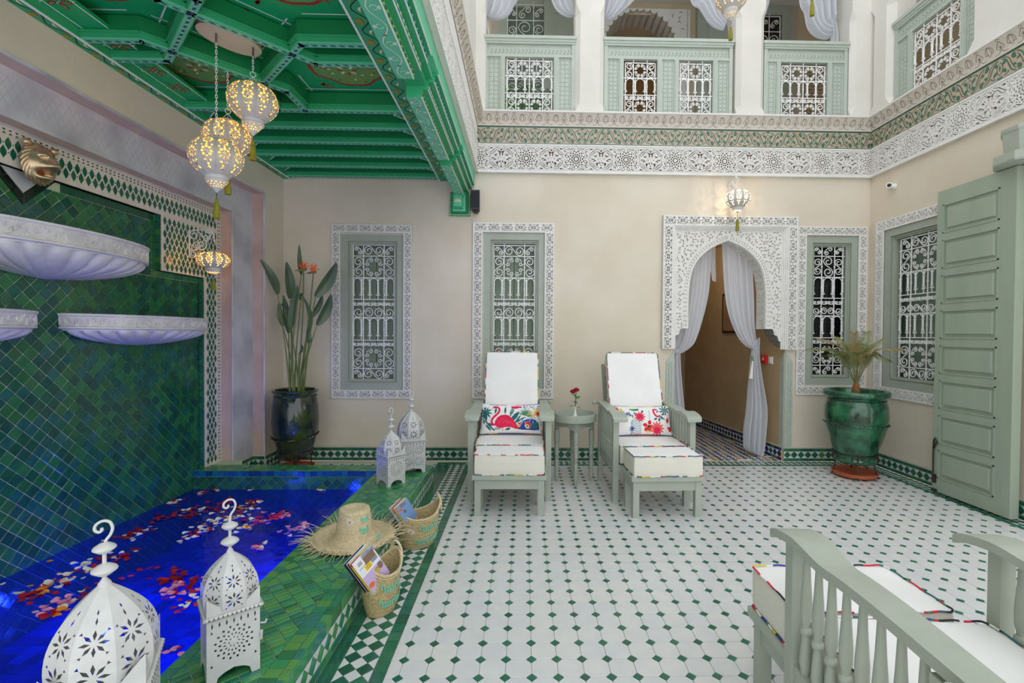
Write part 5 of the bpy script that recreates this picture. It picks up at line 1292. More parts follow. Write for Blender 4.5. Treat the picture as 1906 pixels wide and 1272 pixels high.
sw('white swagged curtain hanging low at the gallery corner', [((1488, -150), (1562, -150), 1), ((1490, -10), (1560, -20), 1), ((1500, 20), (1556, 8), 1), ((1506, 48), (1556, 28), 1), ((1518, 66), (1555, 30), .9), ((1536, 74), (1555, 32), .6), ((1545, 70), (1556, 34), .4)], 5, [((1550, 30), (1558, 30), .5), ((1550, 50), (1562, 50), 1), ((1549, 76), (1563, 78), 1)])
t = thing('curtain', 'narrow white curtain edge beside the second gallery column', 'curtain', group='tied white curtains upstairs'); drape('swag', rows_px(Yq, [((1420, -40), (1436, -40), 1), ((1421, 0), (1432, 0), 1), ((1421, 18), (1428, 18), .5), ((1420, 30), (1424, 30), .3)]), Yq, t, folds=2, nv=12, nu=16)
t = thing('curtain', 'grey white curtain glimpsed behind the right hand gallery railing', 'curtain', group='tied white curtains upstairs'); drape('swag', rows_px(5.2, [((1676, -40), (1702, -40), 1), ((1677, -5), (1695, -5), 1), ((1678, 20), (1690, 18), .6)]), 3.9 + .0, t, folds=2, nv=10, nu=16); t.location = (.5, .3, -.25)
# ================================================================== OPEN DOOR LEAF
dlf = thing('door_leaf', 'tall open sage green door leaf with eight raised panels', 'door', (3.40, 3.25, .02)); Ld, Hd, Td = .635, 2.46, .066
m = MB(); m.box((.012, 0, 0), (Td, Ld, Hd)); xs0, xs1 = .085, .13
fr = lambda u, v, d: (.012 - d, u, v)
n = 8; zt = Hd - .115; zb = .115; ph = (zt - zb + .055) / n - .055
zz = []
for i in range(n): zz.append(zb + i * (ph + .055))
Hp = [[(.115, z), (Ld - .055, z), (Ld - .055, z + ph), (.115, z + ph)] for z in zz]
sheet(m, pierce([[(0, 0), (Ld, 0), (Ld, Hd), (0, Hd)]], Hp), fr, .012, 0); sdoor = mat('sage_door', '97A592', '9FAC99', rough=.45, nscale=9, stretch=(1, 1, .15)); m.build('stile_frame', sdoor, dlf)
for z in zz:
    m = MB(); y0, y1 = .115, Ld - .055
    for (e, d0, d1) in ((0, 0, .0155), (.012, .0155, .004)):
        pass
    m.prism([(y0, z), (y1, z), (y1, z + ph), (y0, z + ph)], fr, -.012, .001)
    for a_, b2, c_, d_ in ((y0, y1, z, z + .010), (y0, y1, z + ph - .010, z + ph), (y0, y0 + .010, z, z + ph), (y1 - .010, y1, z, z + ph)): m.prism([(a_, c_), (b2, c_), (b2, d_), (a_, d_)], fr, 0, .017)
    q0 = [(y0 + .032, z + .03), (y1 - .032, z + .03), (y1 - .032, z + ph - .03), (y0 + .032, z + ph - .03)]; q1 = [(y0 + .042, z + .04), (y1 - .042, z + .04), (y1 - .042, z + ph - .04), (y0 + .042, z + ph - .04)]
    m.add([fr(u, v, .001) for u, v in q0] + [fr(u, v, .015) for u, v in q1], [(4, 5, 6, 7), (0, 1, 5, 4), (1, 2, 6, 5), (2, 3, 7, 6), (3, 0, 4, 7)]); m.build('door_panel', sdoor, dlf)
m = MB(); y = Ld - .02; m.tube([(-.012, y, .07), (-.012, y, .38), (-.014, y - .006, .42), (-.016, y - .02, .44), (-.014, y - .034, .42), (-.013, y - .022, .38), (-.012, y - .004, .35)], .0065, 6); m.box((-.022, y - .03, .0), (.0, y + .006, .02)); m.box((-.02, y - .022, .07), (0, y - .002, .14)); m.build('drop_bolt', iron_b, dlf, smooth=60)
dp = thing('wall_capital', 'sage green octagonal capital above the open door leaf at the right edge', 'capital', (3.47, 3.24, 0)); m = MB()
def octp(r, z): return [(r * cos(pi / 8 + k * pi / 4), r * sin(pi / 8 + k * pi / 4), z) for k in range(8)]
def octs_(prof, m):
    R = [octp(r, z) for r, z in prof]
    for i in range(len(R) - 1):
        for k in range(8): m.add([R[i][k], R[i][(k + 1) % 8], R[i + 1][(k + 1) % 8], R[i + 1][k]], [(0, 1, 2, 3)])
octs_([(.05, 2.484), (.15, 2.485), (.185, 2.487), (.19, 2.49), (.195, 2.50), (.195, 2.55), (.17, 2.56), (.13, 2.56), (.145, 2.70), (.150, 2.705), (.155, 2.72), (.155, 2.735), (.1, 2.74)], m); m.build('capital', sage, dp)
# ================================================================== small fixtures on the walls
sp = thing('loudspeaker', 'small black loudspeaker beside the beam bracket', 'speaker', (-.488, YB, 2.515)); m = MB(); m.prism([(-.045, -.13), (.045, -.13), (.035, 0), (-.035, 0)], lambda u, v, d: (u, v, d), 0, .185); m.build('cabinet', mat('speaker_black', '3B3D46', rough=.5), sp)
m = MB(); m.box((-.040, -.134, .012), (.040, -.130, .172)); m.build('speaker_mesh', mat('speaker_mesh', '2A2B30', rough=.9), sp); m = MB(); m.box((-.02, -.09, -.02), (.02, -.01, 0)); m.build('mount', iron_b, sp)
cc = Vector(atX(1652, 347, 3.47)); t = thing('security_camera', 'small white security camera on the right wall', 'camera', (XR, cc.y, cc.z), 0)
m = MB(); m.lathe([(0, 0), (.028, 0), (.028, .012), (.012, .02), (.012, .03)], 16, (0, 0, 0)); o = m.build('mount', iron_w, t, smooth=40); o.rotation_euler = (0, -pi / 2, 0)
m = MB(); m.lathe([(0, -.05), (.020, -.05), (.026, -.045), (.026, .045), (.018, .05), (0, .05)], 18); o = m.build('body', iron_w, t, smooth=40); o.rotation_euler = (pi / 2 + .1, 0, -.7); o.location = (-.05, 0, .004)
m = MB(); m.lathe([(0, .052), (.015, .052), (.019, .049), (.019, .046)], 16); o = m.build('lens', mat('lens_black', '15151A', rough=.1), t, smooth=40); o.rotation_euler = (pi / 2 + .1, 0, -.7); o.location = (-.05, 0, .004)
# ================================================================== LOUNGE CHAIRS
def puff(w, d, h, bulge=.012, n=10, r=.018, name='c'):
    """soft box cushion centred in x,y, z from 0 to h"""
    m = MB()
    def side(o, a, b_, nrm, la, lb):
        def f(u, v):
            p = Vector(o) + Vector(a) * u + Vector(b_) * v; k = (1 - (2 * u - 1) ** 4) * (1 - (2 * v - 1) ** 4); q = p + Vector(nrm) * bulge * k
            # rounded edges
            c = Vector((0, 0, h / 2)); e = Vector((w / 2, d / 2, h / 2)); l_ = q - c
            s_ = [max(0, abs(l_[i]) - (e[i] - r)) for i in range(3)]; L_ = sqrt(sum(x * x for x in s_)) 
            if L_ > r: 
                for i in range(3):
                    if s_[i] > 0: l_[i] = math.copysign(e[i] - r + s_[i] * r / L_, l_[i])
            return tuple(c + l_)
        m.grid(f, la, lb)
    x, y = w / 2, d / 2; k = n
    side((-x, -y, h), (w, 0, 0), (0, d, 0), (0, 0, 1), k, k); side((-x, -y, 0), (0, d, 0), (w, 0, 0), (0, 0, -1), k, k)
    side((-x, -y, 0), (w, 0, 0), (0, 0, h), (0, -1, 0), k, 6); side((x, y, 0), (-w, 0, 0), (0, 0, h), (0, 1, 0), k, 6)
    side((x, -y, 0), (0, d, 0), (0, 0, h), (1, 0, 0), k, 6); side((-x, y, 0), (0, -d, 0), (0, 0, h), (-1, 0, 0), k, 6)
    for i in range(len(m.f)): pass
    nt = k * k
    m.m = [0] * (2 * nt) + [1] * (len(m.f) - 2 * nt); return m
def piping(w, d, z, r=.0034, cr=.02, seed=0):
    rr = random.Random(seed); P = []
    for cx_, cy_, a0 in ((w / 2 - cr, d / 2 - cr, 0), (-w / 2 + cr, d / 2 - cr, pi / 2), (-w / 2 + cr, -d / 2 + cr, pi), (w / 2 - cr, -d / 2 + cr, 1.5 * pi)):
        P += [(cx_ + cr * cos(a0 + t * pi / 8), cy_ + cr * sin(a0 + t * pi / 8), z) for t in range(5)]
    Q = []; n = len(P)
    for i in range(n):
        a, b_ = Vector(P[i]), Vector(P[(i + 1) % n]); k = max(1, int((b_ - a).length / .012)); Q += [a.lerp(b_, j / k) + Vector((0, 0, .0015 * sin(j + i))) for j in range(k)]
    seq = []; 
    while len(seq) < len(Q) + 1: seq += [rr.choice((0, 0, 0, 1, 2, 3, 3, 3, 4, 5, 6, 1))] * rr.choice((1, 1, 1, 2, 3, 5))
    m = MB(); m.tube(Q, r, 6, closed=True, matf=lambda i: seq[i]); return m
def bal_prof(z0, z1):
    P = [(0, .012), (.03, .013), (.09, .017), (.20, .0145), (.30, .0105), (.315, .0105), (.325, .0155), (.345, .017), (.365, .0155), (.375, .0105), (.40, .0105), (.46, .0155), (.56, .0160), (.75, .0115), (1, .0075)]
    return [(r, z0 + t * (z1 - z0)) for t, r in P]
CFm = {}
def chair(label, loc, rz, seed, rec=.36):
    t = thing('lounge_chair', label, 'chair', (*loc, 0), rz, group='sage lounge chairs with white cushions')
    if not CFm:
        def mk_(n, f, mats, sm=None): m = MB(); f(m); CFm[n] = m.mesh(n, mats, sm)
        mk_('leg', lambda m: m.box((-.0215, 0, 0), (.0215, .043, .655)), sage)
        def arm(m):
            pr = spline([(-.075, .652, .05), (-.068, .664, .056), (-.04, .678, .056), (.02, .690, .056), (.08, .694, .053), (.15, .684, .048), (.21, .678, .044), (.30, .686, .042), (.45, .692, .040), (.66, .692, .036)], 28); n = len(pr)
            V = []
            for p in pr:
                th = .026 if p.x > -.05 else .018
                V += [(-p.z, p.x, p.y), (p.z, p.x, p.y), (p.z, p.x, p.y - th), (-p.z, p.x, p.y - th)]
            F = [(0, 3, 2, 1), (4 * n - 4, 4 * n - 3, 4 * n - 2, 4 * n - 1)] + [(4 * i + k, 4 * i + (k + 1) % 4, 4 * i + 4 + (k + 1) % 4, 4 * i + 4 + k) for i in range(n - 1) for k in range(4)]
            m.add(V, F)
        mk_('armrest', arm, sage, 40)
        mk_('baluster', lambda m: m.lathe(bal_prof(.298, .672), 10), sage, 50)
        mk_('side_rail', lambda m: m.box((-.015, .04, .235), (.015, .58, .30)), sage)
        mk_('seat_frame', lambda m: (m.box((-.28, .006, .235), (.28, .03, .29)), m.box((-.28, .59, .235), (.28, .612, .29)), [m.box((-.28, .06 + k * .09, .272), (.28, .11 + k * .09, .288)) for k in range(6)]), sage)
        def bf(m):
            for x in (-.225, .225): m.box((x - .016, 0, 0), (x + .016, .03, .76))
            for z in (.03, .36, .72): m.box((-.21, .004, z), (.21, .026, z + .035))
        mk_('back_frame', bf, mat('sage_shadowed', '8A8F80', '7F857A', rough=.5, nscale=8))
        mk_('rod', lambda m: (m.tube([(-.33, .665, .675), (.33, .665, .675)], .009, 8), m.lathe([(0, -.02), (.016, -.014), (.02, 0), (.016, .014), (0, .02)], 10, (-.345, .665, .675)), m.lathe([(0, -.02), (.016, -.014), (.02, 0), (.016, .014), (0, .02)], 10, (.345, .665, .675))), sage, 50)
    for sx in (-1, 1):
        inst(CFm['leg'], 'leg', t, (sx * .2985, 0, 0)); inst(CFm['leg'], 'leg', t, (sx * .2985, .575, 0)); inst(CFm['armrest'], 'armrest', t, (sx * .283, 0, 0)); inst(CFm['side_rail'], 'side_rail', t, (sx * .298, 0, 0))
        for k in range(8): inst(CFm['baluster'], 'baluster', t, (sx * .2985, .085 + k * .0645, 0))
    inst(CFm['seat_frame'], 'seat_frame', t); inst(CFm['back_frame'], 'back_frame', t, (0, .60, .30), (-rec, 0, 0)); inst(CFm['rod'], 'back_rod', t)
    s_ = puff(.535, .60, .145).build('seat_cushion', [fabric, fabric_side], t, smooth=60, loc=(0, .312, .290)); 
    for z in (.143, .006): piping(.532, .598, z, seed=seed + int(z * 100)).build('piping', pip, s_, smooth=60)
    b_ = puff(.47, .68, .10, .010).build('back_cushion', [fabric, fabric_side], t, smooth=60, loc=(0, .545 + .34 * sin(rec), .457 + .34 * cos(rec)), rot=(pi / 2 - rec, 0, 0))
    for z in (.098, .008): piping(.468, .678, z, seed=seed + 7 + int(z * 100)).build('piping', pip, b_, smooth=60)
    return t
SFm = {}
def stool(label, loc, rz, seed):
    t = thing('footstool', label, 'footstool', (*loc, 0), rz, group='sage footstools with white cushions')
    if not SFm:
        m = MB(); m.box((-.022, 0, 0), (.022, .044, .262)); SFm['leg'] = m.mesh('leg', sage)
        m = MB(); m.box((-.262, -.018, .262), (.262, .272, .294)); SFm['slab'] = m.mesh('slab', sage)
        m = MB(); m.box((-.24, .004, .19), (.24, .03, .262)); m.box((-.24, .224, .19), (.24, .25, .262)); m.box((-.24, .03, .19), (-.215, .23, .262)); m.box((.215, .03, .19), (.24, .23, .262)); SFm['apron'] = m.mesh('apron', sage)
    for sx in (-1, 1):
        for y in (0, .21): inst(SFm['leg'], 'leg', t, (sx * .224, y, 0))
    inst(SFm['slab'], 'top_board', t); inst(SFm['apron'], 'apron', t)
    c = puff(.50, .30, .148, .008).build('cushion', [fabric, fabric_side], t, smooth=60, loc=(0, .128, .294))
    for z in (.146, .004): piping(.498, .298, z, seed=seed + int(z * 100)).build('piping', pip, c, smooth=60)
    return t
chair('lounge chair left of the round side table, with the flamingo pillow', (-.103, 3.66), 0, 1)
stool('footstool in front of the flamingo pillow chair', (-.095, 3.367), 0, 2)
chair('lounge chair right of the round side table, with the floral pillow', (1.008, 3.632), .035, 3)
stool('footstool in front of the floral pillow chair', (1.021, 3.333), .045, 4)
chair('lounge chair cut off by the lower right corner, seen from behind', (1.135, 1.43), pi - .075, 5, 1.0)
stool('footstool beyond the foreground lounge chair', (1.095, 1.715), pi, 6)
# ------------------------------------------------------------------ printed throw pillows
PC = dict(w='F1EEEC', pk='E8194F', hp='E0185A', tl='1F6A6E', dk='1C3A52', bl='2E3F9E', yl='E8C24A', gr='5FA05C', or_='E8823A', rd='DD2A2A', lv='8FB8C4', bk='20242E', cr='F0645E')
def palm(cx, cy, r, col, n=9, a0=0, span=6.28, w=.3): return [(leaf2(cx + r * .5 * cos(a0 + span * k / n), cy + r * .5 * sin(a0 + span * k / n), r, r * w, a0 + span * k / n, .12), col) for k in range(n)]
def flower(cx, cy, r, col, n=10, w=.32, c2=None):
    return [(leaf2(cx + r * .5 * cos(6.28 * k / n), cy + r * .5 * sin(6.28 * k / n), r, r * w, 6.28 * k / n), col) for k in range(n)] + ([(arc(cx, cy, r * .22, 0, 6.28, 8), c2)] if c2 else [])
def pillow(label, loc, rot, W, Hh, shapes, seed):
    t = thing('throw_pillow', label, 'pillow', loc); t.rotation_euler = rot
    nu, nv = 170, 84; V = []; F = []; P2 = []
    for side in (1, -1):
        for j in range(nv + 1):
            for i in range(nu + 1):
                u, v = 2 * i / nu - 1, 2 * j / nv - 1; k = max(0, (1 - u ** 4)) ** .5 * max(0, (1 - v ** 4)) ** .5
                pin = 1 - .05 * (1 - u * u); pin2 = 1 - .06 * (1 - v * v)
                x = u * W / 2 * (1 - .035 * (1 - v * v)); z = v * Hh / 2 * (1 - .09 * (1 - u * u)); y = -side * (.052 * k + .0015 * sin(u * 9 + v * 5 + seed)); V.append((x, y, z)); P2.append((u * W / 2, v * Hh / 2))
    w_ = nu + 1
    for s_ in range(2):
        o = s_ * (nu + 1) * (nv + 1)
        for j in range(nv):
            for i in range(nu): q = (o + j * w_ + i, o + j * w_ + i + 1, o + (j + 1) * w_ + i + 1, o + (j + 1) * w_ + i); F.append(q if s_ == 0 else q[::-1])
    P2 = np.array(P2); col = np.tile(np.array((*lin(PC['w']), 1.0)), (len(V), 1))
    for poly, c in shapes:
        pa = np.array(poly); bb = (P2[:, 0] > pa[:, 0].min()) & (P2[:, 0] < pa[:, 0].max()) & (P2[:, 1] > pa[:, 1].min()) & (P2[:, 1] < pa[:, 1].max()); ix = np.nonzero(bb)[0]
        if len(ix): col[ix[inside(P2[ix], poly)]] = (*lin(PC[c]), 1)
    me = bpy.data.meshes.new('cover'); me.from_pydata(V, [], F); at = me.color_attributes.new('print', 'FLOAT_COLOR', 'POINT'); at.data.foreach_set('color', col.astype(np.float32).ravel())
    me.materials.append(MATS.get('pillow_print') or mat_vc('pillow_print', .8)); me.polygons.foreach_set('use_smooth', [True] * len(F)); inst(me, 'cover', t)
    Q = [(W / 2 * (1 - .0) * s_[0], 0, Hh / 2 * s_[1]) for s_ in ((-1, -1), (1, -1), (1, 1), (-1, 1))]; E_ = []
    for i in range(4):
        a, b_ = Q[i], Q[(i + 1) % 4]
        for k in range(14):
            f = k / 14; x = a[0] + (b_[0] - a[0]) * f; z = a[2] + (b_[2] - a[2]) * f; u, v = x / (W / 2), z / (Hh / 2); E_.append((x * (1 - .035 * (1 - v * v)), 0, z * (1 - .09 * (1 - u * u))))
    rr = random.Random(seed); m = MB(); seq = [rr.randrange(7) for _ in range(80)]; m.tube(E_, .004, 6, closed=True, matf=lambda i: seq[i // 2]); m.build('piping', pip, t, smooth=60); return t
def S_(pts, w): 
    s_ = [(p.x, p.y) for p in spline([(a, b_, 0) for a, b_ in pts], 22)]; return strip2(s_, w)
def U(px_, py_, x0, x1, y0, y1, W, Hh): return ((px_ - (x0 + x1) / 2) / (x1 - x0) * W, -(py_ - (y0 + y1) / 2) / (y1 - y0) * Hh)
# left pillow, coordinates read off the print (190..1740, 200..910)
fu = lambda x, y: U(x, y, 190, 1760, 195, 915, .50, .235); k = .50 / 1570
sh = []
for c, a0, r in (((270, 430), 0, 190), ((300, 400), .4, 170)): x, y = fu(*c); sh += palm(x, y, r * k, 'tl', 9, a0, 6.28, .22)
sh += [(S_([fu(270, 450), fu(290, 620), fu(400, 760), fu(540, 880)], 40 * k), 'tl'), (leaf2(*fu(370, 800), 260 * k, 60 * k, -.8), 'tl'), (leaf2(*fu(240, 640), 150 * k, 50 * k, -1.4), 'tl'), (leaf2(*fu(420, 720), 160 * k, 50 * k, -.7), 'tl')]
for i in range(5): sh.append((leaf2(*fu(560 + 35 * i, 830), 130 * k, 18 * k, 1.0), 'bk' if i < 4 else 'gr'))
for xx, yy, L_, W_, a in ((820, 330, 230, 60, 1.5), (1000, 360, 330, 100, 1.25), (1070, 520, 420, 130, .9), (560, 340, 200, 60, 1.4), (1150, 600, 360, 60, 1.0), (1230, 600, 330, 60, .55)): sh.append((leaf2(*fu(xx, yy), L_ * k, W_ * k, a), 'tl'))
for i in range(7): sh.append((strip2([fu(960, 240 + i * 40), fu(1060, 245 + i * 40)], 8 * k), 'w'))
for i in range(12): a = -.3 + i * .28; sh.append((leaf2(fu(1370, 480)[0] + 110 * k * cos(a), fu(1370, 480)[1] + 110 * k * sin(a), 230 * k, 30 * k, a), 'tl' if i % 2 else 'gr'))
for i in range(4): sh.append((leaf2(*fu(1480, 400 + 18 * i), 200 * k, 12 * k, .5), 'yl'))
rr = random.Random(2)
for i in range(46): sh.append((leaf2(*fu(rr.uniform(1300, 1720), rr.uniform(200, 290)), 34 * k, 20 * k, rr.uniform(0, 3)), 'bl' if rr.random() < .8 else 'w'))
for i in range(16): sh.append((leaf2(*fu(rr.uniform(1580, 1740), rr.uniform(280, 560)), 90 * k, 45 * k, rr.uniform(0, 3)), 'yl'))
sh += flower(*fu(1710, 430), 90 * k, 'rd', 7)
sh += [([fu(1060, 840), fu(1190, 700), fu(1300, 620), fu(1480, 560), fu(1640, 590), fu(1740, 700), fu(1740, 840), fu(1600, 870), fu(1300, 870)], 'bl')]
for i in range(30): a = rr.uniform(.5, 2.6); sh.append((leaf2(*fu(rr.uniform(1200, 1600), rr.uniform(560, 700)), 120 * k, 10 * k, a), rr.choice(('w', 'lv', 'bl'))))
sh += [(leaf2(*fu(1640, 740), 260 * k, 180 * k, .8), 'tl'), (arc(*fu(1430, 740), 85 * k, 0, 6.28, 14, 100 * k), 'yl'), (arc(*fu(1438, 730), 70 * k, 0, 6.28, 14, 84 * k), 'rd'), (arc(*fu(1415, 765), 48 * k, 0, 6.28, 12), 'w'), (arc(*fu(1415, 765), 26 * k, 0, 6.28, 10), 'bl'), (arc(*fu(1195, 735), 52 * k, 0, 6.28, 12, 70 * k), 'yl'), (arc(*fu(1198, 725), 40 * k, 0, 6.28, 12, 55 * k), 'rd'), (arc(*fu(1188, 748), 30 * k, 0, 6.28, 10), 'w'), (arc(*fu(1188, 748), 16 * k, 0, 6.28, 10), 'bl')]
sh += [(strip2([fu(980, 235), fu(1120, 225), fu(1260, 240)], 50 * k), 'pk'), (leaf2(*fu(1130, 250), 250 * k, 60 * k, .2), 'hp')]
# flamingo: body, neck, head
sh += [([fu(540, 640), fu(600, 530), fu(700, 470), (fu(820, 450)), fu(920, 480), fu(1010, 560), fu(1100, 680), fu(1200, 850), fu(1050, 830), fu(960, 800), fu(840, 800), fu(700, 830), fu(600, 790), fu(540, 740)], 'pk'),
       (S_([fu(570, 730), fu(480, 720), fu(450, 620), fu(520, 510), fu(620, 420), fu(660, 320), fu(620, 250), fu(540, 240), fu(490, 270)], 58 * k), 'pk'), (leaf2(*fu(482, 280), 80 * k, 50 * k, -1.0), 'w'), (leaf2(*fu(470, 300), 50 * k, 22 * k, -1.2), 'bk')]
for i in range(5): sh.append((S_([fu(640 + 50 * i, 700), fu(760 + 50 * i, 560 + 20 * i), fu(900 + 40 * i, 700 + 20 * i)], 9 * k), 'hp' if i % 2 else 'cr'))
sh += [(strip2([fu(760, 820), fu(758, 900)], 16 * k), 'or_'), (strip2([fu(830, 820), fu(828, 890)], 16 * k), 'or_'), (leaf2(*fu(900, 850), 150 * k, 70 * k, .3), 'tl')]
pillow('flamingo print pillow on the left lounge chair', (-.103, 4.055, .565), (-.33, 0, 0), .52, .255, sh, 1)
fv = lambda x, y: U(x, y, 120, 1700, 160, 890, .50, .235); sh = []
sh += flower(*fv(190, 240), 110 * k, 'rd', 8, .4, 'dk'); 
for i in range(12): sh.append((leaf2(*fv(rr.uniform(250, 380), rr.uniform(230, 340)), 80 * k, 40 * k, rr.uniform(0, 3)), 'yl'))
for i in range(8): sh.append((leaf2(*fv(rr.uniform(400, 780), rr.uniform(215, 270)), 130 * k, 45 * k, rr.uniform(-.5, .5)), rr.choice(('gr', 'tl', 'yl'))))
for i in range(60): sh.append((leaf2(*fv(rr.gauss(450, 60), rr.gauss(360, 32)), 30 * k, 18 * k, rr.uniform(0, 3)), 'bl'))
sh += [(leaf2(*fv(620, 420), 130 * k, 50 * k, -1.2), 'gr'), (leaf2(*fv(550, 380), 120 * k, 50 * k, -1.0), 'bl'), (leaf2(*fv(690, 350), 100 * k, 50 * k, -.8), 'tl'), (leaf2(*fv(900, 290), 110 * k, 60 * k, 1.3), 'tl')]
sh += flower(*fv(820, 440), 165 * k, 'pk', 11, .30, 'hp')
for i in range(13): y0 = 480 + i * 34; sh.append((S_([fv(560, y0 + 120), fv(640, y0 + 20), fv(740, y0 + 60), fv(850, y0 + 20)], 13 * k), 'tl' if i % 2 else 'lv'))
sh += flower(*fv(590, 770), 90 * k, 'bl', 9, .25)
for i in range(9): sh.append((leaf2(*fv(1085 + 6 * (-1) ** i, 270 + i * 28), 34 * k, 14 * k, .6), 'tl' if i % 2 else 'dk'))
sh += [(S_([fv(1310, 240), fv(1210, 240), fv(1230, 350), fv(1300, 430), fv(1400, 410)], 52 * k), 'pk')] + palm(*fv(1520, 260), 170 * k, 'tl', 8, .2, 6.28, .25)
sh += [(leaf2(*fv(*c), L_ * k, W_ * k, a), 'tl') for c, L_, W_, a in (((1260, 500), 110, 60, .5), ((1360, 520), 130, 60, 1.3), ((1470, 480), 170, 40, -.8), ((1420, 470), 150, 40, -1.1), ((1320, 290), 110, 40, 1.0), ((1480, 380), 130, 40, .2))]
for c in ((1080, 600), (955, 670), (1130, 710), (980, 780), (1070, 790)): sh.append((leaf2(*fv(*c), 150 * k, 110 * k, atan2(-(c[1] - 700), c[0] - 1045)), 'rd'))
sh += [(arc(*fv(1050, 705), 40 * k, 0, 6.28, 10), 'dk')] + flower(*fv(1280, 760), 210 * k, 'cr', 12, .3) + flower(*fv(1270, 810), 120 * k, 'pk', 9, .4)
sh += [(leaf2(*fv(1600, 540), 170 * k, 90 * k, 1.3), 'rd'), (leaf2(*fv(1650, 770), 170 * k, 110 * k, 1.2), 'rd'), (leaf2(*fv(1610, 740), 100 * k, 60 * k, .4), 'rd'), (strip2([fv(980, 850), fv(1090, 850)], 30 * k), 'yl')]
pillow('red floral print pillow on the right lounge chair', (1.005, 4.03, .56), (-.33, 0, .035), .50, .255, sh, 2)
# ------------------------------------------------------------------ round side table, vase and rose
tb = thing('side_table', 'round sage side table between the two lounge chairs', 'table', (.447, 4.17, 0))
m = MB(); m.lathe([(0, .545), (.175, .545), (.180, .605), (.190, .605), (.193, .595), (.190, .54), (.16, .535), (0, .535)], 40); m.build('tray_top', sage, tb, smooth=40)
m = MB(); m.lathe([(0, .0), (.172, .0), (.172, .004), (0, .004)], 36, (0, 0, .546)); m.build('mirror_plate', mat('silver_plate', 'D8DADB', rough=.12, metal=1), tb, smooth=40)
c4 = [(0, -.165), (.165, 0), (0, .165), (-.165, 0)]
for i in range(4):
    a, b_ = Vector(c4[i]), Vector(c4[(i + 1) % 4]); m = MB(); N_ = 12; low = [(j / N_, (.09 if j in (0, N_) else .045 + .03 * abs(2 * j / N_ - 1) ** 1.5 + .006 * cos(j * 3))) for j in range(N_ + 1)]
    pts = [(0, 0)] + [(u, -h) for u, h in low] + [(1, 0)]
    d = (b_ - a); nrm = Vector((d.y, -d.x)).normalized()
    m.prism(pts, lambda u, v, e, a=a, d=d, nrm=nrm: (a.x + d.x * u + nrm.x * e, a.y + d.y * u + nrm.y * e, .54 + v), 0, .012); m.build('scalloped_apron', sage, tb)
    m = MB(); m.lathe([(.010, 0), (.013, .03), (.019, .055), (.019, .075), (.015, .08), (.018, .10), (.018, .19), (.015, .195), (.018, .2), (.018, .24), (.020, .245), (.016, .25), (.021, .31), (.024, .34), (.018, .345), (.024, .36), (.024, .46), (.0, .46)], 12); m.build('leg', sage, tb, smooth=50, loc=(a.x * .92, a.y * .92, 0))
vs = thing('bud_vase', 'white bud vase on the round side table', 'vase', (.452, 4.155, .5505)); m = MB(); m.lathe([(0, 0), (.034, 0), (.036, .006), (.022, .025), (.012, .05), (.009, .08), (.011, .105), (.013, .112), (.009, .112), (.006, .08), (0, .06)], 20); m.build('vase_body', mat('porcelain', 'F6F5F3', rough=.15), vs, smooth=60)
rs = thing('cut_rose', 'cut red roses with green leaves in the bud vase', 'flower', (.452, 4.155, .60)); rs.scale = (1.4, 1.4, 1.25); gl_ = mat('leaf_green', '4E8A2E', '3A6F28', rough=.45, nscale=30); 
m = MB(); m.tube([(0, 0, 0), (.002, 0, .08), (.004, -.002, .15)], .003, 6); m.tube([(.002, 0, .11), (-.012, -.004, .15)], .0025, 5); m.build('stalk', gl_, rs)
def leafmesh(L, W, bend=.2, n=8, fold=.15):
    m = MB()
    def f(u, v): w = W * (sin(pi * min(v * .96 + .02, 1)) ** .75) * (1 - .15 * v); s_ = u * 2 - 1; return (s_ * w / 2, abs(s_) * w * fold, 0) if False else (s_ * w / 2, L * v, abs(s_) * w * fold - bend * L * v * v)
    m.grid(f, 4, n); return m
for x, z, a, b2, L_ in ((.01, .07, .6, .3, .045), (-.005, .05, 2.4, .2, .045), (.012, .10, -.4, .5, .05), (.0, .04, 4, .2, .04), (.01, .115, 1.6, .6, .045), (-.004, .08, 3.2, .3, .045)):
    o = leafmesh(L_, .028).build('leaf', gl_, rs, smooth=60); o.location = (x, 0, z); o.rotation_euler = (b2, 0, a)
for cx_, cz_, r in ((.006, .165, .022), (-.016, .153, .021)):
    m = MB()
    for k in range(14):
        ring = k // 5; a = k * 2.4; rr_ = r * (.25 + .3 * ring); 
        def f(u, v, a=a, rr_=rr_, ring=ring): th = a + (u - .5) * 1.9; q = rr_ * (.5 + .6 * v ** .6) ; return (q * cos(th), q * sin(th), -r * .6 + v * r * (1.35 - .22 * ring) * (1 - .25 * (2 * u - 1) ** 2))
        m.grid(f, 5, 4)
    m.build('rose_bloom', mat('rose_red', 'B8142A', '8E0F22', rough=.5, nscale=60), rs, smooth=60, loc=(cx_, 0, cz_))
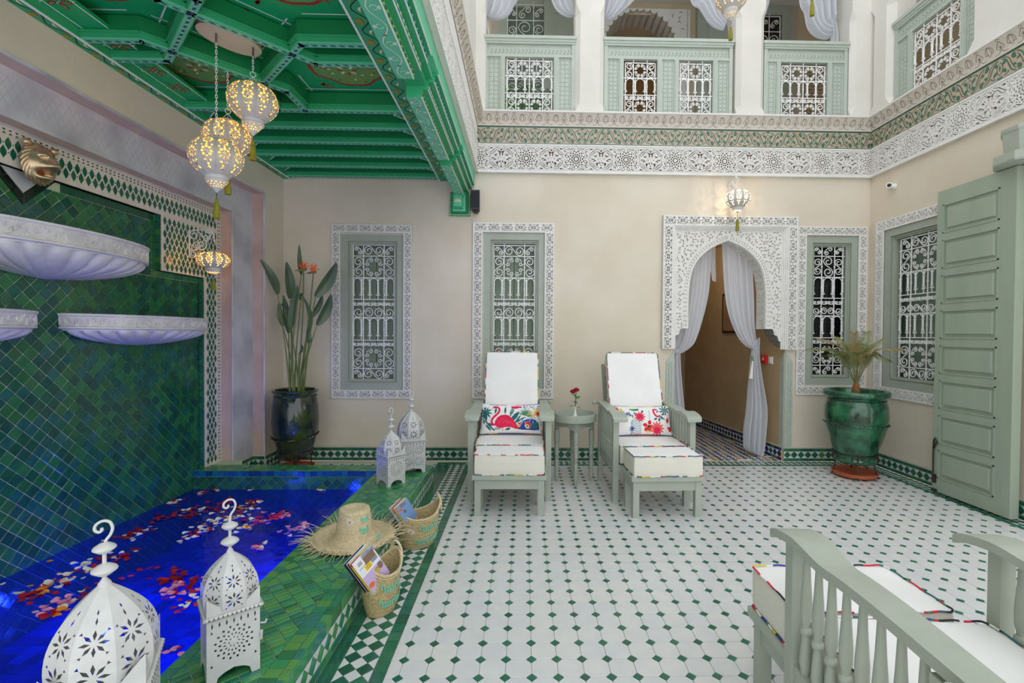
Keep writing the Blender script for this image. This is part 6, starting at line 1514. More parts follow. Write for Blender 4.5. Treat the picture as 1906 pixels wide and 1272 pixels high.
# ================================================================== FOUNTAIN BASINS, LION MASK
def basin(label, yc, zr, hw, dp, h, group=True):
    t = thing('fountain_basin', label, 'basin', (XF, yc, zr), 0, 'carved marble fountain basins')
    n = 64
    def ell(a, kx, ky): return (dp * kx * abs(sin(a)) ** .9, -hw * ky * cos(a))
    def ringf(k, z, rf=None):
        return [((lambda x, y: (x + .0, y, z))(*ell(pi * i / n, k[0] * (rf(i) if rf else 1), k[1] * (1 + ((rf(i) - 1) * .5 if rf else 0))))) for i in range(n + 1)]
    m = MB()
    def loft(R, mi=0):
        o = len(m.v); m.v.extend([p for r in R for p in r]); w_ = n + 1
        for j in range(len(R) - 1):
            for i in range(n): m.f.append((o + j * w_ + i, o + j * w_ + i + 1, o + (j + 1) * w_ + i + 1, o + (j + 1) * w_ + i)); m.m.append(mi)
    loft([ringf((.55, .75), -.10), ringf((.80, .88), -.03), ringf((.86, .92), -.004), ringf((.93, .965), .0), ringf((1, 1), -.004), ringf((1.0, 1.0), -.016), ringf((.98, .985), -.02)]); m.build('rim', marble_white, t, smooth=60)
    # carved band below the rim: raised leaf scrolls
    m = MB(); bh = h * .28; loft([ringf((.975, .985), -.02), ringf((.955, .97), -.02 - bh)]); m.build('band', marble_white, t, smooth=60)
    m = MB(); ns = int(hw * 34)
    for i in range(ns):
        a = pi * (i + .5) / ns
        for kk, (dz, L_, ang, bd) in enumerate(((.3, .044, .8, .4), (.62, .044, -.7, -.4), (.5, .030, 1.7, .2), (.22, .024, -.2, .3), (.8, .024, .3, -.3))):
            da = (kk - 2) * .30 * pi / ns; q = leaf2(0, 0, L_, .012, ang * (-1 if i % 2 else 1), bd, 4)
            def fr_(u, v, d, a=a + da, dz=dz):
                aa = a + u / hw; x, y = ell(min(max(aa, 0), pi), .965, .978); return (x + d * sin(aa), y - d * cos(aa), -.02 - bh * dz + v)
            m.prism(q, fr_, -.004, .007)
    m.build('carved_scrolls', marble_white, t).__setitem__('kind', 'stuff')
    m = MB(); z0 = -.02 - bh; loft([ringf((.955, .97), z0), ringf((.985, .99), z0 - .004), ringf((.985, .99), z0 - .014), ringf((.93, .955), z0 - .02), ringf((.93, .955), z0 - .026)]); m.build('fillet', marble_white, t, smooth=40)
    m = MB(); z1 = z0 - .026; hb = h + z1; ng = 13 if hw < .61 else 14; R = []
    nn = 130
    for j in range(11):
        tt = j / 10; k = cos(tt * pi / 2) ** .62 if tt < 1 else 0; row_ = []
        for i in range(nn + 1):
            a = pi * i / nn; g = abs(sin(a * ng)); flute = 1 - .13 * (1 - g) ** 1.6 * min(1, tt * 4 + .3) * (1 - tt * .6)
            x, y = dp * .93 * k * flute * abs(sin(a)) ** .9, -hw * .955 * (k * .93 + .07 * k) * flute * cos(a); row_.append((x, y, z1 - hb * (tt if tt < 1 else 1)))
        R.append(row_)
    o = len(m.v); m.v.extend([p for r in R for p in r]); w_ = nn + 1
    for j in range(10):
        for i in range(nn): m.f.append((o + j * w_ + i, o + j * w_ + i + 1, o + (j + 1) * w_ + i + 1, o + (j + 1) * w_ + i)); m.m.append(0)
    m.build('gadrooned_bowl', marble_white, t, smooth=70)
    return t
basin('large marble basin high on the fountain wall, cut by the left edge', 2.72, 1.835, .61, .31, .262)
basin('marble basin right of and below the large one', 3.36, 1.392, .575, .28, .20)
basin('marble basin at the left edge, level with the right one', 2.03, 1.392, .575, .28, .20)
lion = thing('lion_spout', 'gilded lion mask spout with open mouth above the large basin', 'spout', (XLAT + .012, 2.62, 2.175)); lion.scale = (1.15, 1.15, 1.15)
m = MB(); gold = mat('gilt_bronze', 'D9C4A6', 'C0A07C', rough=.28, metal=.75, nscale=30)
def lf(u, v):
    a = 2 * pi * u; r = .004 + v * .074; x = r * cos(a); z = r * 1.2 * sin(a); g = lambda cx_, cz_, wx, wz: math.exp(-(((x - cx_) / wx) ** 2 + ((z - cz_) / wz) ** 2))
    h = .060 * (1 - v ** 2.2) + .010
    h += .030 * g(0, -.010, .024, .022) + .016 * g(0, .018, .012, .025) + .016 * (g(.020, -.014, .012, .012) + g(-.020, -.014, .012, .012)) + .016 * (g(.026, .036, .014, .007) + g(-.026, .036, .014, .007))
    h -= .018 * (g(.026, .022, .009, .007) + g(-.026, .022, .009, .007)); h -= .062 * g(0, -.042, .028, .012); h += .030 * g(0, -.066, .022, .010)
    return (max(h, 0.001), x, z)
m.grid(lf, 72, 26, closeu=True); m.build('mask', gold, lion, smooth=180)
for sx in (-1, 1): m = MB(); m.lathe([(0, 0), (.016, .004), (.018, .014), (.010, .024), (0, .027)], 12); o = m.build('ear', gold, lion, smooth=60); o.rotation_euler = (0, pi / 2.6, 0); o.location = (.012, sx * .062, .078)
m = MB()
for i in range(22):
    a = i / 22 * 2 * pi; p = [(.016 * (1 - t) + .010, (.060 + .018 * t) * cos(a + .55 * t), (.074 + .020 * t) * sin(a + .55 * t)) for t in (0, .35, .7, 1)]; m.tube(p, [.009, .010, .008, .006], 6)
m.build('mane', gold, lion, smooth=70)
m = MB(); m.lathe([(0, 0), (.02, 0), (.018, .01), (0, .01)], 12); o = m.build('tongue', mat('copper_inside', '9A4A2A', rough=.4, metal=.5), lion, smooth=40); o.rotation_euler = (0, pi / 2, 0); o.location = (.012, 0, -.047)
# ================================================================== TIN FLOOR LANTERNS
def sunburst(cx_, cz_, R, rings, n):
    H = []
    for i in range(rings):
        r0 = R * (i + .7) / (rings + .7); r1 = R * (i + 1.45) / (rings + .7); k = n if i > 0 else n // 2
        H += radial(cx_, cz_, k, r0, r1, min(.0042, r0 * pi / k * .55), (i % 2) * pi / k)
    return H
LN = {}
def lantern(label, loc, rz, big):
    t = thing('tin_lantern', label, 'lantern', loc, rz, 'white pierced tin lanterns on the bench')
    key = big
    W = .192 if big else .148; Hb = .262 if big else .222; Hd = .225 if big else .166; Rd = W * .535; hw = W / 2
    if key not in LN:
        D = {}; LN[key] = D; h0 = .045; fw_ = .032
        H = sunburst(0, h0 + (Hb - h0) * .44, hw * .80, 4, 16) if not big else []
        if big:
            for ux in (-1, 1):
                for uz in (0, 1): H += sunburst(ux * hw * .46, h0 + (Hb - h0) * (.22 + .42 * uz), hw * .40, 2, 10)
            H += [leaf2(0, h0 + .02 + .02 * k, .016, .005, pi / 2, n=2) for k in range(8)]
        n_ = 7
        for i in range(n_): x = -hw * .8 + hw * 1.6 * i / (n_ - 1); H.append([(x - .003, Hb - .030), (x, Hb - .040), (x + .003, Hb - .030), (x, Hb - .020)])
        for sx in (-1, 1):
            for sz in (0, 1): z = h0 + .016 + sz * (Hb - h0 - .07); H.append([(sx * hw * .82 - .004, z), (sx * hw * .82 + .004, z), (sx * hw * .82, z + .009)])
        out = [(-hw, 0), (-hw + .024, 0), (-hw + .030, .022), (-hw + .042, .030), (-hw * .3, .034), (0, .040), (hw * .3, .034), (hw - .042, .030), (hw - .030, .022), (hw - .024, 0), (hw, 0), (hw, Hb), (-hw, Hb)]
        m = MB(); sheet(m, pierce([out], H), lambda u, v, d: (u, -hw + d, v), 0); D['side'] = m.mesh('side_panel', tin_w)
        m = MB(); m.tube([(-hw - .004, -hw - .004, Hb - .004), (hw + .004, -hw - .004, Hb - .004)], .0065, 8)
        for i in range(12): x = -hw + (i + .5) * W / 12; m.add([(x - .004, -hw - .0115, Hb - .007), (x + .004, -hw - .0115, Hb - .007), (x, -hw - .009, Hb + .003)], [(0, 1, 2)], 1)
        D['roll'] = m.mesh('rolled_edge', [tin_w, tin_in], 60)
        m = MB(); m.add([(-hw, -hw, Hb), (-hw + .062, -hw, Hb + .003), (-hw, -hw + .0, Hb + (.075 if big else .058))], [(0, 1, 2)]); m.add([(-hw, -hw, Hb), (-hw, -hw, Hb + (.075 if big else .058)), (-hw, -hw + .062, Hb + .003)], [(0, 1, 2)]); D['fin'] = m.mesh('corner_fin', tin_w)
        # dome gore (8 of them)
        prof = [(0, .93), (.12, .985), (.28, 1.0), (.45, .955), (.60, .84), (.73, .67), (.84, .47), (.93, .28), (1, .12)]; pr = spline([(r * Rd, z * Hd, 0) for z, r in prof], 18); AL = [0]
        for i in range(1, len(pr)): AL.append(AL[-1] + (pr[i] - pr[i - 1]).length)
        LA = AL[-1]; ta = math.tan(pi / 8)
        def rz_(s_):
            s_ = min(max(s_, 0), LA - 1e-7); j = max(0, int(np.searchsorted(AL, s_)) - 1); f = (s_ - AL[j]) / (AL[j + 1] - AL[j]); p = pr[j].lerp(pr[j + 1], f); return p.x, p.y
        def hwd(s_): return rz_(s_)[0] * ta
        L2 = [(-hwd(s_), s_) for s_ in AL[::-1]] + [(hwd(s_), s_) for s_ in AL]
        H = []
        for c_, R_, n8 in ((.20, .36, 8), (.50, .30, 8)):
            s_ = LA * c_; Rr = hwd(s_) * .82; H += radial(0, s_, n8, Rr * .22, Rr * .95, Rr * .13, 0)
            H += radial(0, s_, 4, Rr * 1.02, Rr * 1.22, Rr * .12, pi / 4, tri=True)
        H += [[(-.0025, LA * .68), (0, LA * .65), (.0025, LA * .68), (0, LA * .72)], [(-.0022, LA * .76), (0, LA * .735), (.0022, LA * .76), (0, LA * .79)]]
        ex = [(x * hwd(s_), s_) for s_ in AL[1:-1] for x in (-.5, 0, .5)]
        P_, T_ = pierce([L2], H, extra=ex, eps=1e-6); m = MB()
        sheet(m, (P_, T_), lambda u, v, d: (u, -rz_(v)[0] - d, Hb + rz_(v)[1]), 0); D['gore'] = m.mesh('dome_panel', tin_w)
        m = MB(); m.lathe([(Rd * .17, Hb + Hd * .93), (Rd * .13, Hb + Hd * 1.02), (.007, Hb + Hd * 1.06), (.0045, Hb + Hd * 1.08), (.0045, Hb + Hd + (.102 if big else .116))], 14); D['neck'] = m.mesh('neck', tin_w, 60)
        m = MB(); m.lathe([(.004, -.017), (.012, -.014), (.026, -.003), (.027, 0), (.024, .005), (.012, .013), (.004, .016)], 20); D['disc'] = m.mesh('finial_disc', tin_w, 60)
        zt = Hb + Hd + (.10 if big else .115); m = MB(); hk = [(0, 0, zt)] + [(.004, 0, zt + .012), (.012, 0, zt + .024), (.016, 0, zt + .040), (.010, 0, zt + .056), (-.004, 0, zt + .060), (-.016, 0, zt + .052), (-.018, 0, zt + .040), (-.010, 0, zt + .033), (-.004, 0, zt + .038), (-.006, 0, zt + .043)]; m.tube([tuple(p) for p in spline(hk, 34)], .0036, 8); D['hook'] = m.mesh('hook', tin_w, 60)
        m = MB(); m.lathe([(0, -.012), (.010, -.009), (.012, 0), (.0, .002)], 12, (0, 0, 0)); D['knob'] = m.mesh('door_knob', tin_w, 50)
        m = MB(); m.tube([(hw + .003, -hw + .0, .10), (hw + .003, -hw - .006, .13)], .005, 6); m.tube([(hw + .002, -hw - .002, .155), (hw + .014, -hw - .010, .155), (hw + .018, -hw - .008, .165)], .003, 6); D['latch'] = m.mesh('latch', tin_w, 50)
        m = MB(); m.box((-hw + .002, -hw + .002, .040), (hw - .002, hw - .002, .042)); D['floor'] = m.mesh('candle_plate', tin_in)
        m = MB(); m.box((-hw, -hw, Hb - .002), (-hw + .02, hw, Hb)); m.box((hw - .02, -hw, Hb - .002), (hw, hw, Hb)); m.box((-hw, -hw, Hb - .002), (hw, -hw + .012, Hb)); m.box((-hw, hw - .012, Hb - .002), (hw, hw, Hb)); D['shelf'] = m.mesh('shoulder', tin_w)
    D = LN[key]
    for k in range(4):
        r = (0, 0, k * pi / 2); inst(D['side'], 'side_panel', t, rot=r); inst(D['roll'], 'rolled_edge', t, rot=r); inst(D['fin'], 'corner_fin', t, rot=r)
    for k in range(8): inst(D['gore'], 'dome_panel', t, rot=(0, 0, k * pi / 4))
    inst(D['neck'], 'neck', t); z = Hb + Hd
    inst(D['disc'], 'finial_disc', t, (0, 0, z + (.038 if big else .036))); inst(D['disc'], 'finial_disc', t, (0, 0, z + (.092 if big else .088))).scale = (.9, .9, .9)
    inst(D['hook'], 'hook', t); inst(D['floor'], 'candle_plate', t); inst(D['shelf'], 'shoulder', t); inst(D['latch'], 'latch', t)
    if not big: inst(D['knob'], 'door_knob', t, (0, -hw, .045 + (Hb - .045) * .44), (pi / 2, 0, 0))
    return t
lantern('small tin lantern on the bench, right of the large foreground lantern', (-.975, 1.605, ZB), .69, False)
lantern('large domed tin lantern cut by the bottom edge of the photo', (-1.045, 1.21, ZB), .50, True)
lantern('small tin lantern at the far end of the bench, in front of the taller one', (-.985, 3.575, ZB), .86, False)
lantern('tall domed tin lantern at the very end of the bench', (-.915, 3.915, ZB), .42, True)
# ================================================================== PIERCED GLOBE LAMPS
warm_in = mat('lamp_lining', 'F4E3C0', rough=.6); GLB = {}
def globe_mesh(R, hgt, top_r, bot_r, mats_key):
    k = (R, hgt, top_r, bot_r, mats_key)
    if k in GLB: return GLB[k]
    m = MB(); ng = 10; pr = spline([(top_r, hgt * .50, 0), (R * .80, hgt * .40, 0), (R * .98, hgt * .18, 0), (R, hgt * .02, 0), (R * .92, -hgt * .18, 0), (R * .70, -hgt * .36, 0), (bot_r, -hgt * .50, 0)], 20); AL = [0]
    for i in range(1, len(pr)): AL.append(AL[-1] + (pr[i] - pr[i - 1]).length)
    LA = AL[-1]
    def rz_(s_):
        s_ = min(max(s_, 0), LA - 1e-7); j = max(0, int(np.searchsorted(AL, s_)) - 1); f = (s_ - AL[j]) / (AL[j + 1] - AL[j]); p = pr[j].lerp(pr[j + 1], f); return p.x, p.y
    ha = pi / ng; wd = lambda s_: rz_(s_)[0] * ha
    out = [(-wd(s_), s_) for s_ in AL[::-1]] + [(wd(s_), s_) for s_ in AL]; H = []
    for c_ in (.26, .52):
        s_ = LA * c_; r = wd(s_) * .80; H += radial(0, s_, 8, r * .42, r * .95, r * .24, 0); H += radial(0, s_, 4, r * .08, r * .26, r * .07, .4)
    s_ = LA * .72; r = wd(s_) * .6; H += radial(0, s_, 3, r * .15, r * 1.1, r * .30, pi / 2); H.append(leaf2(0, LA * .84, LA * .07, wd(LA * .84) * .6, pi / 2, n=2)); H.append(leaf2(0, LA * .39, LA * .05, wd(LA * .4) * .35, 0, n=2)); H.append(leaf2(0, LA * .10, LA * .06, wd(LA * .1) * .5, pi / 2, n=2))
    for sx in (-1, 1): H.append(leaf2(sx * wd(LA * .39) * .6, LA * .39, LA * .05, wd(LA * .4) * .25, pi / 2, n=2))
    P_, T_ = pierce([out], H, extra=[(x * wd(s_), s_) for s_ in AL[1:-1] for x in (-.6, -.2, .2, .6)], eps=1e-6)
    for g in range(ng):
        a0 = 2 * pi * g / ng
        def fr(u, v, d):
            r, z = rz_(v); x_ = u / (r * ha); a = a0 + x_ * ha; rr = r * (1 - .045 * x_ * x_ - .0); return (rr * cos(a), rr * sin(a), z)
        sheet(m, (P_, T_), fr, 0)
        m.tube([(rz_(s_)[0] * .965 * cos(a0 + ha), rz_(s_)[0] * .965 * sin(a0 + ha), rz_(s_)[1]) for s_ in AL], .0028, 5)
    me = m.mesh('globe_shell', mat('lamp_shell', 'CFC6BB', 'C4BBB0', rough=.45, nscale=25), 60); GLB[k] = me; return me
def globe(t, R, hgt, watt, col=(1, .62, .20), cone=True, top_r=.055, bot_r=.055, bulb=6.0, tassel=True, cord=.03, tl=.075):
    inst(globe_mesh(R, hgt, top_r, bot_r, 1), 'globe_shell', t)
    m = MB(); m.lathe([(0, hgt * .5 + .012), (top_r * .9, hgt * .5 + .010), (top_r * 1.02, hgt * .5 + .004), (top_r * 1.02, hgt * .5 - .004), (top_r * .8, hgt * .5 - .006)], 24); m.build('top_cap', tin_w, t, smooth=50)
    z = -hgt * .5; b_ = bot_r; m = MB(); m.lathe([(b_ * 1.02, z + .004), (b_ * 1.08, z - .002), (b_ * 1.02, z - .008), (b_ * .98, z - .016), (b_ * 1.05, z - .020), (b_ * .98, z - .024)], 28); m.build('collar', tin_w, t, smooth=50)
    zc = z - .024; ch = .062 if cone else .028; s_ = b_ * .96; m = MB()
    N1 = 14; 
    Hs = []; LL = 2 * pi
    for rr_ in range(3):
        for i in range(N1): a = (i + .5 * (rr_ % 2)) * LL / N1 + .2; v = .18 + rr_ * .17; Hs.append([(a - .13, v), (a, v - .07), (a + .13, v), (a, v + .07)])
    P_, T_ = pierce([[(0, 0), (LL + .4, 0), (LL + .4, 1), (0, 1)]], Hs, extra=[(LL * i / 28, y) for i in range(29) for y in (0, .65, 1)])
    sheet(m, (P_, T_), lambda u, v, d: (s_ * (1 - .97 * v) * (1 + .35 * v * (1 - v)) * cos(u), s_ * (1 - .97 * v) * (1 + .35 * v * (1 - v)) * sin(u), zc - ch * v), 0); m.build('tip_cone', tin_w, t)
    m = MB(); m.lathe([(0, -.02), (.008, -.012), (.010, 0), (.005, .014), (0, .022)], 12); m.build('bulb', mat('bulb_glow_%d' % int(bulb), 'FFE3A0', emit='FFD98A', estr=bulb), t, smooth=60, loc=(0, 0, -.02))
    l_ = bpy.data.lights.new('bulb_light', 'POINT'); l_.energy = watt; l_.color = col; l_.shadow_soft_size = .02; lo = bpy.data.objects.new('bulb_light', l_); scene.collection.objects.link(lo); lo.parent = t; lo.location = (0, 0, -.015)
    if tassel: add_tassel(t, zc - ch, cord, tl)
tas = mat('tassel_olive', '7A7A1E', '959028', rough=.8, nscale=160, stretch=(1, 1, .1), bump=.3, bscale=200); tas_d = mat('tassel_cord', '5A4A2A', rough=.8)
def add_tassel(t, z, cord, tl, r=.018):
    m = MB(); m.tube([(0, 0, z + .004), (0, 0, z - cord)], .0022, 6); m.build('cord', tas_d, t)
    z -= cord; m = MB(); m.lathe([(0, 0), (.006, -.002), (.010, -.008), (.008, -.015), (.006, -.017), (.010, -.022), (r * .75, -.034), (r, -.034 - tl * .85), (r * .95, -.034 - tl), (0, -.034 - tl + .004)], 22, (0, 0, z), rf=lambda a, q: 1 + .08 * sin(a * 11)); m.build('tassel', tas, t, smooth=40)
def chain(t, z0, z1, r=.009):
    m = MB(); n = max(2, int((z1 - z0) / .0165)); dz = (z1 - z0) / n
    for i in range(n):
        z = z0 + (i + .5) * dz; P = [((r * .55 * cos(a)) * (1 if i % 2 else 0), (r * .55 * cos(a)) * (0 if i % 2 else 1), z + dz * .72 * sin(a)) for a in np.arange(0, 6.2, .79)]; m.tube(P, .0016, 4, closed=True)
    m.build('chain', iron_w, t)
cpt = thing('lamp_canopy', 'oval pinkish ceiling plate that the three pendants hang from', 'ceiling plate', (-1.645, 2.72, 2.945)); m = MB()
Q = [((.16 * cos(a) if True else 0), .105 * sin(a)) for a in np.arange(0, 2 * pi, .13)]; Q = [(abs(c_) ** .9 * math.copysign(1, c_) * .165 / .16 ** .9, s_) for c_, s_ in Q]; ca, sa = cos(1.0), sin(1.0); Q = [(x * ca - y * sa, x * sa + y * ca) for x, y in Q]
m.prism(Q, lambda u, v, d: (u, v, -d), 0, .035); m.build('plate', mat('canopy_cream', 'EAD6C4', rough=.5), cpt)
for (x, y, zc_, lab) in ((-1.683, 2.66, 2.232, 'nearest and lowest pierced globe pendant over the pool'), (-1.750, 2.87, 2.422, 'middle globe pendant, half hidden behind the lowest one'), (-1.553, 2.78, 2.592, 'highest globe pendant, on the shortest chain')):
    t = thing('pendant_lamp', lab, 'pendant lamp', (x, y, zc_), random.random(), 'pierced globe pendants over the pool'); globe(t, .131, .195, 2.4, col=(1, .46, .06))
    zt = .095 + .012
    m = MB(); m.tube([(-.045, 0, zt - .006), (-.02, 0, zt + .02), (0, 0, zt + .045)], .0016, 4); m.tube([(.045, 0, zt - .006), (.02, 0, zt + .02), (0, 0, zt + .045)], .0016, 4); m.tube([(0, .045, zt - .006), (0, .0, zt + .045)], .0016, 4); m.build('suspension', iron_w, t)
    m = MB(); m.tube([(.014 * cos(a), 0, zt + .058 + .014 * sin(a)) for a in np.arange(0, 6.2, .5)], .0022, 5, closed=True); m.build('ring', iron_w, t); chain(t, zt + .07, 2.87 - zc_)
    m = MB(); m.tube([(0, 0, 2.86 - zc_), (0, 0, 2.912 - zc_)], .006, 8); m.build('chain_stem', mat('steel', '9A948C', rough=.3, metal=.8), t)
def bracket(t, L, pts_fn, h):
    m = MB()
    def put(S, r=.0045): m.tube([pts_fn(a, b_) for a, b_ in S], r, 6)
    put([(0, -h * .55), (0, h * .35)], .006); put([(0, h * .30), (L * .5, h * .36), (L, h * .22)])
    put(scroll('C', L * .34, h * .02, h * .40, 2.2, 1)); put(scroll('C', L * .74, h * .20, h * .22, 1.2, 1)); put(scroll('S', L * .20, -h * .30, h * .30, 1.2, 1)); put([(L, h * .22), (L * 1.0, h * .05), (L, -.01)]); m.build('scroll_bracket', iron_w, t, smooth=60)
t = thing('wall_lamp', 'lit globe lamp on a scroll bracket over the white lattice', 'wall lamp', (-2.43, 3.80, 1.845)); globe(t, .112, .125, 3.6, col=(1, .46, .07), cone=False, top_r=.045, bot_r=.05, tl=.05)
bracket(t, .19, lambda a, b_: (-.185 + a, 0, .155 + b_), .24)
t = thing('wall_lamp', 'globe lamp on a bracket above the arched doorway', 'wall lamp', (2.075, 4.64, 2.62)); globe(t, .118, .165, 6.0, col=(1, .80, .55), cone=False, top_r=.05, bot_r=.045, tl=.085, cord=.055)
bracket(t, .20, lambda a, b_: (0, .205 - a, .175 + b_), .16)
t = thing('pendant_lamp', 'globe pendant hanging in the open courtyard, cut by the top edge', 'pendant lamp', (1.71, 4.0, 4.10)); globe(t, .13, .19, 1.5, tl=.075, cord=.05); chain(t, .13, 2.0); 
t = thing('pendant_lamp', 'globe pendant above the frame, only its olive tassel hangs into view', 'pendant lamp', (2.395, 4.0, 4.41)); globe(t, .13, .19, 1.5, tl=.10, cord=.12); chain(t, .13, 1.7)
t = thing('star_lamp', 'glowing yellow star lamp behind the scalloped arch', 'lamp', tuple(atY(1168, 26, 6.9))); yg = mat('amber_glass', 'E8B640', emit='F0B93A', estr=1.0, rough=.2)
m = MB(); m2 = MB(); top, bot = Vector((0, 0, .15)), Vector((0, 0, -.25)); R6 = [(Vector((.17 * cos(k * pi / 4), .17 * sin(k * pi / 4), .05)) if k % 2 == 0 else Vector((.10 * cos(k * pi / 4), .10 * sin(k * pi / 4), .0))) for k in range(8)]
for k in range(8):
    a, b_ = R6[k], R6[(k + 1) % 8]; m.add([a, b_, top], [(0, 1, 2)]); m.add([b_, a, bot], [(0, 1, 2)])
    for p in (top, bot): m2.tube([a, p], .004, 4)
    m2.tube([a, b_], .004, 4)
o = m.build('glass', yg, t); o2 = m2.build('leading', iron_b, t); 
for q in (o, o2): q.rotation_euler = (0, .35, .3)
chain(t, .15, .75)
l_ = bpy.data.lights.new('star_light', 'POINT'); l_.energy = 9; l_.color = (1, .72, .35); l_.shadow_soft_size = .1; lo = bpy.data.objects.new('star_light', l_); scene.collection.objects.link(lo); lo.parent = t; lo.location = (0, -.25, -.05)
# ================================================================== POTS AND PLANTS
def rope(m, R, z, tilt=0.0, r=.008, n=90, mi=0):
    for ph in (0, pi):
        P = [((R + r * .6 * cos(a * 22 + ph)) * cos(a), (R + r * .6 * cos(a * 22 + ph)) * sin(a), z + tilt * sin(a) + r * .6 * sin(a * 22 + ph)) for a in np.arange(0, 2 * pi, 2 * pi / 170)]; m.tube(P, r * .55, 4, mi, closed=True)
terracotta = mat('terracotta', 'C96A42', 'B4583A', rough=.7, nscale=12); soil = mat('soil', '4A3A2C', '33281E', rough=1, nscale=40, bump=.5)
def iron_stand(t, r, h, rot=0.0):
    m = MB(); m.tube([(r * cos(a), r * sin(a), h) for a in np.arange(0, 2 * pi, .2)], .006, 6, closed=True)
    for k in range(4):
        a = rot + k * pi / 2; c, s_ = cos(a), sin(a); P = [(r * .98 * c, r * .98 * s_, h + .03), (r * 1.02 * c, r * 1.02 * s_, h), (r * .88 * c, r * .88 * s_, h * .55), (r * 1.02 * c, r * 1.02 * s_, .01), (r * 1.10 * c, r * 1.10 * s_, .006)]; m.tube([tuple(q) for q in spline(P, 12)], .0055, 6)
        for sg in (-1, 1): aa = a + sg * .13; m.tube([(r * cos(aa) + .026 * sg * -s_ * cos(b_) , r * sin(aa) + .026 * sg * c * cos(b_), h - .032 + .026 * sin(b_)) for b_ in np.arange(0, 6.2, .6)], .004, 5, closed=True)
    m.build('iron_stand', iron_b, t, smooth=60)
def saucer(t, r): m = MB(); m.lathe([(0, .012), (r * .85, .014), (r * .95, .04), (r, .04), (r * .9, .006), (r * .7, 0), (0, 0)], 36); m.build('saucer', terracotta, t, smooth=50, loc=(0, 0, .012))
pb = mat('glaze_black_green', '141C26', '3A4A1E', rough=.10, nscale=5, coat=.6, bump=.25, bscale=22, thr=(.42, .68)); pg_ = mat('glaze_green', '08351F', '2F7450', rough=.10, nscale=10, coat=.6, bump=.35, bscale=20, thr=(.35, .7), detail=6)
tL = thing('planter', 'dark glazed barrel planter on an iron stand in the left corner', 'planter', (-2.115, 4.47, 0)); m = MB()
m.lathe([(0, .115), (.10, .115), (.125, .13), (.14, .18), (.175, .28), (.20, .38), (.208, .48), (.20, .60), (.185, .69), (.178, .70), (.180, .725), (.198, .74), (.200, .755), (.190, .764), (.168, .760), (.165, .72), (.165, .69)], 48); m.build('pot_body', pb, tL, smooth=50)
m = MB(); rope(m, .196, .345, .028); rope(m, .180, .705, 0, .006); m.build('rope_relief', pb, tL, smooth=60); m = MB(); m.lathe([(0, .70), (.166, .70)], 24); m.build('soil', soil, tL); iron_stand(tL, .15, .19, .5); saucer(tL, .17)
tR = thing('planter', 'large glazed green planter on an iron stand in the right corner', 'planter', (3.06, 4.33, 0)); m = MB()
m.lathe([(0, .135), (.15, .135), (.17, .15), (.172, .17), (.158, .185), (.165, .22), (.21, .34), (.245, .47), (.256, .56), (.252, .64), (.238, .70), (.225, .715), (.228, .73), (.258, .742), (.268, .758), (.266, .785), (.252, .798), (.225, .795), (.215, .77), (.21, .72)], 56); m.build('pot_body', pg_, tR, smooth=50)
m = MB(); rope(m, .252, .495, .0, .009); rope(m, .228, .712, 0, .006); m.build('rope_relief', pg_, tR, smooth=60); m = MB(); m.lathe([(0, .735), (.212, .735)], 24); m.build('soil', soil, tR); iron_stand(tR, .175, .215, 1.1); saucer(tR, .19)
# bird of paradise
bp = thing('bird_of_paradise', 'tall bird of paradise plant with orange blooms in the dark planter', 'plant', (-2.115, 4.47, .70))
lfm = mat('strelitzia_leaf', '4A6148', '5E7557', rough=.4, nscale=14, stretch=(1, 1, .2)); stm = mat('strelitzia_stem', '7C8A4E', '5E7340', rough=.5, nscale=30, stretch=(1, 1, .1)); O = bp.location
def blade(m, a, b_, W, side, cup=.25, bend=.04, n=12):
    a, b_ = Vector(a), Vector(b_); ax = (b_ - a); L = ax.length; ax.normalize(); sd = (Vector(side) - ax * Vector(side).dot(ax)).normalized(); nm = ax.cross(sd)
    def f(u, v): w = W * (sin(pi * min(1, v * .93 + .045)) ** .62) * (1.12 - .4 * v); s_ = 2 * u - 1; return tuple(a + ax * (L * v) + sd * (s_ * w / 2) + nm * (abs(s_) * w * cup + bend * sin(pi * v)))
    m.grid(f, 6, n); m.tube([tuple(a + ax * (L * v) + nm * (bend * sin(pi * v))) for v in np.linspace(0, .97, 7)], [.005, .005, .004, .004, .003, .002, .001], 5)
LV = [((517, 548), (485, 483), .085, 4.45, (1, 0, .2)), ((540, 556), (533, 488), .095, 4.55, (1, .2, 0)), ((561, 512), (557, 456), .045, 4.5, (1, .6, 0)), ((587, 553), (626, 490), .12, 4.42, (1, 0, -.4)), ((590, 606), (616, 549), .10, 4.40, (1, 0, -.3)),
      ((527, 608), (520, 563), .055, 4.5, (1, .8, 0)), ((537, 620), (527, 550), .075, 4.56, (1, .3, 0)), ((541, 615), (554, 533), .07, 4.45, (1, .7, 0)), ((570, 625), (563, 552), .08, 4.38, (.8, -.5, 0)), ((578, 592), (600, 548), .06, 4.5, (1, 0, -.4)), ((560, 560), (566, 545), .04, 4.5, (1, 1, 0)), ((575, 640), (573, 612), .045, 4.35, (1, .3, 0)), ((529, 575), (523, 566), .05, 4.5, (1, 0, 0)), ((556, 660), (560, 640), .03, 4.4, (1, 0, 0))]
rr = random.Random(4)
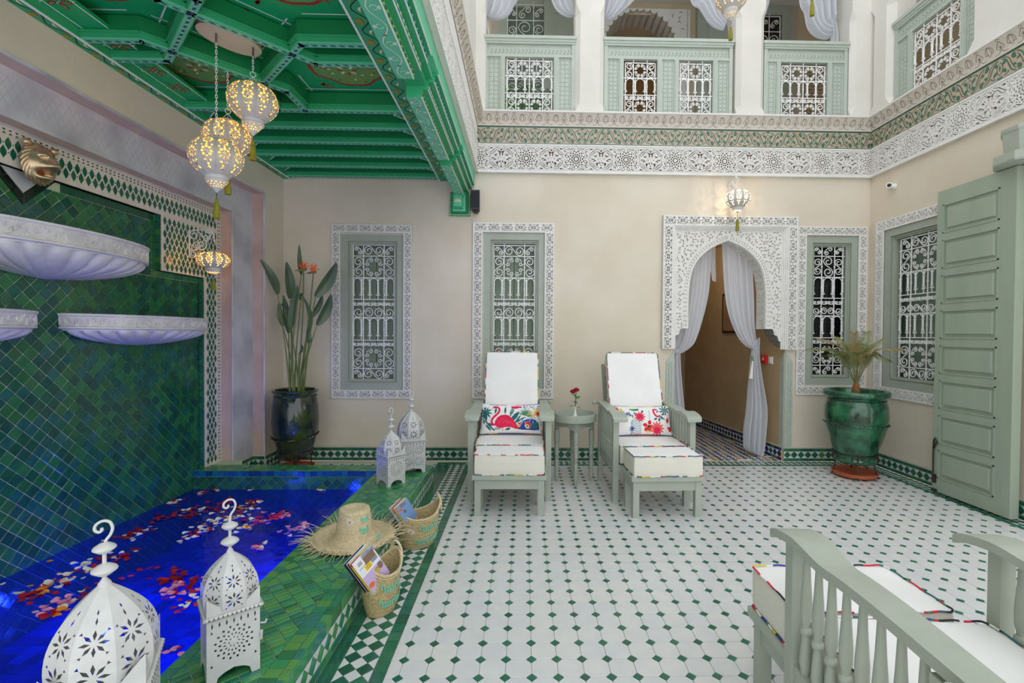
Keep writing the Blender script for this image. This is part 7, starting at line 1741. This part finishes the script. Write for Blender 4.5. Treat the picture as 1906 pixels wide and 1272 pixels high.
for (a, b_, W, Y, sd) in LV:
    A, B = Vector(atY(*a, Y)) - O, Vector(atY(*b_, Y)) - O; R0 = Vector((rr.uniform(-.055, .07), rr.uniform(-.05, .05), .0)); m = MB(); P = spline([R0, R0.lerp(A, .5) + Vector((R0.x * .3 - A.x * .12, 0, 0)), A], 10); m.tube([tuple(p) for p in P], [.009 - .0005 * i for i in range(11)], 6); m.build('stem', stm, bp, smooth=60)
    m = MB(); blade(m, A, B, W, sd); m.build('leaf', lfm, bp, smooth=70)
orr = mat('bloom_orange', 'E8582A', 'F07A2E', rough=.5, nscale=30); bk = mat('bloom_beak', '7A8A56', '8A4A3A', rough=.5, nscale=10)
for (c, Y, ang) in (((566, 502), 4.42, 2.0), ((584, 507), 4.36, 1.2)):
    C = Vector(atY(*c, Y)) - O; m = MB(); R0 = Vector((.02, 0, 0)); m.tube([tuple(p) for p in spline([R0, R0.lerp(C, .6) + Vector((.01, 0, 0)), C + Vector((-.005, 0, -.03)), C], 12)], .006, 6); m.build('flower_stem', stm, bp, smooth=60)
    m = MB(); d = Vector((-cos(ang) * .0 - .085 if ang > 1.5 else -.07, 0, -.012)); m.tube([tuple(C), tuple(C + d * -.25), tuple(C + d * .5), tuple(C + d)], [.008, .013, .010, .002], 8); m.build('beak', bk, bp, smooth=60)
    for k in range(6): a = .5 + k * .38; m = MB(); e = C + Vector((cos(a) * .06, .01 * (-1) ** k, sin(a) * .085)); blade(m, C, e, .018, (0, 1, .3), .3, .004, 6); m.build('petal', orr, bp, smooth=60)
# small date palm
pl = thing('potted_palm', 'young date palm with drooping fronds in the green planter', 'plant', (3.06, 4.33, .735)); O = pl.location
fm = [mat('frond_%d' % i, a, b_, rough=.5, nscale=30) for i, (a, b_) in enumerate((('66743A', '8A8450'), ('8A7A4E', '9A8A5E'), ('4E6A30', '707C40')))]; m = MB(); m.lathe([(0, 0), (.030, 0), (.036, .04), (.030, .09), (.018, .13), (0, .14)], 14); m.build('trunk', mat('palm_trunk', '9A6A3A', '7A4E2A', rough=.8, nscale=60, bump=.6), pl, smooth=40)
def frond(m, P, L0, n=30, w=.012, droop=.35):
    Q = spline(P, n); m.tube([tuple(q) for q in Q], [.0045 * (1 - .8 * i / n) for i in range(n + 1)], 5)
    for i in range(int(n * .25), n):
        t = (Q[min(i + 1, n)] - Q[i - 1]).normalized(); sd = t.cross(Vector((0, 0, 1))); sd = sd.normalized() if sd.length > .05 else Vector((1, 0, 0)); l_ = L0 * (1 - .5 * abs(2 * (i / n) - 1.1))
        for sg in (-1, 1):
            e = Q[i] + t * l_ * .75 + sd * sg * l_ * .6 - Vector((0, 0, l_ * droop)); md = Q[i].lerp(e, .5) + Vector((0, 0, l_ * .12)); q = t * (w / 2); m.add([tuple(Q[i] - q), tuple(md - q), tuple(e), tuple(md + q), tuple(Q[i] + q)], [(0, 1, 3, 4), (1, 2, 3)])
for k, (tx, ty, top, Y) in enumerate(((1507, 648, .92, 4.15), (1527, 630, .8, 4.45), (1540, 660, .6, 4.2), (1560, 628, .5, 4.5), (1590, 620, .2, 4.3), (1612, 618, .2, 4.45), (1640, 632, .5, 4.3), (1672, 648, .9, 4.2), (1650, 668, .8, 4.1), (1575, 655, .7, 4.05), (1625, 655, .6, 4.1), (1600, 640, .3, 4.5))):
    T = Vector(atY(tx, ty, Y)) - O; A = Vector((.0, 0, .10)); mid = A.lerp(T, .5) + Vector((0, 0, .10 + .07 * top)); m = MB(); frond(m, [A, A.lerp(mid, .6) + Vector((0, 0, .03)), mid, T], .13, 40, .008, .45); m.build('frond', fm[k % 3], pl)
# plant upstairs, seen through the left balcony grille
up = thing('potted_palm', 'leafy green plant upstairs behind the left balcony grille', 'plant', (-.05, 5.70, ZG - .02)); m = MB(); m.lathe([(0, 0), (.10, 0), (.14, .2), (.15, .24), (.13, .24), (.12, .2), (0, .2)], 20); m.build('pot', terracotta, up, smooth=40)
for k in range(13): a = k * 2.4; r = .28 + .1 * (k % 3); m = MB(); frond(m, [(0, 0, .2), (r * .3 * cos(a), r * .3 * sin(a), .45), (r * .75 * cos(a), r * .75 * sin(a), .60), (r * 1.3 * cos(a), r * 1.3 * sin(a), .45)], .16, 20, .012, .5); m.build('frond', gl_, up)
# ================================================================== STRAW HAT
ht = thing('straw_hat', 'wide frayed straw sun hat lying on the green bench edge', 'hat', (-.915, 2.60, ZB + .012)); ht.rotation_euler = (.03, .02, .4)
m = MB(); pr = []
for k in range(44): r = .215 - k * .0026; pr.append((r, .006 + .012 * sin(k * .16) + .0022 * sin(k * 1.6)))
pr += [(.098, .012), (.094, .03)]
for k in range(20): pr.append((.093 - k * .0007 + .0010 * sin(k * 2.2), .034 + k * .0062))
for k in range(16): pr.append((.078 - k * .005, .158 + .004 * sin(k * .4) + .0018 * sin(k * 2.1)))
pr.append((0, .158)); m.lathe(pr, 72, rf=lambda a, z: 1 + (.02 * sin(3 * a + 1) if z < .02 else 0)); m.build('plaited_body', straw, ht, smooth=70)
m = MB(); rr = random.Random(9)
for i in range(150):
    a = rr.uniform(0, 2 * pi); L = rr.uniform(.03, .12); r0 = .205; dz = rr.uniform(-.03, .05); b_ = a + rr.uniform(-.5, .5); P = [(r0 * cos(a), r0 * sin(a), .010), (r0 * cos(a) + L * .5 * cos(b_), r0 * sin(a) + L * .5 * sin(b_), .014 + dz * .6), (r0 * cos(a) + L * cos(b_ + .3 * rr.uniform(-1, 1)), r0 * sin(a) + L * sin(b_), max(.004, .012 + dz - .01 * rr.random()))]; m.tube([tuple(q) for q in spline(P, 5)], [.0022, .0022, .0018, .0014, .001, .0005], 4)
m.build('frayed_fringe', straw, ht)['kind'] = 'stuff'
def on_crown(u, z, d, r0=.0925): a = u / r0; r = r0 - (z - .034) * .113 + d; return (r * cos(a), r * sin(a), z)
def daisy(m, fr, r=.018, mi=(0, 1)):
    for k in range(14): a = k * 2 * pi / 14; m.prism(leaf2(r * .62 * cos(a), r * .62 * sin(a), r * .85, r * .16, a, n=3), fr, 0, .0022, mi[0])
    m.prism(arc(0, 0, r * .2, 0, 5.5, 7), fr, 0, .004, mi[1])
thr = [stucco, mat('thread_orange', 'E8872A', rough=.8), mint]
def npass(t): return any(c.name.startswith('embroidered_daisy') for c in t.children)
def letters(m, fr, word, h, w, mi=2, t=.0035):
    # looping mint embroidery, illegible as in the photo
    n = len(word); rr = random.Random(n); L = n * 1.25 * w; S = []
    for i in range(n * 9): u = i / (n * 9 - 1); S.append((L * u + w * .35 * sin(i * 1.4), h * (.35 + .33 * cos(i * 1.4) + (.35 if (i // 9) % 3 == 0 and i % 9 in (2, 3, 4) else 0))))
    for i in range(len(S) - 1): m.prism(strip2([S[i], S[i + 1]], t), fr, 0, .0028, mi)
for fn in (lambda m: daisy(m, lambda u, v, d: on_crown(u - .125, v + .115, d + .001), .024), lambda m: letters(m, lambda u, v, d: on_crown(-.073 + u, .045 + v, d + .001), 'hola', .042, .011), lambda m: letters(m, lambda u, v, d: on_crown(-.065 + u, .105 + v, d + .001), 'hola', .034, .010), lambda m: letters(m, lambda u, v, d: (.135 + v * .9, -.035 + u, .024 + d), 'oa', .035, .016)):
    m = MB(); fn(m); o = m.build('embroidered_daisy' if not npass(ht) else 'embroidered_lettering', thr, ht); o.rotation_euler = (0, 0, -.55)
# ================================================================== BASKETS AND MAGAZINES
def basket(label, loc, rz, a, b_, h, hx, seed, words):
    t = thing('straw_basket', label, 'basket', loc, rz)
    def P(th, v, d=0): ta = 1 - .17 * (1 - v) - .16 * (1 - v) ** 5; zt = h + hx * abs(cos(th)) ** 3; return ((a * ta + d) * cos(th), (b_ * ta + d) * sin(th), zt * v)
    m = MB(); nu, nv = 84, 34
    m.grid(lambda u, v: P(2 * pi * u, v, .0016 * sin(v * 60 + u * 0) * (1 if int(u * nu) % 2 else .3)), nu, nv, closeu=True); m.build('woven_side', straw_w, t, smooth=80)
    m = MB(); m.grid(lambda u, v: P(2 * pi * u, 1 - v, -.006), nu, 10, closeu=True); m.lathe([(0, .006), (1.0, .006)], 40, mi=0); m.v[-40:] = [(x * a * .70, y * b_ * .70, .006) for x, y, z in m.v[-40:]]; m.build('lining', straw_w, t, smooth=80)
    m = MB()
    for ph in (0, pi): m.tube([tuple(Vector(P(u, 1)) + Vector((cos(u) * .004 * cos(u * 30 + ph), sin(u) * .004 * cos(u * 30 + ph), .004 * sin(u * 30 + ph)))) for u in np.arange(0, 2 * pi, .05)], .0042, 5, closed=True)
    m.tube([P(u, .93, .002) for u in np.arange(0, 2 * pi, .1)], .0028, 5, closed=True); m.build('corded_rim', straw, t, smooth=60)
    for sg in (0, pi):
        m = MB(); c = Vector(P(sg, .97)); e = Vector((0, .034, 0)); up_ = Vector((0, 0, .052)); S = spline([tuple(c - e * 1.0 - up_ * .9), tuple(c - e * .9 + up_ * .1), tuple(c + up_ * .75 - e * .35 + Vector((-.006 * cos(sg), 0, 0))), tuple(c + up_ * .75 + e * .35 + Vector((-.006 * cos(sg), 0, 0))), tuple(c + e * .9 + up_ * .1), tuple(c + e - up_ * .9)], 22); m.tube([tuple(q) for q in S], .0062, 7); m.build('handle', straw, t, smooth=60)
    m = MB()
    def fw_(u0, z0): return lambda u, v, d: P(u0 + u / ((a + b_) / 2), (z0 + v) / h, d + .004)
    daisy(m, fw_(words[0], h * .62), .022); m.build('embroidered_daisy', thr, t)
    for w_, u0, z0, hh in words[1]: m = MB(); letters(m, fw_(u0, z0), w_, hh, hh * .42); m.build('embroidered_lettering', thr, t)
    return t
basket('small straw basket holding magazines, nearest, beside the bench', (-.655, 2.215, .002), 1.05, .100, .080, .19, .065, 1, (3.95 - .35, [('hola', -1.0 + 5.25 - .2, .115, .045), ('holiday', -1.0 + 5.15 - .2, .045, .045)]))
basket('wider straw basket with magazines, behind the straw hat', (-.635, 2.90, .002), .55, .135, .092, .185, .070, 2, (4.15, [('hola', 4.55, .105, .05), ('holiday', 4.35, .03, .05)]))
paper = mat('paper_edge', 'E8E4DE', 'C8C4C0', rough=.7, nscale=200, stretch=(1, 1, 1))
def mk(n, c): return mat('cover_' + n, c, rough=.3)
def magazine(label, A, B, D, k, th, cols, art, nudge=0):
    """A corner, B along the top edge, D down the spine; k-th in its stack"""
    A, B, D = Vector(A), Vector(B), Vector(D); u, w = B - A, D - A; n = u.cross(w).normalized(); n = n if n.y < 0 else -n; o = A - n * (k * (th + .0015)) + u * nudge * .08
    t = thing('magazine', label, 'magazine', tuple(o), 0, 'magazines in the straw baskets'); P = lambda a, b_, d: tuple(u * a + w * b_ + n * d)
    m = MB(); m.prism([(0, 0), (1, 0), (1, 1), (0, 1)], P, -th, -.0006, 0); m.build('pages', paper, t); m = MB(); m.prism([(-.01, -.005), (1.01, -.005), (1.01, 1), (-.01, 1)], P, -.0008, .0, 0)
    for (q, mi) in art: m.prism(q, P, .0, .0004 + .0002 * (mi % 3), mi)
    m.build('cover', cols, t); return t
def R_(a, b_, c, d): return [(a, b_), (c, b_), (c, d), (a, d)]
A, B, D = atZ(655, 1052, .315), atZ(690, 1014, .365), atZ(694, 1104, .14); 
A2 = Vector(A); D = Vector(D); B = Vector(B)
cv = [mk('lilac', 'CDB4DC'), mk('white', 'F0EEF0'), mk('yellow', 'F2D41E'), mk('red', 'C8242E'), mk('blue', '7FA4D8'), mk('photo', '8A6A5A'), mk('purple', '6A3A8A'), mk('dark', '23252E'), mk('orange', 'E8743A')]
art = [(R_(0, 0, 1, .50), 1), (R_(.42, 0, 1, .16), 4), (R_(.05, .06, .42, .24), 3), (R_(.14, .09, .34, .20), 1), (R_(.42, .10, .95, .30), 5), (R_(.30, .30, .62, .44), 2), (R_(.64, .28, .95, .40), 4), (R_(.60, .2, .7, .3), 7), (arc(.70, .64, .22, 0, 6.28, 16, .12), 0), (arc(.66, .66, .14, 0, 6.28, 12, .09), 6), (arc(.86, .60, .12, 0, 6.28, 12, .10), 5), (arc(.16, .82, .14, 0, 6.28, 12, .07), 8)] + [(R_(.50 + .0 * i, .60 + .035 * i, .78, .618 + .035 * i), 2) for i in range(4)] + [(R_(.36, .32 + .03 * i, .58, .333 + .03 * i), 8) for i in range(4)] + [(R_(.10 + .09 * i, .26, .15 + .09 * i, .29), 7) for i in range(4)]
magazine('gossip magazine with lilac and yellow cover, front of the near basket stack', A, B, D, 0, .004, cv, art)
magazine('magazine with a yellow spine, second in the near basket stack', A, B, D, 1.4, .005, [mk('yellow', 'F2D41E'), mk('red', 'C8242E')], [(R_(0, 0, .5, .1), 1)], -.5)
magazine('white magazine, third in the near basket stack', A, B, D, 3.0, .006, [mk('white', 'F0EEF0'), mk('navy', '2A3050')], [(R_(0, 0, .08, 1), 1)], -.9)
magazine('pale grey magazine, rearmost but one in the near basket', A, B, D, 4.6, .006, [mk('grey', 'C9CCD4')], [], -1.2)
magazine('black backed magazine at the rear of the near basket stack', A, B, D, 6.2, .004, [mk('dark', '23252E')], [], -1.6)
A, B, D = atZ(737, 947, .30), atZ(757, 927, .335), atZ(762, 985, .13)
art2 = [(R_(0, 0, 1, .95), 4), (R_(0, 0, .3, .2), 3), (R_(.3, 0, .75, .16), 1), (R_(.32, .28, .5, .4), 5), (R_(.1, .86, .9, 1), 2)] + [(arc(.3 + .09 * (i % 5) + .03 * (i % 2), .52 + .075 * (i // 5), .05, 0, 6.28, 7), 3 if i % 3 else 0) for i in range(22)] + [(R_(.06, .12, .35, .2), 8)]
cv2 = [mk('pink', 'E06A8A'), mk('white', 'F0EEF0'), mk('yellow', 'F2D41E'), mk('red', 'D8242E'), mk('blue', 'A9C6E4'), mk('photo', '8A6A5A')] + [cv[6], cv[7], cv[8]]
magazine('food magazine with red fruit on a blue cover in the far basket', A, B, D, 0, .006, cv2, art2); magazine('yellow magazine behind the fruit cover in the far basket', A, B, D, 1.4, .005, [mk('yellow', 'F2D41E')], [], -.6); magazine('grey white magazine at the rear of the far basket stack', A, B, D, 4.2, .006, [mk('grey', 'C9CCD4'), mk('pinkish', 'C89AA4')], [(R_(0, 0, 1, .3), 1)], -2.2)
# ================================================================== PETALS ON THE WATER
PM = []; pcol = [('red', mat('petal_red', 'C21830', 'A01028', rough=.5, nscale=50)), ('dark red', mat('petal_dark_red', '8E0E22', rough=.5)), ('white', mat('petal_white', 'EFE9D6', 'F6F2E8', rough=.5, nscale=50)), ('pink', mat('petal_pink', 'E878B0', 'F0A8CC', rough=.5, nscale=50)), ('magenta', mat('petal_magenta', 'D8246E', rough=.5)), ('orange', mat('petal_orange', 'F09A3A', rough=.5))]
for v in range(2):
    m = MB()
    def pf_(u, w, v=v): a = 2 * pi * u; r = w * (.5 + .12 * cos(a) + .06 * sin(2 * a + v)); return (r * .038 * cos(a), r * .031 * sin(a), .0012 + .008 * w * w * (.5 + .5 * cos(2 * a + v)))
    m.grid(pf_, 12, 3, closeu=True); PM.append(m)
pmesh = {(ci, v): PM[v].mesh('petal', pcol[ci][1], 180) for ci in range(6) for v in range(2)}
# clusters: (photo x, y, spread m, count, palette)
CL = [((395, 950), .10, 22, (0, 1, 0, 2)), ((345, 958), .07, 12, (0, 1, 2)), ((440, 965), .09, 20, (0, 2, 2)), ((470, 940), .06, 12, (0, 1, 2, 5)), ((395, 975), .06, 10, (2, 2, 0)), ((500, 965), .07, 16, (0, 4, 3)), ((530, 960), .05, 12, (3, 4, 0)), ((555, 985), .05, 12, (3, 2, 3)), ((460, 983), .04, 7, (2, 5)), ((355, 1000), .05, 10, (2, 2, 0)), ((300, 965), .06, 8, (0, 1)), ((330, 935), .05, 8, (0, 1, 2)), ((380, 918), .03, 6, (0, 2)), ((405, 912), .02, 4, (0, 2)), ((600, 912), .03, 6, (2, 4)), ((468, 913), .01, 2, (2,)), ((484, 1020), .035, 7, (0, 3, 2)),
      ((240, 1000), .06, 14, (2, 0, 1)), ((225, 1035), .05, 12, (0, 1, 2)), ((150, 1065), .07, 14, (2, 2, 0)), ((100, 1088), .07, 16, (2, 0, 5)), ((75, 1108), .05, 8, (0,)), ((110, 1128), .05, 16, (3, 3, 2)), ((105, 1142), .03, 6, (5, 0)), ((320, 1075), .05, 14, (0, 1, 1)), ((345, 1095), .05, 14, (0, 1, 3)), ((330, 1090), .03, 6, (3, 3)), ((352, 1122), .04, 10, (0, 0, 2)), ((300, 1050), .01, 1, (2,)), ((200, 1085), .06, 12, (1, 0, 4)), ((335, 1205), .03, 6, (3, 0)), ((180, 1042), .05, 8, (2, 0)), ((150, 1110), .04, 8, (0, 1)), ((262, 1062), .04, 6, (0,)), ((90, 1045), .01, 2, (5,)), ((12, 1085), .02, 2, (2,)), ((455, 1080), .02, 2, (2,)), ((285, 985), .03, 6, (2, 1))]
rr = random.Random(11); npet = 0
for (cpx, sp_, cnt, pal) in CL:
    c = Vector(atZ(*cpx, WZ))
    for i in range(cnt):
        x, y = rr.gauss(c.x, sp_ * .6), rr.gauss(c.y, sp_ * .9); x = min(max(x, XF + .03), XBI - .03); y = min(y, YBI - .03); ci = rr.choice(pal)
        if npet >= 298: break
        npet += 1; o = inst(pmesh[(ci, rr.randrange(2))], 'rose_petal', None, (x, y, WZ + .001 + .0015 * (i % 4)), (rr.uniform(-.12, .12), rr.uniform(-.12, .12), rr.uniform(0, 6))); s_ = rr.uniform(.8, 1.25); o.scale = (s_, s_, 1)
        nm = pcol[ci][0]; X_, Y_ = cpx; pl_ = ('at the far end of the pool' if Y_ < 925 else 'near the straw hat' if X_ > 482 else 'in the big drift at the middle of the pool' if X_ > 318 and Y_ < 1030 else 'along the foot of the fountain wall' if Y_ < 1010 or X_ < 30 else 'between the two foreground lanterns' if X_ > 280 else 'in the drift behind the large foreground lantern' if X_ > 135 else 'left of the large foreground lantern')
        tag(o, '%s rose petal floating %s' % (nm, pl_), 'petal', '%s petals %s' % (nm, pl_)); continue
        tag(o, '%s rose petal floating on the pool water' % nm, 'petal', '%s petals floating on the pool' % nm)

mp = [MB() for _ in range(1)][0]
for (cpx, sp_, cnt, pal) in CL:
    c = Vector(atZ(*cpx, WZ))
    for i in range(int(cnt * .9)):
        x, y = min(max(rr.gauss(c.x, sp_ * .7), XF + .03), XBI - .03), min(rr.gauss(c.y, sp_ * 1.0), YBI - .03); a = rr.uniform(0, 6.28); r = rr.uniform(.011, .017); q = [(x + r * (1 + .2 * sin(2 * b_)) * cos(b_ + a), y + r * .8 * sin(b_ + a), WZ + .0008 + .002 * (cos(b_) > 0)) for b_ in np.arange(0, 6.2, .8)]; mp.add(q, [tuple(range(len(q)))], rr.choice(pal))
o = mp.build('petal_scatter', [p[1] for p in pcol]); tag(o, 'scatter of small loose petals between the larger ones on the pool', 'petals'); o['kind'] = 'stuff'
